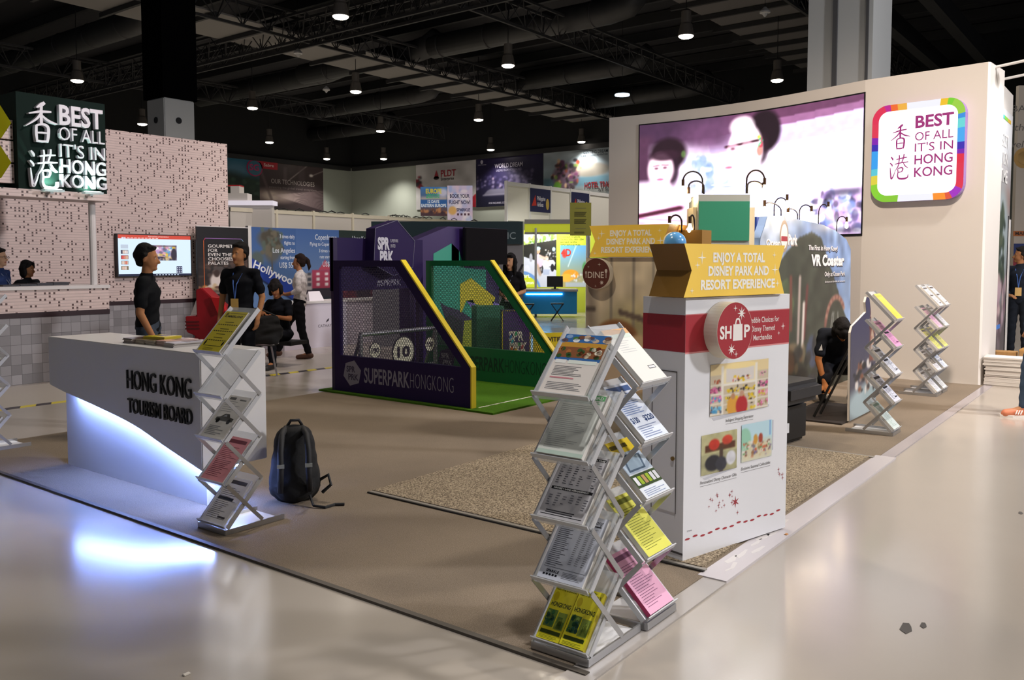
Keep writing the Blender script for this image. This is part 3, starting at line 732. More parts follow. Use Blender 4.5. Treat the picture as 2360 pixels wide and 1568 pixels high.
def page(P, w, h, kind, c, seed, ink='#3a3a44'):
    """print on a sheet: x -w/2..w/2, z 0..h"""
    a, b = -w / 2, w / 2; rr = random.Random(seed); P.L += 1
    if kind == 'food':
        P.rect(a, h * .55, b, h, '#3d6fae'); P.up(); P.rect(a, h * .78, b, h * .86, '#c9963e').rect(a, h * .6, b, h * .78, '#8c5a3c')
        P.up()
        for i in range(26): P.ell(a + w * rr.random(), h * (.62 + .15 * rr.random()), .012, .010, rr.choice(['#f0e6d0', '#6a3020', '#b07040', '#3c5a34', '#d8c8a8']), 10)
        for i in range(14): P.ell(a + w * rr.random(), h * (.87 + .09 * rr.random()), .016, .010, rr.choice(['#e8eef4', '#4c7a3c', '#d0b8a0', '#7a5040', '#88a8d0']), 10)
        P.rect(a + .01, h * .5, a + .06, h * .56, '#f4f4f0').rect(a + .07, h * .5, b - .01, h * .56, '#e8efe6'); P.up()
        P.lines(a + .02, b - .05, h * .3, h * .47, 7, '#7a7a80', .3, .5, seed).rect(a + .02, h * .25, b - .08, h * .27, '#d8909a').lines(a + .02, b - .02, h * .07, h * .2, 5, '#8a8a90', .3, .6, seed + 1)
    elif kind == 'green':
        P.rect(a, h * .0, b, h * .06, '#c4d8cc'); P.rect(a + w * .35, h * .9, b - .01, h * .98, '#62b070'); P.up(); P.text('EARLY BIRD', a + w * .38, h * .915, h * .045, '#eef8ee', w * .54, .02)
        P.lines(a + .02, b - .02, h * .84, h * .89, 2, '#7ab088', .4, .2, seed).lines(a + .02, b - .03, h * .1, h * .82, 24, '#a8aaa8', .22, .6, seed)
    elif kind == 'table':
        P.rect(a + .01, h * .93, b - .01, h * .97, '#111114').rect(a + .01, h * .42, b - .01, h * .465, '#111114').rect(a + .01, h * .04, b - .01, h * .05, '#202024'); P.up()
        P.text('Bangkok 3 Days Only', a + w * .28, h * .938, h * .022, '#f4f4f4', w * .66, .02).text('AIRFARE + LAND ARRANGEMENT', a + .02, h * .43, h * .024, '#f2f2f2', w * .78, .03)
        for r_ in range(11):
            for c_ in range(6):
                if rr.random() < .8: P.rect(a + .015 + c_ * w * .155, h * (.52 + r_ * .034), a + .015 + c_ * w * .155 + w * .09 * (.4 + .6 * rr.random()), h * (.53 + r_ * .034), ink)
        for r_ in range(6):
            for c_ in range(6):
                if rr.random() < .8: P.rect(a + .015 + c_ * w * .155, h * (.18 + r_ * .036), a + .015 + c_ * w * .155 + w * .09 * (.4 + .6 * rr.random()), h * (.19 + r_ * .036), '#5a5a64')
        P.lines(a + .03, b - .02, h * .07, h * .13, 2, '#303036', .4, .3, seed)
    elif kind == 'list':
        P.text('Hong Kong', b - .115, h * .90, h * .06, '#1c1c24', .095, .0, shear=.2).rect(b - .12, h * .855, b - .02, h * .872, '#1c1c24')
        P.lines(a + .012, a + w * .45, h * .2, h * .93, 26, '#55555e', .3, .5, seed)
        for c_ in range(3): P.lines(a + w * (.52 + .14 * c_), a + w * (.6 + .14 * c_), h * .26, h * .84, 20, '#77777f', .25, .3, seed + c_)
        P.rect(a + .01, h * .17, b - .01, h * .175, '#202028'); P.text('SPARKLE', a + .03, h * .10, h * .035, '#15151a', w * .28, .03).lines(a + w * .5, b - .02, h * .05, h * .15, 5, '#60606a', .3, .3, seed)
        for i in range(5): P.rect(a + .02 + i * .014, h * .05, a + .03 + i * .014, h * .078, '#202026')
    elif kind == 'yellow':
        P.text('FOR THE CURIOUS', a + .006, h * .87, h * .05, '#4f5518', w - .012, .03).rect(a + .01, h * .95, b - .03, h * .965, '#7a8024')
        P.text('HONGKONG', a + .008, h * .58, h * .075, '#38441c', w - .016, .03).ell(a + .018, h * .75, .012, .02, '#c0b020')
        P.rect(a + .008, h * .22, a + w * .5, h * .52, '#5f7a3a').rect(a + w * .54, h * .2, b - .008, h * .5, '#7d9040'); P.up()
        for i in range(16): P.ell(a + w * (.1 + .36 * rr.random()), h * (.25 + .24 * rr.random()), .008, .010, rr.choice(['#2f5a52', '#3c6a40', '#88a850', '#24443c']), 8)
        for i in range(12): P.rect(a + w * (.56 + .34 * rr.random()), h * .22, a + w * (.6 + .34 * rr.random()), h * (.26 + .2 * rr.random()), rr.choice(['#66803a', '#4c6a34', '#93a548']))
        P.rect(a + .008, h * .10, b - .008, h * .165, '#3d4a1c').lines(a + .01, b - .01, h * .02, h * .08, 3, '#6e741f', .3, .3, seed)
    elif kind == 'notice':
        P.ell(a + .03, h * .93, .012, .012, '#8a7c18').rect(a + .05, h * .945, b - .01, h * .955, '#5b5214').text('SUMMERLAND', a + .02, h * .85, h * .05, '#28260c', w - .04, .03)
        for z in (.72, .55, .42, .33): P.rect(a + w * .3, h * z, b - w * .3, h * (z + .014), '#3a3510')
        for j, z in enumerate((.65, .49, .26)):
            for i in range(9): P.rect(a + .015 + i * w * .1, h * z, a + .015 + i * w * .1 + w * .07, h * (z + .022), '#4d4614')
        P.ell(a + .022, h * .2, .008, .016, '#1e1c08').ell(b - .022, h * .2, .008, .016, '#1e1c08').rect(a + .02, h * .13, b - .02, h * .14, '#2b280c').lines(a + .04, b - .04, h * .03, h * .1, 3, '#6a6118', .3, .3, seed)
    elif kind == 'bluebig':
        P.rect(a, 0, b, h, '#e4ebf8'); P.up(); P.rect(a + .01, h * .86, b - .01, h * .96, '#3f5f98'); P.up()
        for i in range(70): P.rect(a + w * .04 + w * .8 * rr.random(), h * (.1 + .74 * rr.random()), a + w * (.1 + .88 * rr.random()), h * .0 + h * (.1 + .74 * rr.random()), '#dfe8f6') if 0 else None
        P.text('$130', a + .01, h * .3, h * .09, '#2e4474', w * .3, .03).text('$220', a + w * .55, h * .3, h * .09, '#2e4474', w * .4, .03)
        P.lines(a + .01, b - .01, h * .45, h * .84, 11, '#8a9cc6', .45, .5, seed).lines(a + .02, b - .02, h * .04, h * .26, 6, '#8c98b8', .4, .5, seed)
    elif kind == 'photo':
        P.rect(a, h * .78, b, h, '#e2c531').rect(a, h * .42, b, h * .78, '#b9c8d8').rect(a, h * .18, b, h * .40, '#4a5a3a'); P.up()
        P.poly([(a + .02, h * .45), (b - .05, h * .45), (b - .02, h * .7), (a + .05, h * .75)], '#5d6f84').rect(a + .01, h * .86, b - .06, h * .93, '#5f5210'); P.up()
        P.poly([(a + .035, h * .48), (b - .06, h * .48), (b - .04, h * .68), (a + .06, h * .71)], '#a8bccc')
        for i in range(6): P.rect(a + .01 + i * w * .16, h * .22, a + .01 + i * w * .16 + w * .12, h * .36, rr.choice(['#a8c43c', '#e8e8ec', '#7a4c30', '#2c2c34', '#c8a070']))
        P.lines(a + .02, b - .02, h * .03, h * .15, 4, '#8c98b8', .35, .4, seed)
    elif kind == 'car':
        P.lines(a + .02, b - .03, h * .62, h * .9, 6, '#a4a4a4', .25, .5, seed).rect(a + .03, h * .9, a + .09, h * .96, '#6a6a68').rect(b - .08, h * .9, b - .02, h * .93, '#6a6a68')
        P.poly([(a + .03, h * .40), (b - .02, h * .40), (b - .02, h * .48), (b - .06, h * .50), (b - .08, h * .57), (a + .09, h * .57), (a + .06, h * .49), (a + .03, h * .47)], '#4e4c48'); P.up()
        P.ell(a + .06, h * .40, .016, .016, '#1c1c1c').ell(b - .05, h * .40, .016, .016, '#1c1c1c').poly([(a + .08, h * .5), (b - .09, h * .5), (b - .10, h * .55), (a + .1, h * .55)], '#8e9094').lines(a + .02, b - .03, h * .08, h * .3, 6, '#8c8c90', .35, .5, seed)
    elif kind == 'box':
        P.lines(a + .03, b - .04, h * .55, h * .8, 6, '#c4c6c8', .2, .5, seed); P.rect(b - .08, h * .2, b - .02, h * .26, '#3a3a3e'); P.up().rect(b - .076, h * .21, b - .024, h * .25, '#e8e8ea')
        P.rect(a + .01, h * .82, b - .01, h * .9, '#dce8dc').rect(a, h * .9, b, h, '#e0b080')
    else:
        P.rect(a + .01, h * .86, b - .02, h * .94, ink).lines(a + .02, b - .02, h * .1, h * .8, 18, ink, .22, .5, seed)
        if kind == 'head2': P.rect(a + .02, h * .5, b - .05, h * .56, '#26262c').rect(b - .09, h * .12, b - .02, h * .16, ink)
        if kind == 'dark': P.rect(a + .01, h * .3, b - .01, h * .8, '#565049'); P.up().lines(a + .02, b - .03, h * .33, h * .78, 9, '#a8a298', .4, .5, seed)
SLOPE = -math.degrees(math.atan2(TD, TH))
def flyer(rk, k, kind, c, lb, w=.21, h=.292, thick=.02, dx=0, seed=1, ink='#3a3a44', side='#d8d4cc', cat='leaflets', curl=0):
    rz = rk.rotation_euler.z; R = rk.rotation_euler.to_matrix(); tl = math.degrees(rk.rotation_euler.x)
    off = Vector((dx, -.0, .035 + TH * k + .004)) + Vector((0, NY, NZ)) * .006
    p = Vector(rk.location) + R @ off
    t = thing('leaflet_stack', lb, cat, p, math.degrees(rz), 'leaflet stacks in the zigzag racks', SLOPE + tl)
    m = MB(); m.k(side).box(-w / 2, w / 2, -thick, 0, .0, h); m.build('pages', VC, t)
    P = Print(.0003); P.m = Matrix.Translation((0, -thick - .0004, 0)); P.rect(-w / 2, 0.0, w / 2, h, c); page(P, w, h, kind, c, seed, ink)
    P.build('top_sheet', VCG, t); return t
W_ = '#e9e6e4'
ra = rack('nearest zigzag rack, facing the near left aisle, with yellow leaflets at its bottom', (2.70, 1.815, .013), -90)
flyer(ra, 4, 'food', '#ece4dd', 'white leaflet stack with food photos on top tray of the nearest rack', seed=3, thick=.012)
flyer(ra, 3, 'green', '#e2e6df', 'pale leaflet stack with a green heading on second tray of the nearest rack', seed=4, thick=.03)
flyer(ra, 2, 'table', '#c9c7cc', 'white leaflet stack with black banner headings on middle tray of the nearest rack', seed=5)
flyer(ra, 1, 'list', '#d3d8e6', 'bluish white price list stack on fourth tray of the nearest rack', seed=6)
flyer(ra, 0, 'yellow', '#d9cf2e', 'left yellow booklet stack on the bottom tray of the nearest rack', w=.108, h=.235, dx=-.056, seed=7, side='#b7a820')
flyer(ra, 0, 'yellow', '#e0d832', 'right yellow booklet stack on the bottom tray of the nearest rack', w=.108, h=.235, dx=.058, seed=8, thick=.026, side='#b7a820')
rb_ = rack('zigzag rack standing back to back behind the nearest one, beside the white kiosk', (3.24, 1.675, .013), 0, -2.5)
flyer(rb_, 4, 'box', '#efece6', 'white leaflet stack with a small boxed stamp on top tray beside the kiosk', seed=13)
flyer(rb_, 3, 'bluebig', '#e4ebf8', 'white leaflet stack with blue price print on second tray beside the kiosk', seed=14)
flyer(rb_, 2, 'photo', '#dfe4ea', 'glossy brochure stack with bus photo and yellow top on the middle tray beside the kiosk', seed=15)
flyer(rb_, 1, 'plain', '#e3e06a', 'yellow green leaflet stack on fourth tray beside the kiosk', seed=16, ink='#7e8238', side='#e8e8d8')
flyer(rb_, 0, 'plain', '#eeb3cf', 'pink leaflet stack on bottom tray beside the kiosk', seed=17, ink='#8a5c78', side='#c03a6a')
g = G(490, 1222); rc = rack('zigzag rack with a yellow notice on top, at the right end of the white desk', (2.79, 4.27, .013), -90)
flyer(rc, 4, 'notice', '#e3d234', 'yellow notice stack on top tray of the rack at the desk end', seed=23, thick=.014)
flyer(rc, 2, 'car', '#dcd9d4', 'white leaflet stack with a grey machine drawing on middle tray at the desk end', seed=24, thick=.006)
flyer(rc, 1, 'plain', '#e59aa2', 'pink leaflet stack on fourth tray of the rack at the desk end', seed=25, ink='#7c4450', thick=.008)
flyer(rc, 0, 'head2', '#d4d0cd', 'grey printed leaflet stack on bottom tray of the rack at the desk end', seed=26, ink='#4a464a', thick=.012)
rd = rack('zigzag rack cut off by the left edge of the picture, lit blue', (2.80, 7.62, .013), -90)
flyer(rd, 4, 'plain', '#cfc8c4', 'greyish paper stack on top tray of the rack at the left frame edge', seed=33, ink='#9a928e')
flyer(rd, 3, 'plain', '#d6d0cc', 'pale paper stack on second tray of the rack at the left frame edge', seed=34, ink='#8a8280')
flyer(rd, 2, 'dark', '#b9b2ae', 'dark printed stack on the middle tray of the rack at the left frame edge', seed=35)
flyer(rd, 1, 'notice', '#d8c43a', 'yellow notice stack on the fourth tray of the rack at the left frame edge', seed=36)
flyer(rd, 0, 'dark', '#c9beb6', 'brownish printed stack on the bottom tray of the rack at the left frame edge', seed=37)
re = rack('zigzag rack with a plain yellow sheet on top, in front of the printed standee', (8.08, 1.86, .013), 0)
flyer(re, 4, 'none', '#f2d45a', 'plain yellow sheet stack on top tray of the rack by the standee', seed=43, ink='#e0c04c')
flyer(re, 3, 'head2', '#e9a8cf', 'pink leaflet stack on second tray of the rack by the standee', seed=44, ink='#8a4a78')
flyer(re, 2, 'head2', '#dfe0ea', 'white leaflet stack with dark bars on middle tray of the rack by the standee', seed=45)
flyer(re, 1, 'head2', '#dcdce8', 'white leaflet stack with portrait heading on fourth tray of the rack by the standee', seed=46)
flyer(re, 0, 'plain', '#d6e0dc', 'pale green leaflet stack on bottom tray of the rack by the standee', seed=47, ink='#9ab0a4')
rf = rack('left one of two zigzag racks side by side against the screen wall', (10.72, 2.02, .013), 0)
rg_ = rack('right one of two zigzag racks side by side against the screen wall', (11.06, 2.02, .013), 0)
for nm, rk, cs in (('left', rf, [('head2', '#dfe0e6', 'white'), ('plain', '#e9b3d0', 'pink'), ('plain', '#d8d868', 'yellow green'), ('dark', '#d4d4dc', 'dark printed'), ('plain', '#e0e2ea', 'white')]),
                   ('right', rg_, [('head2', '#e4e4ea', 'white'), ('plain', '#d9dbe4', 'white'), ('plain', '#dcda72', 'yellow green'), ('bluebig', '#dfe6f2', 'blue printed'), ('plain', '#d8dcE0', 'grey white')])):
    for j, (kd, c, w) in enumerate(cs):
        flyer(rk, 4 - j, kd, c, '%s leaflet stack on %s tray of the %s rack against the screen wall' % (w, ['top', 'second', 'middle', 'fourth', 'bottom'][j], nm), seed=50 + j)

# ============================================================ WHITE AND RED KIOSK
t = thing('shop_kiosk', 'white kiosk with a red band, round red sign and yellow header, near the carpet corner', 'kiosk', (3.93, 1.90, .022), -14.04)
KW, KD, KH = .9, .285, 1.345
MB().box(0, KW, 0, KD, 0, KH).build('body', mat('kiosk_white', '#e9e9ec', .3), t)
RED = '#a6232f'
P = Print(); P.L = 1
P.rect(0, 1.07, KW, 1.258, RED).rect(0, 1.062, KW, 1.07, '#dc8c8c').rect(0, 1.258, KW, 1.263, '#c97f80'); P.up()
P.text('credible Choices for', .515, 1.195, .03, '#f3e9e4', .285, .004).text('Disney Themed', .545, 1.147, .03, '#f3e9e4', .215, .004).text('Merchandise', .565, 1.099, .03, '#f3e9e4', .17, .004)
P.star(.84, 1.165, .022, '#f6eeea').star(.80, 1.128, .014, '#f6eeea').star(.49, 1.11, .013, '#f6eeea')
for (s, x, z, w) in (('Indulgent Shopping Experience', .335, .678, .24), ('Personalized Disney Character Gifts', .13, .375, .305), ('Exclusive Seasonal Collectibles', .475, .396, .265)):
    P.text(s, x, z, .016, '#55504e', w, 0, shear=.2).rect(x, z - .012, x + w, z - .0105, '#55504e')
P.build('band_lettering', VC, t); P = Print(); P.L = 1
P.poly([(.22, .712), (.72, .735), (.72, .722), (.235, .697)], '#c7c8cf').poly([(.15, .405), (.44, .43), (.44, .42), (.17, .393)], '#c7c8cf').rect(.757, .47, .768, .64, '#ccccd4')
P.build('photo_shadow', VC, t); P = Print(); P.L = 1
for i in range(14): P.ell(.035 + i * .061, .108 + .006 * math.sin(i * 2) , .02, .0055, RED)
P.build('dashed_line', VC, t); P = Print(); P.L = 1
rr_ = random.Random(2)
for i in range(17): P.star(.2 + .2 * rr_.random(), .2 + .1 * rr_.random(), .008 + .008 * rr_.random(), '#9c2a34')
for i in range(6): P.star(.8 + .07 * rr_.random(), .27 + .09 * rr_.random(), .008 + .008 * rr_.random(), '#9c2a34')
P.star(.43, .232, .034, '#9c2a34', 6, .3).star(.4, .235, .016, '#9c2a34').star(.45, .17, .015, '#9c2a34').text('TP046', .03, .145, .008, '#77747a', .04)
P.build('star_pattern', VC, t)
def shop_photo():
    P = Paint(96, 70, '#cfc0a6', 2)
    P.rect(.0, .78, 1, 1, '#e8d2a0').rect(.22, .60, .78, .93, '#f2e2b6').rect(.26, .62, .74, .9, '#ddd6d0').ell(.5, .93, .3, .06, '#f6dfa0')
    for u in (.2, .78): P.rect(u - .02, 0, u + .02, .95, '#efe8da')
    for v in (.58, .4, .21, .02): P.rect(0, v, .2, v + .025, '#eee6d8').rect(.8, v, 1, v + .025, '#eee6d8')
    P.rect(.22, .56, .78, .6, '#f2ecdf').rect(.22, .36, .78, .385, '#e6dcc8').rect(.22, .17, .78, .195, '#e6dcc8')
    for (u0, v0, u1, v1, cs) in ((.01, .45, .18, .54, ['#c03a78', '#333', '#e07aa8']), (.01, .26, .18, .36, ['#e060a0', '#40a0c8', '#e8b0d0']), (.01, .06, .18, .17, ['#3a90c4', '#78c0e0', '#4a4a60']),
                                 (.82, .45, .99, .55, ['#d0508c', '#f0a0c0', '#444']), (.82, .26, .99, .36, ['#d8588c', '#f0b0c8', '#d0c040']), (.82, .06, .99, .17, ['#d86898', '#f4b8d0', '#884']),
                                 (.26, .42, .76, .52, ['#e8c41c', '#f0d030', '#2c2420', '#d8b010']), (.26, .22, .76, .33, ['#e8c41c', '#f0d030', '#2c2420', '#c8a010']), (.26, .03, .76, .15, ['#e0bc18', '#f0d030', '#3c3020'])):
        P.speck(34, u0, v0, u1, v1, .018, [c if len(c) == 7 else '#' + ''.join(q * 2 for q in c[1:]) for c in cs])
    P.speck(24, .35, .63, .68, .72, .02, ['#e8c020', '#3c3030', '#d05040', '#f0d8d0']).speck(8, .05, .63, .16, .7, .016, ['#b05030', '#502828']).speck(8, .85, .66, .97, .74, .016, ['#e8a0b8', '#504048'])
    P.ell(.37, .14, .09, .2, '#e2a33c', 1, .2).ell(.38, .33, .035, .06, '#c08a64', 1, .3).ell(.53, .12, .1, .2, '#b8232c', 1, .2).ell(.53, .36, .04, .06, '#c79a7c', 1, .3)
    return P
P = shop_photo(); P.build('shop_photo', VCG, t, .20, .722, .705, .992, -.003)
P = Paint(50, 40, '#b9b487', 4); P.rect(.0, .0, 1, .5, '#a6a27c').rect(.1, .55, .95, .72, '#5a3420').ell(.35, .72, .15, .14, '#c03222').ell(.72, .78, .15, .12, '#c8402c').rect(.5, .0, .6, .6, '#4c3a30').ell(.32, .26, .22, .2, '#26262e').ell(.55, .2, .16, .18, '#33343e').ell(.83, .3, .14, .18, '#d9d9de').noise(.1, 5)
P.build('gift_photo', VCG, t, .135, .42, .432, .63, -.003)
P = Paint(44, 44, '#bfe0ea', 6); P.rect(0, .0, 1, .5, '#d8cfae', 1, .2).ell(.1, .6, .2, .3, '#9ad0b4').speck(90, .03, .08, .97, .5, .035, ['#a8784c', '#e8d8b8', '#7a4a38', '#c8b080', '#d05838', '#e8e4dc', '#5a9a60', '#7a6a90']).ell(.45, .55, .07, .14, '#d09a40').ell(.62, .56, .07, .13, '#a8402c').rect(.9, .6, .95, 1, '#7aa8d8').rect(0, 0, 1, .1, '#e2d8b8', .8, .1)
P.build('collectibles_photo', VCG, t, .473, .44, .75, .645, -.003)
# side face: red band, door and lock
P = Print(); P.m = Matrix.Rotation(math.radians(-90), 4, 'Z') @ Matrix.Translation((-KD, 0, 0)); P.L = 1; P.rect(0, 1.07, KD, 1.258, RED); P.build('side_print', VC, t)
dr = MB().box(-.004, 0, .05, .21, .24, .965).build('side_door', mat('kiosk_white'), t)
m = MB(); [m.box(-.0055, -.004, a, b, c, d) for a, b, c, d in ((.046, .05, .235, .97), (.21, .214, .235, .97), (.046, .214, .965, .97))]; m.build('door_gap', mat('gap_grey', '#4f4a48', .8), dr)
MB().tube([(-.012, .067, .52), (-.004, .067, .52)], .011, 14).build('lock', mat('brass', '#9a7f4c', .3, .9), dr)
MB().box(-.003, 0, .0, KD, .03, .04).build('side_seam', mat('gap_grey'), t)
# yellow header in the shape of a ribbon (notched ends)
YL = mat('header_yellow', '#f0c246', .35); YLs = mat('header_edge', '#8d6524', .5)
def header(t, x0, x1, y0, y1, z0, z1, notch=.055):
    zm = (z0 + z1) / 2
    poly = [(x0 - .02, z0), (x1 + .0, z0), (x1 - notch, zm), (x1 + .0, z1), (x0 - .02, z1), (x0 + notch * .7, zm)]
    MB().prism(poly, y0, y1).build('header', YLs, t)
    P = Print(.0008); P.m = Matrix.Translation((0, y0 - .0005, 0)); P.poly(poly, '#ffd452'); P.up(); w = x1 - x0; h = z1 - z0; cx = (x0 + x1) / 2 + .01
    c = '#fdf9ee'
    P.text('ENJOY A TOTAL', cx, z0 + h * .66, h * .17, c, w * .53, .04, 'c').text('DISNEY PARK AND', cx, z0 + h * .40, h * .17, c, w * .62, .04, 'c').text('RESORT EXPERIENCE', cx, z0 + h * .14, h * .17, c, w * .76, .04, 'c')
    for u, v, r_ in ((.14, .74, .035), (.10, .6, .022), (.05, .12, .018), (.88, .8, .02), (.89, .5, .034), (.92, .22, .022)): P.star(x0 + w * u, z0 + h * v, r_, '#fff8e0')
    P.build('header_print', VC, t)
header(t, -.02, .815, -.02, .21, KH + .004, KH + .272)
# round red sign
sg = MB().disc(.29, 1.172, .148, -.085, -.001, 48).build('round_sign', mat('sign_rim', '#e6ddcd', .5), t)
P = Print(); P.m = Matrix.Translation((0, -.0855, 0)); P.ell(.29, 1.172, .146, .146, RED, 48); P.up(); c = '#f7f0ea'
P.text('SH', .165, 1.135, .062, c, .095, .03).text('P', .365, 1.135, .062, c, .05, .03).poly([(.272, 1.12), (.352, 1.12), (.35, 1.205), (.274, 1.205)], c)
P.ribbon([(.292, 1.205, .005), (.300, 1.228, .005), (.312, 1.232, .005), (.324, 1.228, .005), (.332, 1.205, .005)], c)
P.star(.29, 1.288, .018, c).star(.342, 1.26, .036, c, 8, .3).star(.262, 1.075, .032, c, 8, .3).star(.30, 1.05, .018, c)
P.build('sign_print', VC, sg)

# ============================================================ KIOSK WITH THE BROWN ROUND SIGN, BEHIND
p0 = DD(1351, 595, 7.5)
t = thing('dine_kiosk', 'kiosk with brown round sign, window picture and yellow header behind the white kiosk', 'kiosk', (p0[0], p0[1], .014), -86)
MB().box(0, .82, 0, .42, 0, 1.57).build('body', mat('kiosk_grey', '#8e8880', .5), t)
P = Paint(70, 110, '#d9c7ac', 9)
P.grad('#8f8372', '#e6d4b6'); P.ell(.3, .35, .4, .3, '#8d8a78', .5, .8).ell(.55, .55, .3, .2, '#a59a62', .6, .8).ell(.75, .3, .3, .25, '#b0a27c', .6, .8)
P.rect(0, .0, .12, 1, '#7c7066', .7, .1)
for u in (.3, .56, .78, .97): P.rect(u - .012, 0, u + .012, 1, '#857c72', .9, .01)
P.poly([(.38, .72), (1.0, .64), (1.0, .60), (.38, .69)], '#6a5a50').rect(0, .70, .12, .73, '#5b5048').rect(0, .26, 1, .29, '#6b5c54', .9, .02).noise(.1, 6)
P.ell(.36, .55, .26, .11, '#8a5a34', 1, .15).ell(.40, .44, .30, .17, '#74452a', 1, .12).ell(.62, .42, .20, .16, '#d3b48c', 1, .15).ell(.3, .38, .14, .08, '#c8b49c', .9, .2)
P.build('window_print', VC, t, .002, .01, .818, 1.568, -.003)
header(t, .065, .79, -.03, .36, 1.575, 1.845)
sg = MB().disc(.135, 1.432, .133, -.07, -.004, 44).build('round_sign', mat('sign_rim'), t)
P = Print(); P.m = Matrix.Translation((0, -.0705, 0)); P.ell(.135, 1.432, .131, .131, '#5a2a1e', 44); P.up(); c = '#cdbfb4'
P.text('DINE', .055, 1.395, .052, c, .155, .012).rect(.034, 1.395, .04, 1.43, c).ell(.037, 1.44, .007, .014, c).rect(.228, 1.395, .234, 1.44, c).ell(.231, 1.455, .012, .018, c)
P.star(.06, 1.49, .012, c).star(.165, 1.51, .018, c).star(.19, 1.355, .022, c, 8, .35).star(.13, 1.325, .012, c); P.build('sign_print', VC, sg)
BULB = mat('warm_bulb', '#ffe2ae', emit=30); SOCK = mat('bulb_socket', '#4a3420', .4, .6); WIRE = mat('black_wire', '#2a2220', .4, .5)
def goose(name, lb, base, top, tip, r=.008, grp='gooseneck bulb lamps'):
    b, q, e = Vector(base), Vector(top), Vector(tip)
    t = thing(name, lb, 'lamp', b, 0, grp); q -= b; e -= b
    pts = []
    mid = Vector((e.x / 2, e.y / 2, 0)); h = q.z
    pts = [Vector((0, 0, 0)), Vector((0, 0, h * .45))]
    for i in range(1, 12):
        a = math.pi * i / 12; pts.append(mid - Vector((e.x, e.y, 0)) / 2 * math.cos(a) + Vector((0, 0, h * .55 + (h * .45) * math.sin(a))))
    pts += [Vector((e.x, e.y, h * .55)), Vector((e.x, e.y, e.z + .10))]
    MB().tube(pts, r, 7).build('gooseneck', WIRE, t, smooth=True)
    MB().tube([(e.x, e.y, e.z + .105), (e.x, e.y, e.z + .045)], .014, 10).build('socket', SOCK, t)
    MB().lathe([(.010, .045), (.013, .03), (.021, .005), (.023, -.012), (.016, -.03), (.002, -.037)], 12, tuple(e)).build('bulb', BULB, t, smooth=True)
    light('POINT', 'bulb_light', tuple(b + e), None, 4.5, (1, .78, .5), .03); return t
pp = DD(1578, 560, 7.25); q = MB().box(-.2, .16, -.02, .2, 0, 1.80).build('kiosk_pillar', YLs); q.location = (pp[0], pp[1], .014); q.rotation_euler.z = math.radians(-86); tag(q, 'ochre pillar between the rear yellow header and the green tower', 'pillar')
def onp(px, py): return DD(px, py, 7.22)
goose('gooseneck_lamp', 'brass gooseneck bulb lamp over the right end of the rear yellow header', onp(1571, 536), onp(1560, 496), onp(1543, 527))
goose('gooseneck_lamp', 'gooseneck bulb lamp bending low beside the left side of the green tower', onp(1600, 536), onp(1596, 496), onp(1590, 528))
# green tower of the third kiosk
p0 = DD(1608, 600, 7.9); p1 = DD(1726, 600, 7.9)
rz = math.degrees(math.atan2(p1[1] - p0[1], p1[0] - p0[0])); tw = math.hypot(p1[0] - p0[0], p1[1] - p0[1])
t = thing('kiosk_tower', 'square grey tower with a plain green panel rising behind the yellow header', 'tower', (p0[0], p0[1], .012), rz)
MB().box(0, tw, 0, .42, 0, 2.15).build('body', mat('tower_grey', '#a9aca6', .5), t)
MB().box(.004, tw - .004, -.012, 0, 1.73, 2.09).build('green_panel', mat('panel_green', '#2f8a6b', .5), t)
MB().box(tw, tw + .07, .08, .36, 0, 2.04).build('side_fin', mat('cream_fin', '#e4d3ae', .5), t)
MB().box(-.035, 0, .06, .34, 0, 2.04).build('side_fin', mat('cream_fin'), t)
ts = [(('pair nearest the screen face, outer lamp'), (1619, 446), (1600, 396), (1574, 440)), (('pair nearest the screen face, inner lamp'), (1622, 447), (1605, 418), (1587, 458)),
      (('right side, taller lamp'), (1720, 446), (1745, 393), (1762, 437)), (('right side, shorter lamp'), (1722, 446), (1740, 416), (1759, 446))]
for i, (w, a, b_, c) in enumerate(ts):
    goose('gooseneck_lamp', 'tall gooseneck bulb lamp on the green tower, ' + w, DD(*a, 8.1), DD(*b_, 8.1), DD(*c, 8.05 if i != 3 else 8.3))
# blue ball on the rear kiosk
p = DD(1556, 560, 6.6); t = MB().k('#5f9fd8').ball((0, 0, 0), .085, 24, 14).k('#e9dcc0').ball((.03, .045, .004), (.08, .062, .08), 20, 12).build('globe', VCG, None, smooth=True); t.location = tuple(p)
tag(t, 'blue and cream ball on top of the rear kiosk under the brass lamp', 'ball')
m = MB(); m.box(-.03, .03, -.03, .03, .014 - p[2], -.075); m.build('stand', mat('kiosk_grey'), t)
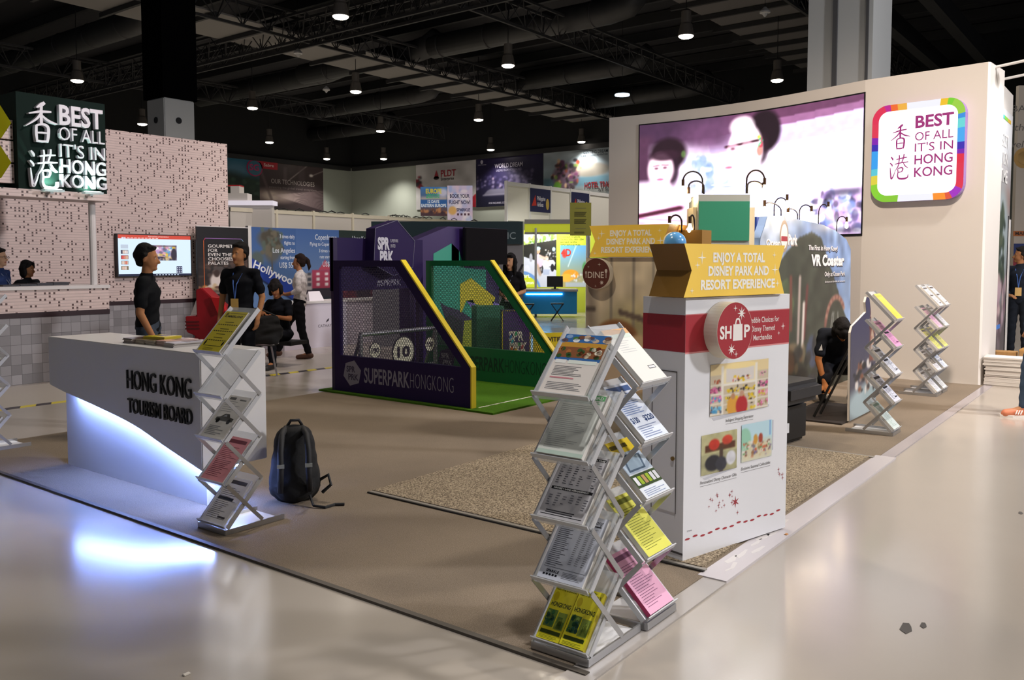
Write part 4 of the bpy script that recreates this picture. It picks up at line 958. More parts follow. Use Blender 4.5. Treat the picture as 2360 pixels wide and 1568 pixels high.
# ============================================================ PURPLE AND GREEN GAME CAGE
PUR = mat('purple_panel', '#221046', .55, spec=.25); GRN = mat('green_panel_paint', '#17683c', .35); YEL = mat('yellow_edge', '#e6cd33', .4)
PURD = mat('purple_dark', '#251642', .4); MESHP = mat('mesh_purple', '#3d3450', .5); MESHG = mat('mesh_green', '#3c5a4a', .5)
def net(poly, dx, slope, w, y, m=None):
    """expanded metal: two families of slanted strips clipped to a convex polygon in (x,z)"""
    m = m or MB(); xs = [p[0] for p in poly]; zs = [p[1] for p in poly]
    for sgn in (1, -1):
        x = min(xs) - (max(zs) - min(zs)) / slope - dx
        while x < max(xs) + (max(zs) - min(zs)) / slope + dx:
            # line: X = x + sgn*(Z-z0)/slope
            z0 = min(zs); a = (x, z0); d = (sgn / slope, 1.0); lo, hi = -1e9, 1e9; n = len(poly)
            for i in range(n):
                p, q = poly[i], poly[(i + 1) % n]; e = (q[0] - p[0], q[1] - p[1])
                den = e[0] * d[1] - e[1] * d[0]; num = e[0] * (a[1] - p[1]) - e[1] * (a[0] - p[0])
                if abs(den) < 1e-9:
                    if num < 0: lo, hi = 1, 0
                elif den > 0: lo = max(lo, -num / den)
                else: hi = min(hi, -num / den)
            if hi > lo:
                p0 = (a[0] + d[0] * lo, y, a[1] + d[1] * lo); p1 = (a[0] + d[0] * hi, y, a[1] + d[1] * hi)
                m.bar(p0, p1, w, .0015, (0, 1, 0))
            x += dx
    return m
def hexlogo(P, cx, cz, r, bg, fg, rot=.25):
    P.poly([(cx + r * math.sin(rot + k * math.pi / 3), cz + r * math.cos(rot + k * math.pi / 3)) for k in range(6)][::-1], bg); P.up()
    P.text('SPR', cx - r * .62, cz + r * .08, r * .42, fg, r * .95, .03).text('PRK', cx - r * .42, cz - r * .5, r * .42, fg, r * 1.1, .03)
t = thing('game_cage', 'purple and green mesh sided football game cage on artificial grass', 'game cage', (0, 0, .012))
TG = t
GRASS = speck_mat('artificial_grass', '#4a7a12', '#355c0c', '#6a9a22', 380, 1.0)
MB().box(6.64, 8.62, 5.30, 7.95, 0, .02).build('grass_mat', GRASS, t)
m = MB(); rg = random.Random(9)
for i in range(30): x = 6.80 + i * .051; m.box(x, x + .045, 5.60 + rg.uniform(-.006, .006), 5.622 + rg.uniform(-.006, .006), .020, .0225)
m.build('white_line', mat('turf_white', '#d8d8c4', .9), t)
def side(parent, X0, Y0, L, frm, meshm, name, zk=.42, zt=1.53, xt=1.10):
    R = Matrix.Translation((X0, Y0, .02)) @ Matrix.Rotation(math.radians(-90), 4, 'Z')
    m = MB(); m.m = R
    m.prism([(0, 0), (L, 0), (L, zk), (0, zk)], 0, .05)                       # kick panel
    m.prism([(0, zk), (.095, zk), (.095, zt), (0, zt)], 0, .05)
    m.prism([(.095, zt - .07), (xt - .10, zt - .07), (xt, zt), (.095, zt)], 0, .05)
    m.prism([(L - .13, zk), (L, zk), (xt, zt), (xt - .10, zt - .07)], 0, .05)
    fr = m.build(name, frm, parent)
    n = MB(); n.m = R; net([(.09, zk - .01), (L - .12, zk - .01), (xt - .08, zt - .06), (.09, zt - .06)], .026, 2.0, .0062, .025, n); n.build('mesh_net', meshm, fr)
    e = MB(); e.m = R
    e.prism([(L, 0), (L + .016, 0), (L + .016, zk + .008), (xt + .014, zt + .008), (xt, zt), (L, zk)], -.012, .062); e.build('yellow_edge', YEL, fr)
    return R, fr
R1, f1 = side(t, 6.72, 7.75, 2.10, PUR, MESHP, 'purple_side')
P = Print(); P.m = R1; P.L = 2; c = '#8d8a9a'
hexlogo(P, .30, .225, .155, c, '#2c2244'); P.text('SUPERPARK', .50, .135, .165, c, .72, .02).text('HONGKONG', 1.23, .135, .165, c, .63, -.018)
P.build('lettering', VC, f1)
R2, f2_ = side(t, 8.35, 7.80, 2.07, GRN, MESHG, 'green_side')
P = Print(); P.m = R2; P.L = 2; c = '#0f3a2a'
hexlogo(P, .36, .24, .15, '#2c2244', '#9a98a4'); P.text('SUPERPARK', .62, .14, .165, c, .70, .02).text('HONGKONG', 1.33, .14, .165, c, .62, -.018); P.build('lettering', VC, f2_)
# back beam and polygon sign
MB().box(6.72, 8.25, 7.76, 7.82, 1.19, 1.82).build('back_beam', PUR, t)
MB().box(6.72, 6.78, 7.752, 7.80, .02, 1.82).build('post', PURD, t); MB().box(8.17, 8.25, 7.76, 7.82, .02, 1.19).build('post', PURD, t)
P = Print(.001); P.m = Matrix.Translation((0, 7.758, 0)); P.text('#SPRPRK', 7.42, 1.235, .075, '#b9b4c4', .42, .01); P.build('beam_lettering', VC, t)
px = lambda pts, Y_: [tuple(AY(a, b, Y_)[[0, 2]] - np.array([0, .012])) for a, b in pts]
poly = [(7.22, 1.50), (7.25, 1.94), (7.62, 2.05), (7.93, 1.80), (7.89, 1.46), (7.55, 1.36)]
sgn = MB().prism(poly[::-1], 7.60, 7.76).build('polygon_sign', PUR, t)
m = MB()
for i in range(len(poly)): m.bar((poly[i][0], 7.599, poly[i][1]), (poly[(i + 1) % 6][0], 7.599, poly[(i + 1) % 6][1]), .006, .006, (0, 1, 0))
m.build('sign_edging', mat('edge_silver', '#6d6a80', .4), sgn)
P = Print(.001); P.m = Matrix.Translation((0, 7.597, 0)); c = '#c9c6d2'
P.text('SPR', 7.285, 1.69, .135, c, .20, .05).text('PRK', 7.32, 1.525, .135, c, .235, .05).text('SUPERPARK', 7.50, 1.775, .04, c, .135, -.005).text('UNITED', 7.50, 1.71, .04, c, .085, -.005); P.build('sign_lettering', VC, sgn)
# aluminium target frame inside
t = thing('target_frame', 'aluminium pipe frame with three round numbered targets inside the mesh cage', 'target frame', (6.90, 7.50, .034))
m = MB(); w = 1.30
for x in (0, w): m.tube([(x, 0, 0), (x, 0, .66)], .028, 10)
m.tube([(0, 0, .655), (w, 0, .655)], .028, 10); m.tube([(0, .24, .03), (w, .24, .03)], .02, 8)
for x in (0, w): m.tube([(x, 0, .64), (x, .24, .03)], .02, 8)
m.tube([(0, 0, .20), (w, 0, .20)], .018, 8)
m.build('pipe_frame', ALU, t)
for nm, x, z, r, s in (('100', .2, .455, .095, .5), ('100', 1.16, .455, .095, .5), ('10', .68, .40, .20, .62)):
    d = MB().disc(x, z, r, -.034, -.029, 28); o = d.build('target', mat('target_rim', '#26222a', .5), t)
    P = Print(.0008); P.m = Matrix.Translation((0, -.035, 0)); P.ell(x, z, r * .9, r * .9, '#d9d3bd'); P.up(); h = r * .62; P.text(nm, x, z - h / 2, h, '#2a2230', r * (1.25 if nm == '100' else 1.1), .04, 'c'); P.build('target_number', VC, o)
# tall tower with printed shapes behind the green side
t = thing('print_tower', 'purple gabled display wall with teal and yellow shapes behind the green mesh side', 'display wall', (0, 8.02, .012))
MB().prism([(8.27, 0), (10.2, 0), (10.2, 2.03), (9.05, 2.03), (8.27, 1.79)], 0, .2).build('wall_panel', mat('purple_bright', '#2f1b56', .4), t)
P = Print(.0015); P.L = 2; Q = lambda pts: px(pts, 8.0)
P.poly(Q([(1001, 800), (1122, 800), (1122, 622), (1072, 618), (1060, 578), (1043, 561), (1001, 585)]), '#2f9a80').poly(Q([(1043, 561), (1060, 578), (1060, 608), (1043, 608)]), '#136a44'); P.up()
P.poly(Q([(1016, 697), (1030, 706), (1062, 716), (1090, 735), (1076, 800), (1040, 790), (1030, 740)]), '#33204a').poly(Q([(1000, 718), (1016, 720), (1030, 740), (1052, 770), (1056, 800), (1000, 800)]), '#1d5a44'); P.up()
P.poly(Q([(1062, 655), (1087, 641), (1143, 686), (1140, 695), (1133, 712), (1076, 694), (1066, 720), (1062, 720)]), '#d8cc2c').poly(Q([(1072, 740), (1102, 735), (1102, 802), (1066, 802)]), '#9aa42c').poly(Q([(1076, 693), (1092, 692), (1102, 712), (1098, 722)]), '#7c68c0').poly(Q([(1134, 694), (1150, 700), (1158, 708), (1140, 708)]), '#8a78cc')
P.build('printed_shapes', VC, t)
p = DD(1128, 700, 11.55)
t = MB().box(-.02, .36, 0, .4, 0, .93).build('plinth_box', mat('teal_box', '#2f6b54', .5)); t.location = (p[0] - .12, p[1] + .1, .012); t.rotation_euler.z = math.radians(-40); tag(t, 'dark green plinth box between the green mesh side and the purple poster box', 'plinth')
p = DD(1190, 765, 11.2); t = thing('poster_box', 'purple poster box with yellow border and multicoloured lettering', 'poster box', (p[0], p[1], .012), -46)
MB().box(-.19, .19, 0, .22, 0, .90).build('body', PUR, t); P = Print(.001); P.L = 1
P.rect(-.19, .03, .19, .9, '#d8bf30'); P.up().rect(-.178, .04, .178, .888, '#452065'); P.up()
for i in range(14): P.rect(-.19 + i * .028, .885, -.176 + i * .028, .9, '#302040')
P.text('SPR', -.10, .50, .12, '#e0d8d0', .2, .04).text('PRK', -.09, .33, .14, '#e0d8d0', .24, .04); P.up()
for i, (a, b, c) in enumerate([(-.09, .52, '#3a8ad0'), (-.02, .56, '#40b070'), (-.08, .36, '#e07030'), (-.03, .34, '#e0b030'), (.02, .42, '#48a060'), (.06, .38, '#c04050'), (-.07, .46, '#40c0d0')]): P.poly([(a, b), (a + .035, b + .02), (a + .03, b + .06), (a + .005, b + .05)], c)
P.text('SPRPRK', -.13, .08, .06, '#d8bf30', .26, .03); P.build('poster_print', VC, t)
# black TV on a stand
t = thing('television', 'switched off black television mounted high on the purple wall behind the green mesh side', 'television', (9.30, 7.93, .012), 0)
MB().box(0, .97, -.02, .03, 1.495, 2.02).build('panel', mat('tv_glass', '#070708', .7, spec=.1), t, bevel=.006); MB().box(.3, .6, .03, .088, 1.65, 1.85).build('wall_bracket', BLACK, t); MB().box(-.003, .973, -.012, .034, 1.492, 2.023).build('bezel', BLACK, t)
# yellow activities board
g = DD(1268, 800, 10.75); t = thing('activity_board', 'yellow notice board with dark lettering, half hidden behind the nearest rack', 'notice board', (g[0], g[1], .012), -40)
b_ = MB().box(-.22, .22, 0, .012, .22, .64).build('board', mat('board_yellow', '#e6cf2a', .5), t); P = Print(.001); P.L = 1
P.text('ACTIVITIES!', -.19, .53, .055, '#2a2038', .38, .03).text('FREE CHALLENGE', -.10, .45, .025, '#7a5a1c', .28).text('gets 100 points', -.06, .40, .025, '#7a5a1c', .24).text('win a prize', -.02, .35, .025, '#7a5a1c', .19); P.build('lettering', VC, b_)
m = MB(); [m.bar((x, .02, .0), (x, .02, .4), .02, .02) for x in (-.16, .16)]; m.box(-.19, .19, -.05, .1, 0, .012); m.build('stand', DARK, t)

# ============================================================ LEFT COUNTER AND TILED WALL
def tile_mat(name, size, base, var, dark=None, line=.12, rowonly=False, seed=0.0):
    m = mat(name, base, .45); n, l, b = nodes(m)
    def math_(op, a, bb=None):
        q = n.new('ShaderNodeMath'); q.operation = op
        for i, v in enumerate((a, bb)):
            if v is None: continue
            if isinstance(v, (int, float)): q.inputs[i].default_value = v
            else: l.new(v, q.inputs[i])
        return q.outputs[0]
    tc = n.new('ShaderNodeTexCoord'); sp = n.new('ShaderNodeSeparateXYZ'); l.new(tc.outputs['Object'], sp.inputs[0])
    x = math_('DIVIDE', sp.outputs[0], size[0]); z = math_('DIVIDE', sp.outputs[2], size[1])
    fx, fz = math_('FLOOR', x), math_('FLOOR', z); rx_, rz_ = math_('FRACT', x), math_('FRACT', z)
    cb = n.new('ShaderNodeCombineXYZ'); l.new(fx, cb.inputs[0]); l.new(fz, cb.inputs[1]); cb.inputs[2].default_value = seed
    wn = n.new('ShaderNodeTexWhiteNoise'); wn.noise_dimensions = '3D'; l.new(cb.outputs[0], wn.inputs['Vector'])
    c0 = lin(base); mx = n.new('ShaderNodeMix'); mx.data_type = 'RGBA'
    mx.inputs[6].default_value = (*[v * (1 - var) for v in c0], 1); mx.inputs[7].default_value = (*[min(1, v * (1 + var)) for v in c0], 1); l.new(wn.outputs['Value'], mx.inputs[0]); out = mx.outputs[2]
    if dark:
        thr, col = dark
        cmp_ = math_('GREATER_THAN', wn.outputs['Value'], thr)
        inx = math_('MULTIPLY', math_('GREATER_THAN', rx_, .3), math_('LESS_THAN', rx_, .74)); inz = math_('MULTIPLY', math_('GREATER_THAN', rz_, .16), math_('LESS_THAN', rz_, .86))
        k = math_('MULTIPLY', cmp_, math_('MULTIPLY', inx, inz)); m2 = n.new('ShaderNodeMix'); m2.data_type = 'RGBA'; l.new(k, m2.inputs[0]); l.new(out, m2.inputs[6]); m2.inputs[7].default_value = (*lin(col), 1); out = m2.outputs[2]
    ln = math_('LESS_THAN', rz_, line)
    if not rowonly: ln = math_('MAXIMUM', ln, math_('LESS_THAN', rx_, line))
    m3 = n.new('ShaderNodeMix'); m3.data_type = 'RGBA'; l.new(ln, m3.inputs[0]); l.new(out, m3.inputs[6]); m3.inputs[7].default_value = (*[v * (.72 if rowonly else .4) for v in c0], 1); l.new(m3.outputs[2], b.inputs['Base Color'])
    bp = n.new('ShaderNodeBump'); bp.inputs['Strength'].default_value = .4; bp.inputs['Distance'].default_value = .004; l.new(math_('SUBTRACT', 1.0, ln), bp.inputs['Height']); l.new(bp.outputs[0], b.inputs['Normal'])
    return m
MOSA = tile_mat('strip_mosaic', (.058, .040), '#d8c4be', .04, (.70, '#57413d'), .2, True)
SQUA = tile_mat('square_tiles', (.125, .125), '#8f8d90', .28, None, .035)
BAND = mat('dark_band', '#2a161c', .4)
t = thing('info_counter', 'long tiled counter with dark band and white top under the backlit fascia', 'counter', (1.4, 11.4, 0))
L = 4.52
MB().box(0, L, 0, .7, 0, .84).build('tiled_base', SQUA, t); MB().box(-.003, L + .003, -.006, .7, .84, .905).build('dark_band', BAND, t); MB().box(0, L, 0, .7, .905, 1.19).build('mosaic_front', MOSA, t)
MB().box(-.01, L + .01, -.02, .72, 1.19, 1.235).build('counter_top', WHITE, t)
MB().tube([(L - .1, .2, 1.235), (L - .1, .2, 2.36)], .045, 12).build('post', WHITE, t)
m = MB().k('#22222a'); [m.box(L - 1.25 + i * .22, L - 1.05 + i * .22, .2 + .03 * i, .5, 1.235, 1.25 + .008 * i) for i in range(4)]
q = m.build('paper_pile', VC); q.location = (1.4, 11.4, .001); tag(q, 'dark folders lying on the tiled counter beside the white post', 'folders')
fy = 11.4
t = thing('backlit_fascia', 'black fascia panel with raised white lettering lit green from below over the counter', 'sign', (0, fy, 0))
xl, xr = AY(36, 222, fy)[0], AY(241, 240, fy)[0]; zt = 3.66; zb = 2.46
MB().box(xl, xr, 0, .5, zb, zt).build('panel', mat('fascia_black', '#0b1f1a', .75, spec=.15), t)
MB().box(1.6, xr + .015, -.02, .5, 2.36, zb).build('mosaic_strip', MOSA, t)
MB().box(1.7, xl, .22, .5, zb, zt - .32).build('left_panel', mat('fascia_black'), t)
for i, (a, b) in enumerate(((273, 318), (322, 371), (375, 420))):
    z1, z0 = AY(18, a, fy)[2], AY(18, b, fy)[2]; MB().box(1.9, xl - .005, .1, .215, z0, z1).build('mosaic_panel', MOSA, t)
OLV = mat('olive_plate', '#75720a', .85, spec=.05)
for py, k in ((277, 0), (370, 1)):
    cpt = AY(-22, py, fy); r = .245; MB().prism([(cpt[0] + r * math.cos(j * math.pi / 3), cpt[2] + r * math.sin(j * math.pi / 3) * .95) for j in range(6)], .02, .1).build('hexagon_plate', OLV, t)
LET = mat('letter_white', '#dfdce4', .4)
def fx(px_): return AY(px_, 340, fy)[0]
def fz(px_, py_): return AY(px_, py_, fy)[2]
rows = [('BEST', 133, 233, 297, 254, .025), ('OF ALL', 132, 236, 333, 297, -.006), ("IT'S IN", 133, 236, 371, 337, -.006), ('HONG', 134, 237, 404, 374, .012), ('KONG', 134, 238, 438, 408, .012)]
m = MB()
for s, a, b, y0_, y1_, bo in rows:
    z0 = fz(a, {297: 287, 333: 323, 371: 362, 404: 398, 438: 431}[y0_]); z1 = fz(a, {254: 244, 297: 293, 337: 332, 374: 367, 408: 402}[y1_])
    text3d(m, s, fx(a), z0, z1 - z0, fx(b) - fx(a), -.07, 0, bo)
m.build('lettering', LET, t)
m = MB(); xa_, xb_ = fx(54), fx(128)
brush(m, XIANG, xa_, fz(54, 330), xb_ - xa_, fz(54, 232) - fz(54, 330), -.07, 0, .95); m.build('character_lettering', LET, t)
m = MB(); brush(m, GANG, fx(61), fz(61, 434), fx(130) - fx(61), fz(61, 340) - fz(61, 434), -.07, 0, .95); m.build('character_lettering', LET, t)
for i, (px_, lb) in enumerate(((104, 'left'), (195, 'right'))):
    x = fx(px_); q = thing('fascia_floodlight', 'small clear floodlight on the mosaic ledge under the %s half of the fascia lettering' % lb, 'floodlight', (x, fy - .18, 2.462), 0, 'floodlights under the fascia')
    MB().box(-.12, .12, -.05, .05, -.03, .0).build('case', mat('clear_case', '#cfd3d8', .2, alpha=.6), q); MB().box(-.10, .10, -.03, .03, .0005, .006).build('lens', mat('green_lens', '#d8fff0', emit=8), q); MB().box(-.02, .02, .03, .155, -.05, -.03).build('bracket', ALU, q)
    light('SPOT', 'fascia_light', (x, fy - .13, 2.49), (x, fy - .0, 2.66), 34, (.62, 1, .84), .03, 125, 1.0)
# tiled wall
TWX0, TWX1 = 1.2, AY(523, 330, 13.5)[0]
t = thing('tiled_wall', 'tall wall of pale strip mosaic above a dark band and square grey tiles', 'wall', (TWX0, 13.5, 0)); L = TWX1 - TWX0
MB().box(0, L, 0, .25, 0, .84).build('square_tiling', SQUA, t); MB().box(0, L + .003, -.006, .25, .84, .905).build('dark_band', BAND, t); MB().box(0, L, 0, .25, .905, 3.66).build('mosaic', MOSA, t)
# presentation TV
x0, x1 = AY(268, 540, 13.42)[0], AY(440, 545, 13.42)[0]; z0, z1 = 1.30, 2.00; w = x1 - x0; h = z1 - z0
t = thing('presentation_screen', 'wall television showing a slide editor with a street photo', 'television', (x0, 13.44, z0)); MB().box(0, w, -.03, .057, 0, h).build('case', BLACK, t)
P = Print(.0012); P.m = Matrix.Translation((0, -.0305, 0)); m_ = .018
P.rect(m_, m_ * .8, w - m_, h - m_ * .8, '#d5e9fb'); P.up(); P.rect(m_, h * .89, w - m_, h - m_ * .8, '#c8402c').rect(m_ + .06, h * .885, m_ + .13, h * .925, '#d5e9fb').rect(m_, m_ * .8, w - m_, h * .065, '#0d1b3a')
rg = random.Random(4)
P.up()
P.text('Attractions presentation', w * .4, h * .935, .02, '#f4d8d0', w * .28)
for i in range(9): P.rect(m_ + .15 + i * .062, h * .90, m_ + .195 + i * .062, h * .915, '#efcfc8')
for i in range(8): P.rect(w * .5 + i * .055, h * .028, w * .5 + i * .055 + .022, h * .05, '#cfe0f4')
for i, c in enumerate(['#b8c4d4', '#3a3348', '#8c3a40', '#6a8ea8', '#7a6a50']): P.rect(w * .045, h * (.66 - i * .125), w * .14, h * (.75 - i * .125), c)
P.up()
for i in range(1, 5):
    for j in range(5): P.rect(w * (.05 + .08 * rg.random()), h * (.665 - i * .125), w * (.06 + .08 * rg.random()), h * (.74 - i * .125), rg.choice(['#e0e0e8', '#2a2434', '#c8a890', '#d04040']))
P.rect(w * .78, h * .075, w * .86, h * .24, '#16204a'); P.up()
for i in range(9): P.rect(w * (.787 + .025 * (i % 3)), h * (.09 + .05 * (i // 3)), w * (.800 + .025 * (i % 3)), h * (.118 + .05 * (i // 3)), '#dce4f4')
P.build('screen', glow(1.1), t)
q = Paint(50, 36, '#8a7f90', 8); q.speck(120, .05, .3, .9, 1, .06, ['#e8d8e8', '#b890c8', '#f0c838', '#6a5a78', '#e8a0b8', '#50a0d8', '#f4f0f4']).speck(60, 0, 0, 1, .4, .05, ['#26223a', '#e0c8b0', '#3c3450', '#d0b060']).rect(.0, .88, 1, 1, '#2c2438', .5).ell(.9, .4, .1, .4, '#2a2436')
q.build('slide_photo', glow(1.0), t, w * .38, h * .38, w * .785, h * .745, -.038)
# black food banner
x0, x1 = AY(452, 522, 13.3)[0], AY(571, 524, 13.3)[0]; z1 = AY(452, 522, 13.3)[2]; w = x1 - x0
t = thing('food_banner', 'black roll-up banner with white lettering and a kitchen photo', 'banner', (x0, 13.3, 0)); MB().box(0, w, 0, .02, .06, z1).build('sheet', BLACK, t); MB().box(0, w, -.06, .08, 0, .06).build('base', ALU, t); MB().box(0, w, -.008, .025, z1, z1 + .015).build('top_bar', WHITE, t)
q = Paint(60, 70, '#2c221e', 9); q.rect(0, .5, 1, 1, '#241d1b').speck(70, 0, .4, 1, .95, .06, ['#4a3a34', '#1a1514', '#5c4a40', '#2c2724']).rect(.3, .5, .5, .75, '#6c6460', .6).ell(.36, .34, .13, .24, '#d9cfc8', 1, .3).ell(.62, .38, .12, .26, '#cfc6c0', 1, .3).ell(.36, .56, .06, .1, '#3a2a24', 1, .3).ell(.61, .6, .06, .1, '#b89c88', 1, .3).speck(60, 0, .0, 1, .24, .06, ['#8a6a4c', '#c8b088', '#5a3c30', '#b8843c', '#d8d0c8']).rect(0, 0, 1, .12, '#3a2c26', .8, .1)
q.build('kitchen_photo', VC, t, .02, .98, w - .02, 1.62, -.003)
P = Print(.001); P.L = 4; fh = z1
for i, s in enumerate(['GOURMET', 'FOR', 'EVEN THE', 'CHOOSIEST', 'PALATES']): P.text(s, w * .21, z1 - .36 - i * .075, .053, '#e8e4e0', {0: .36, 1: .135, 2: .34, 3: .41, 4: .29}[i] * w / .75, .012)
pts = [(w * .13, .98), (w * .13, z1 - .24), (w * .16, z1 - .2), (w * .86, z1 - .2), (w * .9, z1 - .24), (w * .9, z1 - .38)]
for i, c in enumerate(['#d06a30', '#c0304a', '#8a60a0', '#6a90b0', '#9aa878']): P.k(c); P._stroke([(*pts[i], .006), (*pts[i + 1], .006)], P.y(), None)
P.build('lettering', VC, t)
# ---- flight route display wall, its white counter
DY = 14.5; x0 = AY(571, 522, DY)[0]; x1 = 13.9; z1 = 2.24
t = thing('route_display_wall', 'blue display wall advertising flight routes, with palm and red house prints', 'display wall', (x0, DY, 0)); MB().box(0, x1 - x0, 0, .08, 0, z1).build('panel', BLACK, t)
xs = lambda p_: AY(p_, 560, DY)[0] - x0
MB().box(0, xs(579), -.01, .08, 0, z1 + .02).build('white_edge', WHITE, t)
wa, wb, wc = xs(579), xs(682), xs(781)
q = Paint(80, 110, '#4a6a9c', 3); q.grad('#5f7fae', '#3c5c94'); q.line(.47, .1, .42, .98, .012, '#5c5548').ell(.40, .86, .26, .12, '#5a564c', .9, .5).ell(.45, .72, .2, .16, '#5f5a4e', .8, .5).speck(50, .18, .66, .68, .98, .05, ['#4a463c', '#6a6456', '#57645c'])
q.ell(.12, .6, .14, .1, '#5c6048', .7, .5).poly([(.0, .62), (1.02, .22), (1.02, .04), (.0, .42)], '#23409a').line(.0, .42, 1, .04, .012, '#16264c'); q.build('route_print', VC, t, wa, .62, wb, z1, -.003)
q = Paint(70, 110, '#4a6ba0', 4); q.grad('#7d92b0', '#42629c'); q.rect(0, .0, 1, .22, '#2a2f3c').rect(.0, .2, .35, .42, '#a9a4a6').rect(.35, .22, 1, .46, '#a8405a')
q.poly([(.5, .46), (.66, .6), (.82, .46)], '#b84a60')
for i in range(5):
    for j in range(3): q.rect(.05 + .2 * i, .25 + .07 * j, .13 + .2 * i, .29 + .07 * j, '#e4dadd' if i > 1 else '#4a4c58')
q.rect(0, .1, 1, .2, '#3c3440'); q.build('house_print', VC, t, wb, .62, wc, z1, -.003)
q = Paint(30, 40, '#26332f', 5); q.grad('#3c2c30', '#24312e').speck(20, 0, 0, 1, .5, .1, ['#6a2c34', '#8a4450', '#402028']); q.build('city_print', VC, t, wc, .62, x1 - x0, z1, -.003)
P = Print(.002); P.L = 3; c = '#dfe6f0'; R_ = xs(679)
for s, h_, zz, ww_ in (('3 times daily', .075, 2.03, .38), ('flights to', .07, 1.90, .27), ('Los Angeles', .10, 1.73, .56), ('starting from', .07, 1.60, .37), ('US$ 559', .11, 1.42, .40)): P.text(s, R_, zz, h_, c, ww_, .006, 'r')
R_ = xs(774)
for s, h_, zz, ww_ in (('Copenhagen', .11, 2.02, .60), ('Flying to Copenhagen', .07, 1.89, .74), ('3 times weekly', .07, 1.75, .5), ('rate starts from', .07, 1.62, .48), ('US$ 650', .11, 1.44, .40)): P.text(s, R_ + .02, zz, h_, c, ww_, .006, 'r')
P.text('Hong Kong', xs(812), 2.02, .10, c, .5, .006)
a, b_ = (wa + .02, 1.43), (wb - .02, 1.02)
v, f = tfit('Hollywood', 0, 0, .16, math.hypot(b_[0] - a[0], b_[1] - a[1]) * 1.0, .02); an = math.atan2(b_[1] - a[1], b_[0] - a[0]); P.k('#e8ecf4'); P._add([(a[0] + p_[0] * math.cos(an) - p_[1] * math.sin(an), P.y(), a[1] + p_[0] * math.sin(an) + p_[1] * math.cos(an)) for p_ in v], f)
P.build('lettering', VC, t)
x0, x1 = AY(655, 760, 12.1)[0], 13.2
t = thing('airline_counter', 'low white counter in front of the blue route display wall', 'counter', (x0, 12.1, 0)); MB().box(0, x1 - x0, 0, .6, 0, .80).build('body', mat('lilac_white', '#d8d2de', .35), t); MB().box(-.02, x1 - x0, -.02, .62, .80, .835).build('counter_top', WHITE, t)
P = Print(.001); P.L = 1; q0 = AY(733, 760, 12.1)[0] - x0; P.text('CATHAY PACIFIC', q0, .36, .05, '#4a4450', .62).poly([(q0 + .18, .44), (q0 + .25, .47), (q0 + .26, .52), (q0 + .21, .49)], '#3a3440')
q0 += 1.3; P.text('CATHAY PACIFIC', q0, .40, .05, '#5a5460', .62).poly([(q0 + .18, .48), (q0 + .25, .51), (q0 + .26, .56), (q0 + .21, .53)], '#3a3440').ell(.1, .2, .03, .04, '#1c1a20', 12); P.build('lettering', VC, t)
p = AY(728, 688, 12.3); m = MB().slab([(-.16, -.08), (.16, -.08), (.16, -.07), (-.16, -.07)], 0, .001); m = MB()
m._add([(-.17, -.08, 0), (.17, -.08, 0), (.13, 0, .17), (-.13, 0, .17), (-.17, .08, 0), (.17, .08, 0)], [(0, 1, 2, 3), (5, 4, 3, 2), (0, 3, 4), (1, 5, 2), (0, 4, 5, 1)])
q = m.build('tent_card', mat('card_white', '#e6dfe6', .5)); q.location = (p[0], 12.35, .836); tag(q, 'white folded tent card standing on the airline counter', 'card')
# ---- dark teal header with lettering
p = DD(1205, 540, 15.5); p2 = DD(857, 540, 15.5); wl = math.hypot(p[0] - p2[0], p[1] - p2[1])
t = thing('airline_header', 'dark teal header panel over a grey wall behind the game cage', 'display wall', (p2[0], p2[1], 0), -52.7); MB().box(0, wl, 0, .15, 0, 1.86).build('grey_wall', mat('grey_booth', '#807e80', .6), t); MB().box(0, wl, -.06, .15, 1.86, 2.27).build('header', mat('teal_header', '#1e3338', .5), t)
P = Print(.002); P.m = Matrix.Translation((0, -.061, 0)); P.text('CATHAY PACIFIC', wl - .13, 1.955, .12, '#8e9c9e', 1.35, 0, 'r').rect(.98, 1.88, 1.35, 2.06, '#7d8a8c'); P.up(); P.rect(.99, 1.89, 1.34, 2.05, '#3a1830'); P.build('lettering', VC, t)
P = Print(.002); P.k('#2c2a30'); P._stroke([(wl - .35, .9, .015), (wl - .22, 1.15, .012), (wl - .05, 1.4, .02), (wl, 1.5, .02)], -.003, None); P.poly([(wl - .3, .3), (wl, .3), (wl, 1.35), (wl - .15, 1.15)], '#75747a'); P.build('printed_curve', VC, t)
# ---- plain white partition row behind
t = thing('partition_row', 'row of plain white booth partitions with upright posts behind the route display', 'partition', (AY(530, 475, 16.6)[0], 16.6, 0)); L = 8.6; H2 = 2.76
MB().box(0, L, 0, .03, 0, H2).build('panel', mat('partition_white', '#c9c2ba', .6), t)
m = MB()
for p_ in (637, 722, 812, 897, 975): x = AY(p_, 500, 16.6)[0] - AY(530, 475, 16.6)[0]; m = MB().box(x - .03, x + .03, -.03, .03, 0, H2 + .03); m.build('post', mat('post_cream', '#d8cfba', .5), t)
MB().box(0, L, -.02, .03, H2 - .09, H2).build('top_rail', mat('post_cream'), t)
m = MB()
for i in range(24): x = L * rg.random(); m.tube([(x, -.03, H2 + .01), (x + .1, -.05, H2 + .03 + .03 * rg.random()), (x + .25, -.03, H2 + .01)], .012, 5)
m.build('loose_cables', BLACK, t)['kind'] = 'stuff'
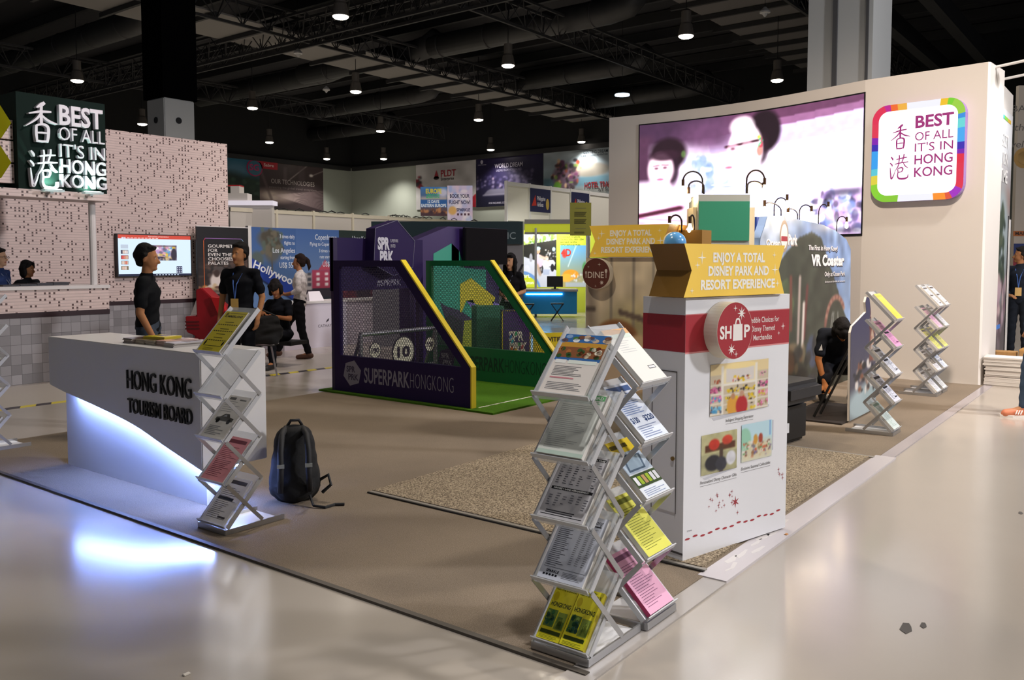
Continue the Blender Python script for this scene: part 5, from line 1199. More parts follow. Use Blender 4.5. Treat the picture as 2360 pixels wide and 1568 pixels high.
p = DD(522, 470, 19.5); t = thing('booth_roof', 'white lit booth roof boxes showing past the corner of the tiled wall', 'booth roof', (p[0], p[1], 0), -52.7); MB().box(0, 1.05, 0, .4, 2.83, 2.93).build('lit_bar', mat('lit_bar', '#e2dce8', .4, emit=.5), t); MB().box(0, .46, .05, .4, 2.93, 3.10).build('box', WPAINT, t); MB().box(.08, .28, .05, .4, 3.10, 3.26).build('box', WPAINT, t); MB().box(.0, .28, .05, .4, 3.26, 3.29).build('red_cap', mat('red_cap', '#b0282c', .5), t); MB().box(0, 1.0, .1, .3, 0, 2.83).build('wall_panel', WPAINT, t)
# ============================================================ BANNERS ON THE HALL WALLS
def wall_banner(name, lb, axis, l, r, top, bot):
    if axis == 'x':
        a, b_ = AX(l, top[0], HX - .06), AX(r, top[1], HX - .06); o = (HX - .06, a[1], 0); w = a[1] - b_[1]; rz = -90; z0 = AX(l, bot, HX - .06)[2]
    else:
        a, b_ = AY(l, top[0], HY - .06), AY(r, top[1], HY - .06); o = (a[0], HY - .06, 0); w = b_[0] - a[0]; rz = 0; z0 = AY(l, bot, HY - .06)[2]
    z1 = (a[2] + b_[2]) / 2; t = thing(name, lb, 'banner', o, rz, 'large banners on the hall walls'); MB().box(0, w, 0, .03, z0, z1).build('sheet', mat('banner_cloth', '#8a8a8a', .8), t); return t, w, z0, z1
t, w, z0, z1 = wall_banner('wall_banner', 'white banner with red emblem and telecom lettering on the far wall', 'x', 959, 1097, (374, 367), 484)
q = Paint(70, 60, '#c6c4c6', 1); q.poly([(.78, .0), (1, .28), (1, 0)], '#a02030').poly([(0, .62), (.1, .52), (.22, .40), (.2, .36), (.1, .42), (.0, .5)], '#7a2430').speck(14, 0, .5, .12, .72, .03, ['#8a1c2c', '#2a2a30']).noise(.12, 10); q.build('print', VC, t, 0, z0, w, z1, -.02)
P = Print(.02); P.L = 2; h = z1 - z0; P.poly([(w * .31, z0 + h * .64), (w * .40, z0 + h * .64), (w * .355, z0 + h * .82)], '#a02838').ell(w * .355, z0 + h * .65, w * .045, h * .04, '#4a4448').text('PLDT', w * .43, z0 + h * .67, h * .13, '#a02434', w * .25, .02).text('Enterprise', w * .43, z0 + h * .59, h * .06, '#4a4448', w * .22, .01); P.build('lettering', VC, t)
t, w, z0, z1 = wall_banner('wall_banner', 'dark purple banner of a cruise ship before a night skyline on the far wall', 'x', 1098, 1252, (363, 352), 478)
q = Paint(80, 60, '#1d1838', 2); q.grad('#141426', '#221a44'); q.speck(60, .0, .36, .8, .62, .02, ['#4a4468', '#6a6280', '#3a3458', '#8a7a90']).speck(40, .5, .4, .85, .7, .025, ['#5a5270', '#37304e']).poly([(.12, .24), (.18, .34), (.8, .38), (.9, .3), (.85, .22)], '#5c5a6c').rect(.1, .21, .95, .25, '#8a8898', .6).rect(0, 0, 1, .2, '#14142a', .7); q.build('print', VC, t, 0, z0, w, z1, -.02)
P = Print(.02); P.L = 2; h = z1 - z0; c = '#b4b0c4'; P.text('WORLD DREAM', w * .29, z0 + h * .76, h * .085, c, w * .42, .015).text('SAILING FROM HONG KONG', w * .31, z0 + h * .69, h * .045, '#7a7690', w * .38, .01).text('FOR INQUIRIES, CONTACT', w * .2, z0 + h * .05, h * .035, c, w * .34, .01).ell(w * .09, z0 + h * .91, w * .02, h * .04, c).text('DREAM CRUISES', w * .03, z0 + h * .84, h * .02, c, w * .13); P.build('lettering', VC, t)
t, w, z0, z1 = wall_banner('wall_banner', 'pale blue seaside cruise banner with a striped ball on the far wall', 'x', 1253, 1405, (351, 339), 470)
q = Paint(90, 70, '#8ea2ac', 3); q.grad('#5f7c8c', '#a9b4bc'); q.rect(0, .3, 1, .48, '#4f7688', .8, .05).ell(.72, .6, .3, .13, '#7c766c', .9, .3).rect(0, 0, 1, .28, '#8f8478', .6, .1).ell(.35, .5, .2, .26, '#6a4a5c', .8, .3).speck(60, .12, .25, .56, .82, .03, ['#5a3050', '#8a4a3c', '#3c3438', '#c8a888', '#708a44', '#2c2a30']).ell(.54, .76, .03, .04, '#c04030').ell(.22, .32, .06, .08, '#6aa838', .9, .3).noise(.1, 8); q.build('print', VC, t, 0, z0, w, z1, -.02)
P = Print(.02); P.L = 2; h = z1 - z0; P.text('GENTING DREAM', w * .62, z0 + h * .90, h * .055, '#2c3a44', w * .36, .015).text('SUMMER SAILING ADVENTURE', w * .58, z0 + h * .85, h * .03, '#33434c', w * .4, .01).text('HOTEL TRANSYLVANIA', w * .64, z0 + h * .26, h * .10, '#7a1c24', w * .7, .03).text('AT SEA', w * .84, z0 + h * .19, h * .05, '#33343a', w * .2, .01); P.build('lettering', VC, t)
t, w, z0, z1 = wall_banner('wall_banner', 'dark technology banner with light streaks and a red corner block on the far wall', 'y', 597, 744, (373, 384), 480)
q = Paint(110, 80, '#3a2c30', 4); q.grad('#2c2024', '#4a3c3e'); q.ell(.2, .28, .3, .14, '#b8a49c', .9, .9).ell(.16, .28, .1, .08, '#e0d0c4', .9, .8)
for i in range(14): q.line(.2, .3, 1.05, .02 + i * .035, .006, '#c8b4b0', .5)
q.line(.45, .65, .78, 1.05, .008, '#c0b4b0', .8).line(.8, .78, 1.05, .95, .008, '#b0a4a0', .8).ell(.8, .79, .03, .03, '#f0e8e4', .9, .9).rect(.36, .6, .41, .92, '#6a5a5c', .6, .03).rect(.6, .62, .7, 1, '#5a4c50', .5, .03).line(.02, .8, .2, .1, .02, '#6a5858', .6)
q.build('print', VC, t, 0, z0, w, z1, -.02)
P = Print(.02); P.L = 2; h = z1 - z0; P.rect(0, z0 + h * .84, w * .27, z0 + h * 1.0, '#b02030').text('OUR TECHNOLOGIES', w * .17, z0 + h * .55, h * .095, '#b9aeac', w * .68, .0).text('powering the global travel ecosystem', w * .14, z0 + h * .45, h * .045, '#7c706e', w * .74); P.up().text('Sabre', w * .06, z0 + h * .89, h * .06, '#e8c8c8', w * .15, .02); P.build('lettering', VC, t)
t, w, z0, z1 = wall_banner('wall_banner', 'blue and green forest banner with a pink badge, beside the tiled wall', 'y', 500, 597, (353, 372), 476)
q = Paint(60, 70, '#2c4a5a', 5); q.grad('#26302c', '#2f6a86'); q.ell(.45, .75, .3, .14, '#5f86a0', .7, .9).ell(.3, .4, .5, .3, '#22302a', .9, .5).ell(.85, .35, .35, .28, '#25382f', .9, .5).speck(40, 0, .2, 1, .6, .06, ['#2c4034', '#1c2824', '#3a5244']).rect(0, 0, 1, .16, '#5a564e', .6, .1); q.build('print', VC, t, 0, z0, w, z1, -.02)
P = Print(.02); P.L = 2; h = z1 - z0; P.ell(w * .88, z0 + h * .82, w * .2, h * .17, '#a0285a').up(); P.ell(w * .88, z0 + h * .82, w * .17, h * .145, '#3f7086').up(); P.text('SG', w * .74, z0 + h * .77, h * .12, '#b03a6c', w * .24, .03); P.build('lettering', VC, t)
# ============================================================ MID HALL SIGNS AND STANDS
def pole_sign(name, lb, cat, l, r, top, bot, d, rz, poles=(0.1, .9), y=0):
    a, b_ = DD(l, top, d), DD(r, top, d); w = math.hypot(*(b_ - a)[:2]); z0 = DD(l, bot, d)[2]; z1 = a[2]
    t = thing(name, lb, cat, (a[0], a[1], 0), rz)
    for u in poles: MB().tube([(w * u, .05, 0), (w * u, .05, z1 - .05)], .03, 8).build('pole', ALU, t)
    MB().box(0, w, 0, .02, z0, z1).build('sheet', WPAINT, t); return t, w, z0, z1
t, w, z0, z1 = pole_sign('travel_poster', 'brightly lit tour poster with yellow heading, left of a pair over the dark header', 'poster', 969, 1030, 431, 498, 30, -52.7)
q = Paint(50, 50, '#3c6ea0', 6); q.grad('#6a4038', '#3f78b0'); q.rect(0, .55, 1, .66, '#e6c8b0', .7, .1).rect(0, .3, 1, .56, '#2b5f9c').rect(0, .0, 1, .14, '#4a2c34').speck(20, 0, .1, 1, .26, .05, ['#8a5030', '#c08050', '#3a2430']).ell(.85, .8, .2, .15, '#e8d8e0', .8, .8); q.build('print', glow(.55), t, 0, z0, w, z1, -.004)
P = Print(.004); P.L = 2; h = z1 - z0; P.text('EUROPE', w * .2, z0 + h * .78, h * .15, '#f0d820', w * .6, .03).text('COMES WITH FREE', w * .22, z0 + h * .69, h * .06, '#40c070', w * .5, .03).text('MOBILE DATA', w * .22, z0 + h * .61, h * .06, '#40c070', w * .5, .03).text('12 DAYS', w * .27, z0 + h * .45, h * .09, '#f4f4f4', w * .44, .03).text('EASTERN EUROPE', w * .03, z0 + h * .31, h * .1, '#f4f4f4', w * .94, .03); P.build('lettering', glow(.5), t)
t, w, z0, z1 = pole_sign('travel_poster', 'brightly lit cloud poster with dark flight lettering, right of a pair over the dark header', 'poster', 1031, 1089, 428, 510, 29.5, -52.7)
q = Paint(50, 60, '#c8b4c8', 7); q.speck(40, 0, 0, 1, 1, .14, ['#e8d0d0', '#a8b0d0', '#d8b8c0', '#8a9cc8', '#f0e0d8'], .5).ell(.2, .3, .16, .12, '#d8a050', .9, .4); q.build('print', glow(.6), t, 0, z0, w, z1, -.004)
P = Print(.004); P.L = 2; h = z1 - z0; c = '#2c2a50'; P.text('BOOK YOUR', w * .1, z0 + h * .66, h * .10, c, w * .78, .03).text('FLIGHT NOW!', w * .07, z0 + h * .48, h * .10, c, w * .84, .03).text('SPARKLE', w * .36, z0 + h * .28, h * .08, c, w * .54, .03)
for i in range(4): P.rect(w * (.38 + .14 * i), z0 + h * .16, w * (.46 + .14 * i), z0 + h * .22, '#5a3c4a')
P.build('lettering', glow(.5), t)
pa = DD(1166, 450, 26.3); YP = pa[1]; xe = AY(1405, 450, YP)[0]; zt = AY(1166, 418, YP)[2]; zb = AY(1166, 508, YP)[2]
t = thing('airline_partition', 'tall white partition wall carrying two navy airline signs', 'partition', (pa[0], YP, 0)); L = xe - pa[0]
MB().box(0, L, 0, .05, zb, zt).build('panel', mat('partition_lit', '#dfdad0', .6), t)
for p_ in (1167, 1220, 1268, 1314, 1357): x = AY(p_, 450, YP)[0] - pa[0]; MB().box(x - .03, x + .03, -.04, .05, 0 if p_ == 1167 else zb, zt + .02).build('post', WHITE, t)
MB().box(0, L, -.03, .06, zt - .12, zt).build('top_rail', WHITE, t); MB().box(L - .06, L, 0, .05, 0, zb).build('post', WHITE, t)
for l, r, tp, bt in ((1222, 1269, 433, 488), (1317, 1358, 442, 470)):
    a, b_ = AY(l, tp, YP - .05), AY(r, tp, YP - .05); P = Print(.006); P.m = Matrix.Translation((0, -.05, 0)); xo, w = a[0] - pa[0], b_[0] - a[0]; z1, z0 = a[2], AY(l, bt, YP)[2]; h = z1 - z0
    P.rect(xo, z0, xo + w, z1, '#2a2c4c'); P.up(); hh_ = min(h, w * 1.15)
    P.text('Philippine', xo + w * .33, z1 - w * .33, w * .12, '#d8d4e0', w * .4, .01).text('Airlines', xo + w * .33, z1 - w * .50, w * .12, '#d8d4e0', w * .3, .01).poly([(xo + w * .06, z1 - w * .5), (xo + w * .3, z1 - w * .48), (xo + w * .24, z1 - w * .18)], '#b0342c').ell(xo + w * .84, z1 - w * .42, w * .08, w * .16, '#b89a4c')
    if h > w: P.poly([(xo + w * .0, z0), (xo + w, z0 - .0), (xo + w, z0 + h * .16)], '#b02834')
    P.build('airline_sign', VC, t)
# lime green stand with turquoise desk
pb = DD(1207, 600, 26.0); rzg = -52.7
t = thing('lime_stand', 'lime green exhibition stand with go-kart poster and beach poster', 'exhibition stand', (pb[0], pb[1], 0), rzg); w = 4.6
def gx(p_): return (p_ - 1207) / CF * 26.0
def gz(p_): return EYE + (HOR - p_) / CF * 26.0
MB().box(0, gx(1420), 0, .1, 0, 2.5).build('back_wall', mat('lime_wall', '#c9d43c', .6), t)
q = Paint(80, 110, '#2c2c2a', 8); q.rect(0, .8, 1, 1, '#dfe8ec').speck(50, 0, .78, 1, 1, .05, ['#6a9a30', '#a8c060', '#e8f0f0', '#4c7424']).poly([(0, .62), (0, .8), (1, .9), (1, .36), (.4, .42)], '#262522').poly([(0, .0), (0, .58), (.4, .5), (1, .32), (1, 0)], '#c6c9d6').rect(.46, .40, .94, .50, '#e8e8f0', 1, .02).poly([(.5, .38), (.94, .40), (.97, .46), (.9, .52), (.55, .52)], '#dcdce6').ell(.88, .37, .055, .075, '#222226').ell(.54, .34, .06, .085, '#222226').ell(.54, .34, .025, .035, '#8a8a92').poly([(.36, .40), (.34, .60), (.44, .64), (.58, .58), (.62, .5), (.54, .38)], '#dcb8d0').line(.5, .58, .72, .53, .03, '#d8b0a0').ell(.44, .69, .065, .055, '#c99c80', 1, .2).ell(.44, .735, .075, .035, '#a8d0e4', 1, .2).line(.42, .4, .5, .26, .045, '#b49a88').poly([(.6, .24), (.78, .24), (.8, .34), (.58, .34)], '#aab4cc').speck(16, .66, .5, 1, .72, .03, ['#d8d4d4', '#8a8a90', '#c8b0a0']).ell(.92, .72, .05, .04, '#a8d0e0').ell(.22, .56, .05, .08, '#9a9aa4').ell(.1, .3, .1, .12, '#d8d8e4', .7)
q.ell(-.1, -.05, .62, .36, '#6a94d0', 1, .02).ell(-.1, -.1, .58, .34, '#cdd832', 1, .02); q.build('kart_poster', glow(.35), t, .0, gz(662), gx(1282), gz(541), -.004)
q = Paint(60, 70, '#7ab4d8', 9); q.grad('#b0a060', '#5c9cd0'); q.ell(.4, .3, .3, .12, '#e0952c', 1, .2).ell(.25, .22, .24, .1, '#f0b040', .9, .3).speck(30, .4, .12, 1, .36, .03, ['#d8d8e0', '#8a8a90', '#c0a080', '#e8e8f0']).rect(.2, .0, 1, .12, '#a9b4c0', .9, .05).ell(.95, .45, .12, .16, '#4a8a4a', .9, .4).line(.3, .5, .6, 1, .02, '#e8f4f8', .5).ell(.16, .8, .1, .1, '#c03428', .8, .3); q.build('beach_poster', glow(.4), t, gx(1291), gz(662), gx(1352), gz(566), -.004)
P = Print(.004); P.L = 2
for i in range(4): P.text(['Contact Details', 'Tel No. (02) 555 1234', 'email info', 'Website'][i], gx(1291), gz(548 + i * 6), .045, '#4c5a1c', [.6, .7, .5, .6][i])
P.text('4D', gx(1293), gz(590), .2, '#b8342c', .3, .03).text('art,', gx(1207), gz(640), .12, '#f4f8e8', .2, .02).text('Gyeon', gx(1207), gz(655), .1, '#f4f8e8', .3, .02); P.build('lettering', glow(.3), t)
pf = pb + (F2 * -1.6); tf = thing('stand_canopy', 'lime green canopy beam on a chrome pole in front of the lime green stand', 'canopy', (pf[0], pf[1], 0), rzg)
MB().box(0, gx(1345), -.05, .05, 2.38, 2.62).build('fascia', mat('lime_fascia', '#d3dc34', .5, emit=.25), tf)
MB().box(0, gx(1345), -.07, .05, 2.32, 2.38).build('beam', mat('grey_beam', '#8f8c88', .5), tf); MB().box(0, gx(1345), -.07, .05, 2.62, 2.74).build('beam', mat('grey_beam'), tf)
MB().tube([(gx(1231), -.15, 0), (gx(1231), -.15, 2.5)], .035, 10).build('chrome_pole', ALUW, tf); MB().tube([(gx(1343), 0, 0), (gx(1343), 0, 2.35)], .05, 10).build('chrome_pole', ALUW, tf)
light('AREA', 'stand_light', tuple(np.array(pb) + F2 * -1.0 + RT * .9 + np.array([0, 0, 2.4 - pb[2] + .4])), tuple(np.array([pb[0], pb[1], 0]) + RT * .9 + np.array([0, 0, .6])), 60, (1, 1, .95), .8)
pd = DD(1207, 668, 23.6); t = thing('turquoise_desk', 'turquoise lit desk on legs in front of the lime green stand', 'desk', (pd[0], pd[1], 0), rzg)
kx = lambda p_: (p_ - 1207) / CF * 23.6; kz = lambda p_: EYE + (HOR - p_) / CF * 23.6
MB().box(-.3, kx(1330), 0, .7, .1, kz(672)).build('body', mat('turquoise', '#1277a4', .35), t); MB().box(-.3, kx(1332), -.06, .75, kz(672), kz(667)).build('desk_top', mat('grey_beam'), t); MB().tube([(.06, -.02, kz(678)), (kx(1296), -.02, kz(678))], .02, 6).build('light_strip', mat('cyan_strip', '#4fc8ff', emit=16), t)
m = MB()
for p_ in (1217, 1302, 1326): m.bar((kx(p_), .1, 0), (kx(p_), .1, .12), .05, .05)
m.build('feet', BLACK, t)
q = thing('computer_monitor', 'black computer monitor standing on the turquoise desk', 'monitor', tuple(DD(1279, 655, 23.75) * np.array([1, 1, 0]) + np.array([0, 0, kz(667)])), rzg); MB().box(-.22, .22, 0, .04, .06, .36).build('panel', BLACK, q); m = MB().box(-.03, .03, .01, .04, 0, .1); m.box(-.1, .1, -.06, .1, 0, .012); m.build('stand', BLACK, q)
def stool(lb, px_, py_):
    g_ = G(px_, py_); t = thing('folding_stool', lb, 'stool', (g_[0], g_[1], 0), rzg, 'folding stools at the turquoise desk'); MB().box(-.17, .17, -.15, .15, .44, .47).build('seat', mat('stool_seat', '#2a2c30', .5), t)
    for s in (-1, 1): MB().bar((-.16, s * .1, 0), (.15, s * .1, .44), .02, .02).build('leg', BLACK, t); MB().bar((.16, s * .13, 0), (-.15, s * .13, .44), .02, .02).build('leg', BLACK, t)
stool('black folding stool in front of the middle of the turquoise desk', 1284, 740); stool('black folding stool at the left end of the turquoise desk', 1216, 742)
# olive notice on a pole behind the rear kiosk
a, b_ = DD(1314, 470, 8.6), DD(1363, 468, 8.6); w = math.hypot(*(b_ - a)[:2]); t = thing('olive_notice', 'olive green notice sheet held up behind the rear kiosk', 'notice', (a[0], a[1], .012), -50); z1 = a[2]; z0 = DD(1314, 546, 8.6)[2]
MB().box(0, w, 0, .004, z0, z1).build('sheet', mat('olive_sheet', '#7f7e2c', .6), t); MB().tube([(w * .93, .02, 0), (w * .93, .02, z1 - .03)], .009, 8).build('pole', ALU, t)
P = Print(.0008); P.L = 1; h = z1 - z0
for zz in (.82, .2): P.rect(w * .25, z0 + h * zz, w * .75, z0 + h * (zz + .025), '#6a6a40')
for zz, k in ((.58, 5), (.36, 5), (.07, 2)): P.lines(w * .2, w * .97, z0 + h * zz, z0 + h * (zz + .03 * k), k, '#33330f', .6, .4, k)
P.build('lettering', VC, t)
# ============================================================ COASTER BOARD, STANDEE
VY = 3.22
ptsv = [(1742, 955), (1746, 600), (1752, 548), (1762, 520), (1768, 499), (1800, 498), (1860, 511), (1895, 518), (1925, 532), (1950, 552), (1960, 575), (1959, 700), (1957, 880)]
pv = [tuple(AY(a, b, VY)[[0, 2]]) for a, b in ptsv]; pv[0] = (pv[0][0], 0.014); pv[-1] = (pv[-1][0], 0.014); xo = pv[0][0]
t = thing('coaster_board', 'shaped roller coaster backdrop with hills and white lettering below the video screen', 'backdrop board', (xo, VY, 0)); pl_ = [(x - xo, z) for x, z in pv]; w = pl_[-1][0]; hm = max(z for _, z in pl_)
MB().prism(pl_[::-1], .0, .08).build('board', mat('board_blue', '#6a86b4', .5), t)
def PX(x, y): p_ = AY(x, y, VY); return ((p_[0] - xo) / w, p_[2] / hm)
q = Paint(150, 120, '#5f7cac', 11); q.grad('#54719f', '#7288b0'); q.ell(.12, .95, .2, .2, '#b4bcc8', .7, .8).ell(.95, .5, .12, .3, '#93a9c8', .6, .8)
q.poly([PX(*a) for a in ((1740, 960), (1780, 640), (1805, 590), (1840, 548), (1870, 535), (1892, 548), (1902, 580), (1925, 650), (1945, 720), (1960, 760), (1960, 960))], '#34382f').poly([PX(*a) for a in ((1740, 700), (1790, 660), (1815, 640), (1830, 700), (1815, 800), (1740, 900))], '#46563a', .8).noise(.25, 7)
for a, c in (((1822, 640, 1822, 760), '#6a3c34'), ((1843, 640, 1838, 790), '#a89890'), ((1860, 660, 1852, 780), '#5c2c2c'), ((1852, 700, 1848, 800), '#cfc4bc')): u0, v0 = PX(a[0], a[1]); u1, v1 = PX(a[2], a[3]); q.line(u0, v0, u1, v1, .012, c)
cu, cv = PX(1925, 760)
for k in range(16):
    an = math.radians(40 + k * 8); an2 = an + .16; q.line(cu + .13 * math.cos(an), cv + .2 * math.sin(an), cu + .13 * math.cos(an2), cv + .2 * math.sin(an2), .014, '#7a4c44' if k % 2 else '#a07868')
for a in ((1903, 860, 1918, 720), (1910, 870, 1921, 720), (1935, 860, 1930, 720)): u0, v0 = PX(a[0], a[1]); u1, v1 = PX(a[2], a[3]); q.line(u0, v0, u1, v1, .004, '#b8b8b4', .8)
q.speck(50, PX(1800, 0)[0], .0, PX(1900, 0)[0], .3, .04, ['#2c2a28', '#6c4a34', '#7a6a50', '#3c4a6c', '#1c1c1e'], .7)
def inpoly(U, V):
    m_ = np.zeros_like(U, bool); n = len(pl_)
    for i in range(n):
        (x0_, y0_), (x1_, y1_) = pl_[i], pl_[(i + 1) % n]; x0_, x1_, y0_, y1_ = x0_ / w, x1_ / w, y0_ / hm, y1_ / hm
        if y0_ == y1_: continue
        m_ ^= ((V < y0_) != (V < y1_)) & (U < (x1_ - x0_) * (V - y0_) / (y1_ - y0_) + x0_)
    return m_
q.build('coaster_print', VC, t, 0, 0, w, hm, -.004, inpoly, pl_)
P = Print(.0015); P.L = 4
def vt(s, p0, p1, hpx, bold=.02, c='#e9e2e0', sh='#2c2a34'):
    a, b_ = AY(*p0, VY), AY(*p1, VY); h = AY(p0[0], p0[1] - hpx, VY)[2] - a[2]
    P.text(s, a[0] - xo + .015, a[2] - .012, h, sh, b_[0] - a[0], bold + .01); P.up().text(s, a[0] - xo, a[2], h, c, b_[0] - a[0], bold); P.L -= 1
vt('The First in Hong Kong!', (1862, 576), (1929, 566), 11, .02); vt('VR Coaster', (1868, 612), (1944, 604), 24, .05); vt('Only at Ocean Park', (1899, 637), (1946, 629), 10, .015); vt('Enhanced thrills all around', (1900, 652), (1946, 640), 4, 0)
vt('Ocean', (1764, 567), (1797, 566), 16, .03, '#cfd4de', '#a89878'); vt('Park', (1815, 563), (1836, 560), 22, .04, '#e8e4e0', '#a8948c'); a = AY(1806, 545, VY); P.ell(a[0] - xo, a[2], .13, .17, '#a08c7c'); P.up(); P.ell(a[0] - xo, a[2], .10, .13, '#e0d8d4'); P.up(); P.rect(a[0] - xo - .09, a[2] - .05, a[0] - xo + .09, a[2], '#a0303c')
P.build('lettering', VC, t)
p = AY(1744, 500, VY + .3); MB().box(p[0] - xo - .0, p[0] - xo + .5, .3, .34, .0, p[2]).build('blue_backing', mat('deep_blue', '#1c3f96', .5), t)
for i, (b0, tp, tip, lb) in enumerate([((1800, 499), (1778, 470), (1762, 487), 'first from the left'), ((1784, 498), (1800, 458), (1814, 472), 'second from the left'), ((1838, 508), (1828, 484), (1816, 500), 'third, bending low'), ((1842, 508), (1856, 474), (1870, 497), 'with the brightest bulb, near the middle'), ((1886, 517), (1898, 473), (1909, 486), 'tall, right of the middle'), ((1928, 535), (1938, 500), (1951, 520), 'at the far right end')]):
    dep = [9.0, 8.85, 9.2, 9.25, 9.8, 10.3][i]; x_ = AY(*b0, VY + .04); tip_ = AY(*tip, VY - .12); top_ = AY(*tp, VY)
    goose('gooseneck_lamp', 'thin gooseneck bulb lamp on the coaster backdrop, ' + lb, x_, top_, tip_, .006)
# black motion seat
g = G(1842, 925); t = thing('ride_seat', 'black padded ride seat beside the coaster backdrop, partly behind the white kiosk', 'seat', (7.06, 2.55, .0215), -8)
MB().box(-.33, .33, -.1, .45, .0, .34).build('base', BLACK, t, bevel=.03); MB().box(-.32, .32, -.25, .35, .36, .54).build('seat', mat('black_leather', '#1a1a1e', .4), t, bevel=.05, seg=3); MB().prism([(-.32, .5), (.32, .5), (.34, .84), (.25, .98), (-.25, 1.04), (-.34, .86)], .28, .46).build('backrest', mat('black_leather'), t, bevel=.05, seg=3)
MB().k('#e4e4e6').prism([(.1, .62), (.2, .62), (.22, .7), (.12, .68)], .262, .264).k('#e4e4e6').prism([(-.2, .1), (-.02, .1), (-.02, .18), (-.2, .2)], -.112, -.108).build('white_marking', VC, t)
# printed standee with its black foot plate
SY = 2.33; ptss = [(1957, 978), (1960, 770), (1964, 755), (1974, 745), (1996, 722), (1994, 700), (1997, 687), (2003, 690), (2006, 715), (2008, 752), (2017, 772), (2018, 935)]
ps = [tuple(AY(a, b, SY)[[0, 2]]) for a, b in ptss]; ps[0] = (ps[0][0], .02); ps[-1] = (ps[-1][0], .02); xo2 = ps[0][0]; pl2 = [(x - xo2, z) for x, z in ps]; w2 = pl2[-1][0]; h2 = max(z for _, z in pl2)
t = thing('photo_standee', 'narrow cut-out standee with steam and lamp post print on a black foot plate', 'standee', (xo2, SY, .012)); MB().prism(pl2[::-1], 0, .02).build('board', mat('standee_edge', '#cfc8c0', .6), t)
q = Paint(50, 100, '#57555f', 12); q.grad('#4a4a50', '#3c3a58'); q.ell(.45, .12, .6, .14, '#a9bcc0', .9, .6).ell(.75, .2, .3, .12, '#8fa4a8', .8, .6).speck(50, .1, .22, 1, .45, .06, ['#26262a', '#d8d0c8', '#7a4a34', '#1c1c1e', '#8a7a70']).rect(.68, .45, .86, .95, '#7a4638', .9, .03).ell(.78, .62, .06, .1, '#b09a88').ell(.9, .5, .1, .06, '#b8a080', .6).speck(20, .66, .5, .9, .9, .03, ['#d8c8b8', '#5a2c24', '#a07060'])
def inp2(U, V):
    m_ = np.zeros_like(U, bool); n = len(pl2)
    for i in range(n):
        (x0_, y0_), (x1_, y1_) = [(a / w2, b / h2) for a, b in (pl2[i], pl2[(i + 1) % n])]
        if y0_ == y1_: continue
        m_ ^= ((V < y0_) != (V < y1_)) & (U < (x1_ - x0_) * (V - y0_) / (y1_ - y0_) + x0_)
    return m_
q.build('standee_print', VC, t, 0, 0, w2, h2, -.003, inp2, pl2)
MB().box(-.14, w2 + .1, .03, .62, 0, .016).build('foot_plate', mat('plate_black', '#2a2422', .5), t); m = MB(); [m.bar((.05 + i * .2, .03, .016), (.05 + i * .2, .03, 1.0), .03, .03) for i in range(2)]; [m.bar((.05 + i * .2, .35, .02), (.05 + i * .2, .035, .7), .02, .02) for i in range(2)]; m.build('back_strut', BLACK, t)

# ============================================================ RIGHT EDGE: STORE, PAPER BUNDLES
p = DD(2342, 400, 17.0); t = thing('wellness_wall', 'pale far wall panel with grey lettering and a gold seal, at the right frame edge', 'display wall', (p[0], p[1], 0), -52.7); MB().box(0, 2.5, 0, .1, 0, 5.0).build('panel', mat('pale_panel', '#b4aa9e', .6), t)
P = Print(.003); P.L = 1; zz = lambda y: EYE + (HOR - y) / CF * 17.0
P.text('BAR', -.12, zz(262), .12, '#5c5650', .4).text('th de', -.08, zz(305), .13, '#5c5650', .5, shear=.2).text('wellness', -.2, zz(343), .13, '#5c5650', .75, shear=.2).ell(.14, zz(367), .2, .2, '#a8813c').ell(.14, zz(367), .13, .13, '#c09a58'); P.rect(-.02, zz(545), 2.5, zz(533), '#a8602c'); P.up().text('MARKET', .02, zz(542), .06, '#3a2418', .4, .02); P.rect(.0, zz(595), .22, zz(562), '#26346a').rect(0, zz(612), .25, zz(596), '#8a2c38').rect(.0, zz(700), .3, zz(613), '#3a3034'); P.build('wall_print', VC, t)
g = G(2302, 886); 
b_ = None
for i, (z, ox, lb) in enumerate(((0, 0, 'bottom bundle of white paper in the shrink wrapped stack at the wall corner'), (.125, .01, 'middle bundle of white paper in the shrink wrapped stack at the wall corner'), (.245, -.01, 'top bundle of white paper in the shrink wrapped stack at the wall corner'))):
    t = thing('paper_bundle', lb, 'paper bundle', (12.02, 1.50, z), -90 + i * 2 - 2, 'paper bundles at the wall corner'); m = MB(); rg = random.Random(i)
    for k in range(6): a, b2 = rg.uniform(-.008, .008), rg.uniform(-.01, .01); m.box(-.24 + ox + a, .25 + ox + a, -.02 + b2, .33 + b2, .02 * k, .02 * k + .0185)
    m.build('sheets', mat('bundle_white', '#cfc9c2', .6), t)
    if i == 2: MB().box(-.2, .22, .0, .30, .1187, .121).build('top_sheet', mat('card_white'), t)
t = thing('cardboard_box', 'tan cardboard box behind the paper bundles', 'box', (12.62, 1.32, 0), -90); MB().box(-.12, .3, 0, .35, 0, .42).build('carton', CARD, t, bevel=.006); MB().box(-.12, .3, -.001, .351, .40, .421).build('tape', mat('carton_tape', '#b98c50', .4), t)
t = thing('cardboard_box', 'flat tan carton lying low behind the left end of the paper bundles', 'box', (12.85, 1.62, 0), -90); MB().box(-.2, .12, 0, .25, 0, .36).build('carton', CARD, t, bevel=.005)
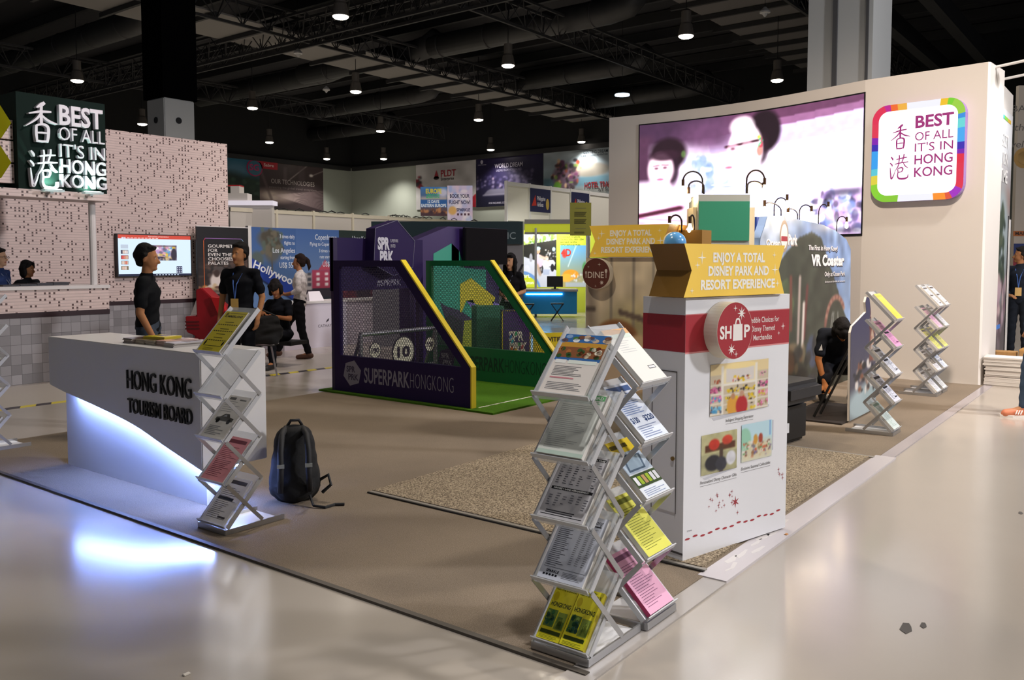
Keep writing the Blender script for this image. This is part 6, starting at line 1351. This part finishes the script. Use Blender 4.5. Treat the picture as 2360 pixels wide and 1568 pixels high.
# red folded paper junk-like display stand
p = DD(484, 730, 10.6); t = thing('red_model', 'red faceted cardboard boat shaped display beside the food banner', 'display model', (p[0], p[1], .003), -52.7)
RDM = mat('red_card', '#a01420', .4); kx = lambda x: (x - 484) / CF * 10.6; kz = lambda y: EYE + (HOR - y) / CF * 10.6
MB().prism([(kx(a), kz(b)) for a, b in ((438, 728), (464, 727), (463, 668), (476, 663), (500, 686), (530, 715), (519, 740), (475, 785), (458, 772), (440, 764))][::-1], -.16, .14).build('hull', RDM, t, bevel=.01)
MB().prism([(kx(a), kz(b)) for a, b in ((500, 684), (524, 686), (531, 716), (516, 724))][::-1], -.2, -.12).build('front_flap', mat('red_bright', '#d01a20', .4), t)
m = MB(); [m.box(kx(438), kx(470), -.17, -.16, kz(742 + i * 8), kz(739 + i * 8)) for i in range(3)]; m.build('fold_lines', mat('red_dark', '#5c0c14', .5), t)
MB().prism([(kx(444), 0), (kx(520), 0), (kx(505), kz(770)), (kx(455), kz(770))], -.1, .1).build('stand', RDM, t)
t = thing('easel_board', 'slanted white board on thin legs just left of the red boat display', 'board', tuple(DD(450, 730, 10.9) * np.array([1, 1, 0])), -52.7); m = MB(); m.bar((-.08, .05, 0), (.06, 0, kz(668)), .02, .02); m.bar((.12, .05, 0), (.06, 0, kz(668)), .02, .02); m.build('leg', ALU, t); MB().prism([(-.06, kz(735)), (.16, kz(735)), (.16, kz(670)), (.08, kz(670))], -.03, -.02).build('board', WHITE, t)
# ============================================================ BACKPACK
g = G(652, 1172); t = thing('backpack', 'black backpack standing on the carpet against the right side of the white desk', 'backpack', (3.47, 4.40, .014), -38)
CL = mat('black_nylon', '#08080a', .85, noise=.25, nscale=30, bump=.3); CLS = mat('black_webbing', '#17171a', .7)
def soft(name, pieces, m, parent, vox=.012, smooth=3, wob=0, smx=True, mods=None, seed=0):
    b = MB()
    for p in pieces: caps(b, *p)
    me = bpy.data.meshes.new('tmp'); me.from_pydata(b.v, [], b.f)
    o = bpy.data.objects.new('tmp', me); COL.objects.link(o)
    md = o.modifiers.new('r', 'REMESH'); md.mode = 'VOXEL'; md.voxel_size = vox
    if smooth:
        sm = o.modifiers.new('s', 'SMOOTH'); sm.iterations = smooth; sm.factor = .5
    bpy.context.view_layer.update(); dg = bpy.context.evaluated_depsgraph_get()
    m2 = bpy.data.meshes.new_from_object(o.evaluated_get(dg)); bpy.data.objects.remove(o); bpy.data.meshes.remove(me)
    n = len(m2.vertices); co = np.empty(n * 3, np.float32); m2.vertices.foreach_get('co', co); co = co.reshape(-1, 3)
    if wob:
        ph = seed * 1.7
        d = (np.sin(co[:, 2] * 38 + 9 * co[:, 0] + ph) * .5 + np.sin(co[:, 2] * 61 - 24 * co[:, 0] + 17 * co[:, 1] + ph)) * wob
        nr = np.empty(n * 3, np.float32); m2.vertices.foreach_get('normal', nr); co = co + nr.reshape(-1, 3) * d[:, None]; m2.vertices.foreach_set('co', co.ravel())
    m2.shade_smooth(); m2.name = name; m2.materials.clear(); m2.materials.append(m)
    return link(m2, name, parent)
def caps(b, p, q, r0, r1=None, sx=1.0, side=None):
    """tapered capsule from p to q; sx widens it along the side axis"""
    p, q = Vector(p), Vector(q); r1 = r0 if r1 is None else r1
    ax = q - p; L = ax.length
    if L < 1e-5: ax = Vector((0, 0, 1))
    ax = ax.normalized(); s = Vector(side) if side is not None else Vector((1, 0, 0))
    s = s - ax * s.dot(ax)
    if s.length < 1e-3: s = Vector((0, 1, 0)) - ax * ax.y
    s.normalize(); u = ax.cross(s); N = 14; rings = []
    for i in range(5): a = math.pi / 2 * (1 - i / 4); rings.append((-math.sin(a) * r0, max(math.cos(a), .02) * r0))
    for i in range(5): a = math.pi / 2 * i / 4; rings.append((L + math.sin(a) * r1, max(math.cos(a), .02) * r1))
    v = [p + ax * h + (s * math.cos(2 * math.pi * j / N) * sx + u * math.sin(2 * math.pi * j / N)) * r for h, r in rings for j in range(N)]
    f = [(i * N + j, i * N + (j + 1) % N, (i + 1) * N + (j + 1) % N, (i + 1) * N + j) for i in range(len(rings) - 1) for j in range(N)]
    f += [tuple(range(N - 1, -1, -1)), tuple((len(rings) - 1) * N + j for j in range(N))]
    b._add(v, f)
soft('body', [((0, .0, .12), (0, .06, .40), .115, .085, 1.45), ((0, -.04, .10), (0, .01, .30), .10, .08, 1.35), ((0, .02, .08), (0, .05, .2), .105, .1, 1.55)], CL, t, .01, 4, .002)
for s in (-1, 1):
    m = MB(); m.tube([(s * .05, .07, .46), (s * .075, -.06, .44), (s * .085, -.125, .34), (s * .085, -.155, .22), (s * .09, -.13, .09)], .019, 8); st = m.build('shoulder_strap', CLS, t, smooth=True)
    MB().box(s * .085 - .022, s * .085 + .022, -.172, -.155, .25, .272).build('reflector', mat('reflector', '#9aa0a0', .3, .3), st)
MB().tube([(-.04, .07, .475), (-.02, .06, .51), (.03, .06, .51), (.05, .07, .475)], .01, 7).build('top_handle', CLS, t, smooth=True)
m = MB(); m.tube([(.09, -.13, .06), (.11, -.2, .012), (.18, -.24, .008), (.24, -.19, .008), (.3, -.2, .008)], .009, 6); m.build('hip_belt', CLS, t)
m = MB(); m.tube([(.15, .0, .12), (.21, -.03, .16), (.225, -.05, .10), (.17, -.04, .05)], .012, 6); m.build('side_buckle', CLS, t)

# ============================================================ PEOPLE
SKIN = '#b98663'
BASE = dict(hipL=(.085, 0, .90), hipR=(-.085, 0, .90), kneL=(.095, -.015, .49), kneR=(-.095, -.015, .49), ankL=(.10, .02, .085), ankR=(-.10, .02, .085), toeL=(.12, -.15, .035), toeR=(-.12, -.15, .035),
            pel=(0, 0, .95), wai=(0, .005, 1.10), che=(0, .0, 1.28), nek=(0, .015, 1.44), hed=(0, -.012, 1.60), look=(0, -1, 0), shoL=(.175, .01, 1.385), shoR=(-.175, .01, 1.385),
            elbL=(.235, .03, 1.12), elbR=(-.235, .03, 1.12), wriL=(.235, -.05, .875), wriR=(-.235, -.05, .875), finL=(.225, -.075, .79), finR=(-.225, -.075, .79))
def V(p): return Vector(p)
def hand_pieces(w, f, side, curl=.35):
    """palm, four unequal bent fingers and a thumb leaving the side of the palm"""
    w, f = V(w), V(f); d = (f - w).normalized(); s = V(side); s = (s - d * s.dot(d)).normalized(); n = d.cross(s)
    P = [(w, w + d * .055, .021, .024, 1.5, s)]
    for i, (o, L) in enumerate(((-.030, .060), (-.010, .074), (.010, .070), (.029, .055))):
        k = w + d * .075 + s * o; m_ = k + (d * math.cos(curl) + n * math.sin(curl)) * L * .55; e = m_ + (d * math.cos(curl * 2.4) + n * math.sin(curl * 2.4)) * L * .5
        P += [(w + d * .05 + s * o * .9, k, .0105, .0095), (k, m_, .0092, .0082), (m_, e, .0082, .0068)]
    a = w + d * .018 - s * .026; b_ = a - s * .026 + d * .026 + n * .012; P += [(a, b_, .0125, .0105), (b_, b_ + d * .032 - s * .006 + n * .008, .0105, .0085)]
    return P
def person(name, label, loc, rz, pose=None, scale=1.0, skin=SKIN, hair=('short', '#15110f'), top=('short', '#121216'), bottom='#1b1d24', shoe='#1a1614', extras=None, female=False, curl=(.35, .35), clothes=True):
    J = dict(BASE)
    if female: J.update(shoL=(.155, .01, 1.385), shoR=(-.155, .01, 1.385), hipL=(.09, 0, .90), hipR=(-.09, 0, .90))
    J.update(pose or {}); J = {k: V(v) for k, v in J.items()}
    t = thing(name, label, 'person', loc, rz); t.scale = (scale,) * 3
    lk = J['look'].normalized(); hd = J['hed']; upv = (hd - J['nek']).normalized(); upv = (upv - lk * upv.dot(lk)).normalized(); rt = lk.cross(upv)   # face axes; rt = the viewer-left side
    fw_ = .95 if female else 1.0; H = lambda f_, u_, r_: hd + lk * f_ + upv * u_ + rt * r_
    B = []
    for s in 'LR':
        B += [(J['hip' + s], J['kne' + s], .078, .055), (J['kne' + s], J['ank' + s], .052, .036), (J['ank' + s], J['toe' + s], .038, .03)]
        B += [(J['sho' + s], J['elb' + s], .047 * fw_, .037 * fw_), (J['elb' + s], J['wri' + s], .036 * fw_, .025 * fw_)]
    side = (J['shoL'] - J['shoR']).normalized(); hs = (J['hipL'] - J['hipR']).normalized()
    B += [(J['pel'], J['wai'], .098, .09, 1.45, hs), (J['wai'], J['che'], .09, .105, 1.5, side), (J['che'], (J['shoL'] + J['shoR']) / 2, .105, .07, 1.6, side), (J['shoL'], J['shoR'], .05, .05), ((J['shoL'] + J['shoR']) / 2, hd - upv * .06, .052 * fw_, .048 * fw_)]
    head = [(H(-.012, .035, 0), H(-.03, .04, 0), .088, .088, .86, rt), (H(.012, -.02, 0), H(.03, -.075, 0), .066, .045, .92, rt), (H(.0, .02, 0), H(.02, -.03, 0), .08, .07, .88, rt), (H(.06, -.088, 0), H(.066, -.09, 0), .024, .022),
            (H(.085, .0, 0), H(.103, -.03, 0), .009, .0145), (H(.09, -.034, 0), H(.092, -.034, 0), .012, .012, 1.5, rt), (H(.076, -.063, -.014), H(.076, -.063, .014), .0085, .0085), (H(.07, .02, -.03), H(.07, .02, .03), .012, .012)]
    for sg in (-1, 1): head.append((H(-.008, .01, sg * .078), H(-.016, -.028, sg * .075), .017, .011, .45, rt))
    B += head
    B += hand_pieces(J['wriL'], J['finL'], lk if abs((J['finL'] - J['wriL']).normalized().dot(lk)) < .8 else side * -1, curl[0]) + hand_pieces(J['wriR'], J['finR'], lk if abs((J['finR'] - J['wriR']).normalized().dot(lk)) < .8 else side, curl[1])
    body = soft('body', B, VCM, t, .0085, 2); me = body.data
    co = np.empty(len(me.vertices) * 3, np.float32); me.vertices.foreach_get('co', co); co = co.reshape(-1, 3)
    col = np.tile(np.array(lin(skin)), (len(co), 1)); col *= 1.0
    def near(p, r, c, k=1): 
        d = np.linalg.norm(co - np.array(p), axis=1); w_ = np.clip((r - d) / (r * .35), 0, 1)[:, None] * k; col[:] = col * (1 - w_) + np.array(lin(c)) * w_
    for sg in (-1, 1):
        near(H(.082, .005, sg * .032), .0105, '#d2c6bc'); near(H(.088, .003, sg * .032), .0085, '#1d130f')
        for q in (.02, .032, .044): near(H(.082, .027, sg * q), .009, '#1f1611', .9)
    for q in (-.018, -.006, .006, .018): near(H(.083, -.062, q), .0105, '#9c4f48', .8)
    at = me.color_attributes.new('Col', 'FLOAT_COLOR', 'POINT'); at.data.foreach_set('color', np.c_[col, np.ones(len(col))].astype(np.float32).ravel())
    # hair
    kind, hc_ = hair; HM = mat('hair_' + hc_.strip('#'), hc_, .8, spec=.25, noise=.3, nscale=60, bump=.5)
    hp = [(H(-.03, .062, 0), H(-.048, .03, 0), .092, .088, .88, rt), (H(.018, .098, -.03), H(.018, .098, .03), .034, .034), (H(-.055, .0, 0), H(-.06, -.03, 0), .07, .05, 1.1, rt)]
    if kind == 'short': hp += [(H(-.01, .03, sg * .068), H(-.02, .0, sg * .07), .026, .016) for sg in (-1, 1)] + [(H(.045, .1, x), H(.06, .112, x + .01), .018, .008) for x in (-.035, -.01, .02, .04)]
    if kind == 'bob': hp += [(H(-.02, .04, sg * .075), H(.0, -.085, sg * .082), .04, .03) for sg in (-1, 1)] + [(H(-.06, .0, 0), H(-.055, -.09, 0), .075, .06, 1.2, rt), (H(.055, .075, .05), H(.03, .04, .082), .03, .02), (H(.06, .085, -.02), H(.035, .03, -.08), .03, .022)]
    if kind == 'tail': hp += [(H(-.01, .03, sg * .068), H(-.02, -.01, sg * .068), .028, .016) for sg in (-1, 1)] + [(H(-.12, .06, 0), H(-.15, .03, 0), .035, .035), (H(-.15, .03, 0), H(-.175, -.06, .0), .036, .03), (H(-.175, -.06, 0), H(-.165, -.14, 0), .03, .008)]
    if kind == 'long': hp += [(H(-.01, .04, sg * .072), H(.005, -.12, sg * .088), .038, .034) for sg in (-1, 1)] + [(H(.005, -.12, sg * .088), H(.02, -.27, sg * .095), .034, .015) for sg in (-1, 1)] + [(H(-.06, .0, 0), H(-.06, -.22, 0), .078, .05, 1.3, rt), (H(.045, .088, -.04), H(.045, .085, .04), .032, .032)]
    if kind == 'mop': hp += [(H(-.01, .02, sg * .07), H(.02, -.06, sg * .078), .042, .03) for sg in (-1, 1)] + [(H(.05, .06, -.05), H(.08, .03, -.03), .04, .03), (H(.06, .07, .0), H(.095, .02, .0), .04, .028), (H(.05, .06, .05), H(.08, .03, .03), .04, .03), (H(-.06, 0, 0), H(-.06, -.07, 0), .08, .06, 1.1, rt)]
    soft('hair', hp, HM, t, .009, 1, .0022)
    # clothes
    TM = top[2] if len(top) > 2 else mat('shirt_' + top[1].strip('#'), top[1], .9, spec=.15, noise=.12, nscale=9); BM = mat('trousers_' + bottom.strip('#'), bottom, .9, spec=.15, noise=.15, nscale=12)
    mid = (J['shoL'] + J['shoR']) / 2; g_ = .016
    T = [(J['pel'] - V((0, 0, .02)) if J['pel'].z > .8 else J['pel'], J['wai'], .110, .102, 1.42, hs), (J['wai'], J['che'], .102, .118, 1.48, side), (J['che'], mid, .118, .078, 1.6, side), (J['shoL'], J['shoR'], .061, .061), (mid, mid + (hd - mid) * .22, .075, .064)]
    for s in 'LR':
        a, e, w_ = J['sho' + s], J['elb' + s], J['wri' + s]
        if top[0] == 'short': T.append((a, a + (e - a) * .72, .059, .058))
        else: T += [(a, e, .060, .052), (e, e + (w_ - e) * (.86 if top[0] == 'long' else .45), .052, .042)]
    soft('shirt', T, TM, t, .012, 3, .0035, seed=len(label))
    Bt = [(J['pel'], J['pel'] + (J['wai'] - J['pel']) * .4, .112, .105, 1.38, hs)]
    for s in 'LR': Bt += [(J['hip' + s], J['kne' + s], .098, .072), (J['kne' + s], J['kne' + s] + (J['ank' + s] - J['kne' + s]) * .93, .070, .055)]
    soft('trousers', Bt, BM, t, .012, 3, .003, seed=len(label) + 1)
    SM = mat('shoe_' + shoe.strip('#'), shoe, .6)
    for s in 'LR':
        a, q = J['ank' + s], J['toe' + s]; d = (q - a); soft('shoe', [(a + V((0, 0, -.035)) - d * .15, q, .05, .042, .95), (a + V((0, 0, -.02)), a + V((0, 0, .0)), .052, .05)], SM, t, .01, 2)
    if extras: extras(t, J, H)
    return t
def lanyard(colr='#3a6ac0', card='#d8b060'):
    def f(t, J, H):
        c = J['che']; n = J['nek']; m = MB()
        for s in (-1, 1): m.tube([n + V((s * .06, .0, .015)), n + V((s * .055, -.075, -.06)), c + V((s * .02, -.135, -.02)), c + V((0, -.14, -.18))], .006, 6)
        l = m.build('lanyard', mat('lanyard' + colr, colr, .7), t); MB().box(-.045, .045, c.y - .150, c.y - .146, c.z - .31, c.z - .18).build('badge', mat('badge' + card, card, .4), l)
    return f
def both(*fs):
    def f(t, J, H):
        for g_ in fs: g_(t, J, H)
    return f
def glasses(t, J, H):
    m = MB()
    for sg in (-1, 1):
        m.tube([H(.10, .005 + .016 * math.sin(a), sg * .033 + .018 * math.cos(a)) for a in np.linspace(0, 2 * math.pi, 13)], .0028, 5); m.tube([H(.098, .01, sg * .055), H(.0, .012, sg * .084)], .0028, 5)
    m.tube([H(.10, .01, -.012), H(.10, .01, .012)], .0028, 5); m.build('glasses', BLACK, t)
def at_px(px_, dep): p = DD(px_, 603, dep); return (p[0], p[1])
x, y = at_px(338, 7.9)
person('person', 'man in black t-shirt and grey jeans standing before the wall television', (x, y, 0), 50, dict(look=(-.1, -1, -.05), elbR=(-.26, .02, 1.10), wriR=(-.27, -.10, .86), finR=(-.26, -.13, .775), elbL=(.24, .08, 1.12), wriL=(.25, .10, .87), finL=(.24, .10, .785), ankL=(.11, .06, .085), toeL=(.13, -.1, .035)), .985, '#a8744f', ('short', '#14110f'), ('short', '#0f1013'), '#39404a')
x, y = at_px(553, 10.0)
person('person', 'man in black polo with lanyard and yellow badge beside the red boat display', (x, y, 0), -62, dict(look=(-.25, -1, 0), elbL=(.25, .03, 1.11), wriL=(.24, -.08, .86)), 1.02, '#a97650', ('short', '#12100f'), ('short', '#101116'), '#14151a', extras=lanyard('#3c60a8', '#d9b060'))
x, y = at_px(690, 13.6)
PLAID = mat('plaid_shirt', '#d6cfca', .9, noise=.22, nscale=30)
person('person', 'woman in pale checked shirt and black trousers striding left past the counter', (x, y, 0), 217, dict(hipL=(.08, .0, .90), hipR=(-.08, -.04, .90), kneL=(.09, .04, .49), ankL=(.09, .16, .085), toeL=(.09, -.02, .035), kneR=(-.08, -.27, .53), ankR=(-.08, -.40, .11), toeR=(-.08, -.56, .05), elbL=(.22, .04, 1.13), wriL=(.12, -.20, 1.08), finL=(.05, -.27, 1.08), elbR=(-.23, -.02, 1.12), wriR=(-.14, -.24, 1.06), finR=(-.07, -.31, 1.07)), .96, '#b07a58', ('tail', '#241510'), ('half', '#d6cfca', PLAID), '#141418', '#5a3c2c', female=True)
x, y = at_px(648, 12.6)
def camera_bag(t, J, H):
    pass
SEAT = dict(pel=(0, 0, .50), wai=(0, -.03, .66), che=(0, -.07, .84), nek=(0, -.08, 1.0), hed=(0, -.14, 1.15), look=(.35, -1, -.35), shoL=(.165, -.07, .94), shoR=(-.165, -.07, .94), hipL=(.085, 0, .48), hipR=(-.085, 0, .48), kneL=(.13, -.42, .50), kneR=(-.13, -.42, .50), ankL=(.13, -.40, .09), ankR=(-.13, -.40, .09), toeL=(.14, -.56, .035), toeR=(-.14, -.56, .035),
            elbL=(.24, -.14, .72), elbR=(-.24, -.14, .72), wriL=(.12, -.34, .76), wriR=(-.12, -.34, .80), finL=(.05, -.40, .77), finR=(-.05, -.40, .82))
person('person', 'seated young person in dark top, leaning over a black bag beside the blue route wall', (x, y, 0), -75, SEAT, 1.0, '#a36c48', ('mop', '#14100e'), ('short', '#14161c'), '#14161c')
t = thing('bench', 'low black bench under the seated young person', 'bench', (x, y, 0), -75); MB().box(-.3, .3, -.2, .2, .33, .385).build('seat', BLACK, t); [MB().bar((a, b_, 0), (a, b_, .33), .03, .03).build('leg', DARK, t) for a in (-.27, .27) for b_ in (-.17, .17)]
x, y = at_px(600, 11.5)
t = thing('equipment_bag', 'bulky black equipment bag on a low stand between the badge man and the striding woman', 'bag', (x, y, 0), -52.7); soft('body', [((-.12, 0, .58), (.14, 0, .60), .14, .15), ((.05, 0, .72), (.16, 0, .74), .11, .09), ((-.05, -.05, .52), (.15, -.05, .52), .11, .11)], CL, t, .014, 3, .004)
m = MB(); [m.bar((a, 0, 0), (a * .6, 0, .45), .02, .02) for a in (-.2, .2)]; m.box(-.2, .2, -.12, .12, .43, .45); m.build('stand', ALU, t); MB().tube([(-.12, -.02, .82), (.02, -.02, .9), (.2, -.02, .82)], .012, 6).build('handle', CLS, t)
x, y = at_px(1176, 13.2)
HANDS = dict(elbL=(.22, .03, 1.13), elbR=(-.22, .03, 1.13), wriL=(.06, -.19, 1.05), wriR=(-.06, -.19, 1.05), finL=(-.01, -.24, 1.06), finR=(.01, -.25, 1.04))
person('person', 'woman with long black hair and black t-shirt standing behind the green mesh side', (x, y, 0), -70, dict(HANDS, look=(-.1, -1, 0)), .965, '#b98a68', ('long', '#0e0c0c'), ('short', '#131216'), '#16161a', extras=lanyard('#5a5f70', '#c8c8cc'), female=True)
# crouching person arranging something beside the standee
x, y = 9.5, 2.80
CR = dict(pel=(0, .02, .42), wai=(0, -.02, .58), che=(0, -.16, .74), nek=(0, -.28, .81), hed=(0, -.40, .84), look=(.1, -.55, -.85), shoL=(.17, -.22, .79), shoR=(-.17, -.22, .79), hipL=(.09, .02, .40), hipR=(-.09, .02, .40), kneL=(.17, -.38, .44), kneR=(-.16, -.30, .30), ankL=(.15, -.12, .10), ankR=(-.14, .06, .12), toeL=(.16, -.28, .035), toeR=(-.14, -.08, .035),
          elbR=(-.22, -.26, .50), wriR=(-.16, -.36, .25), finR=(-.13, -.42, .17), elbL=(.24, -.40, .58), wriL=(.20, -.60, .48), finL=(.16, -.67, .45))
def patch(t, J, H):
    a = J['shoR'] + (J['elbR'] - J['shoR']) * .45; MB().prism([(a.x - .03, a.z - .05), (a.x + .01, a.z - .05), (a.x - .0, a.z + .02)], a.y - .068, a.y - .064).build('sleeve_patch', mat('patch_white', '#cfcfcf', .6), t)
person('person', 'crouching person in dark polo shirt, head bowed, reaching down beside the standee', (x, y, .012), -66, CR, .98, '#9a6238', ('mop', '#120e0d'), ('short', '#1a1d24'), '#15161b', extras=patch)
x, y = at_px(2352, 13.8)
person('person', 'man in navy jacket with tan badge at the right edge, facing left', (x, y, 0), -90, dict(look=(-1, -.35, 0), elbR=(-.24, -.02, 1.12), wriR=(-.12, -.22, .98), finR=(-.05, -.27, .97)), 1.03, '#a06f4c', ('short', '#15110f'), ('long', '#1d222c'), '#1c2028', extras=lanyard('#3c62a8', '#c8a468'))
gp = G(2352, 955)
def stripes(t, J, H):
    for s in 'LR':
        a = J['ank' + s]; m = MB()
        for i in range(3): m.bar(a + V((-.062 if s == 'R' else .062, -.055 - .022 * i, -.05)), a + V((-.05 if s == 'R' else .05, -.035 - .022 * i, -.01)), .006, .01)
        m.build('shoe_stripes', mat('stripe_white', '#e8e4e0', .6), t)
        MB().slab([(a.x - .052, a.y + .07), (a.x + .052, a.y + .07), (a.x + .06, a.y - .12), (a.x + .02, a.y - .22), (a.x - .03, a.y - .22), (a.x - .058, a.y - .12)], a.z - .085, a.z - .062).build('shoe_sole', mat('stripe_white'), t)
person('person', 'walking person in blue jeans and orange trainers at the right edge', (gp[0] - .03, gp[1] - .13, 0), 205, dict(kneL=(.09, -.10, .49), ankL=(.10, -.13, .085), toeL=(.11, -.30, .035), kneR=(-.09, -.0, .49), ankR=(-.10, .30, .12), toeR=(-.10, .15, .04), elbR=(-.24, .06, 1.12), wriR=(-.22, .0, .88), finR=(-.22, -.02, .80)), 1.02, SKIN, ('short', '#15110f'), ('short', '#2a3a52'), '#3c4c60', '#cc7a58', extras=stripes)
x, y = at_px(4, 11.6)
x, y = AY(-2, 620, 12.5)[0], 12.5
person('person', 'man with glasses and blue shirt behind the tiled counter at the left frame edge', (x, y, 0), 40, dict(look=(-.05, -1, 0)), 1.0, '#c19a7c', ('short', '#171311'), ('short', '#24345c'), '#1c2028', extras=both(glasses, lanyard('#6c7890', '#c8c8cc')))
x, y = AY(64, 640, 12.75)[0], 12.75
person('person', 'woman with a dark bob and black jacket behind the tiled counter', (x, y, 0), 15, dict(look=(.35, -1, -.1)), .90, '#a37350', ('bob', '#120f0f'), ('long', '#15161a'), '#16161a', extras=lanyard('#5c6478', '#b8b8bc'), female=True)
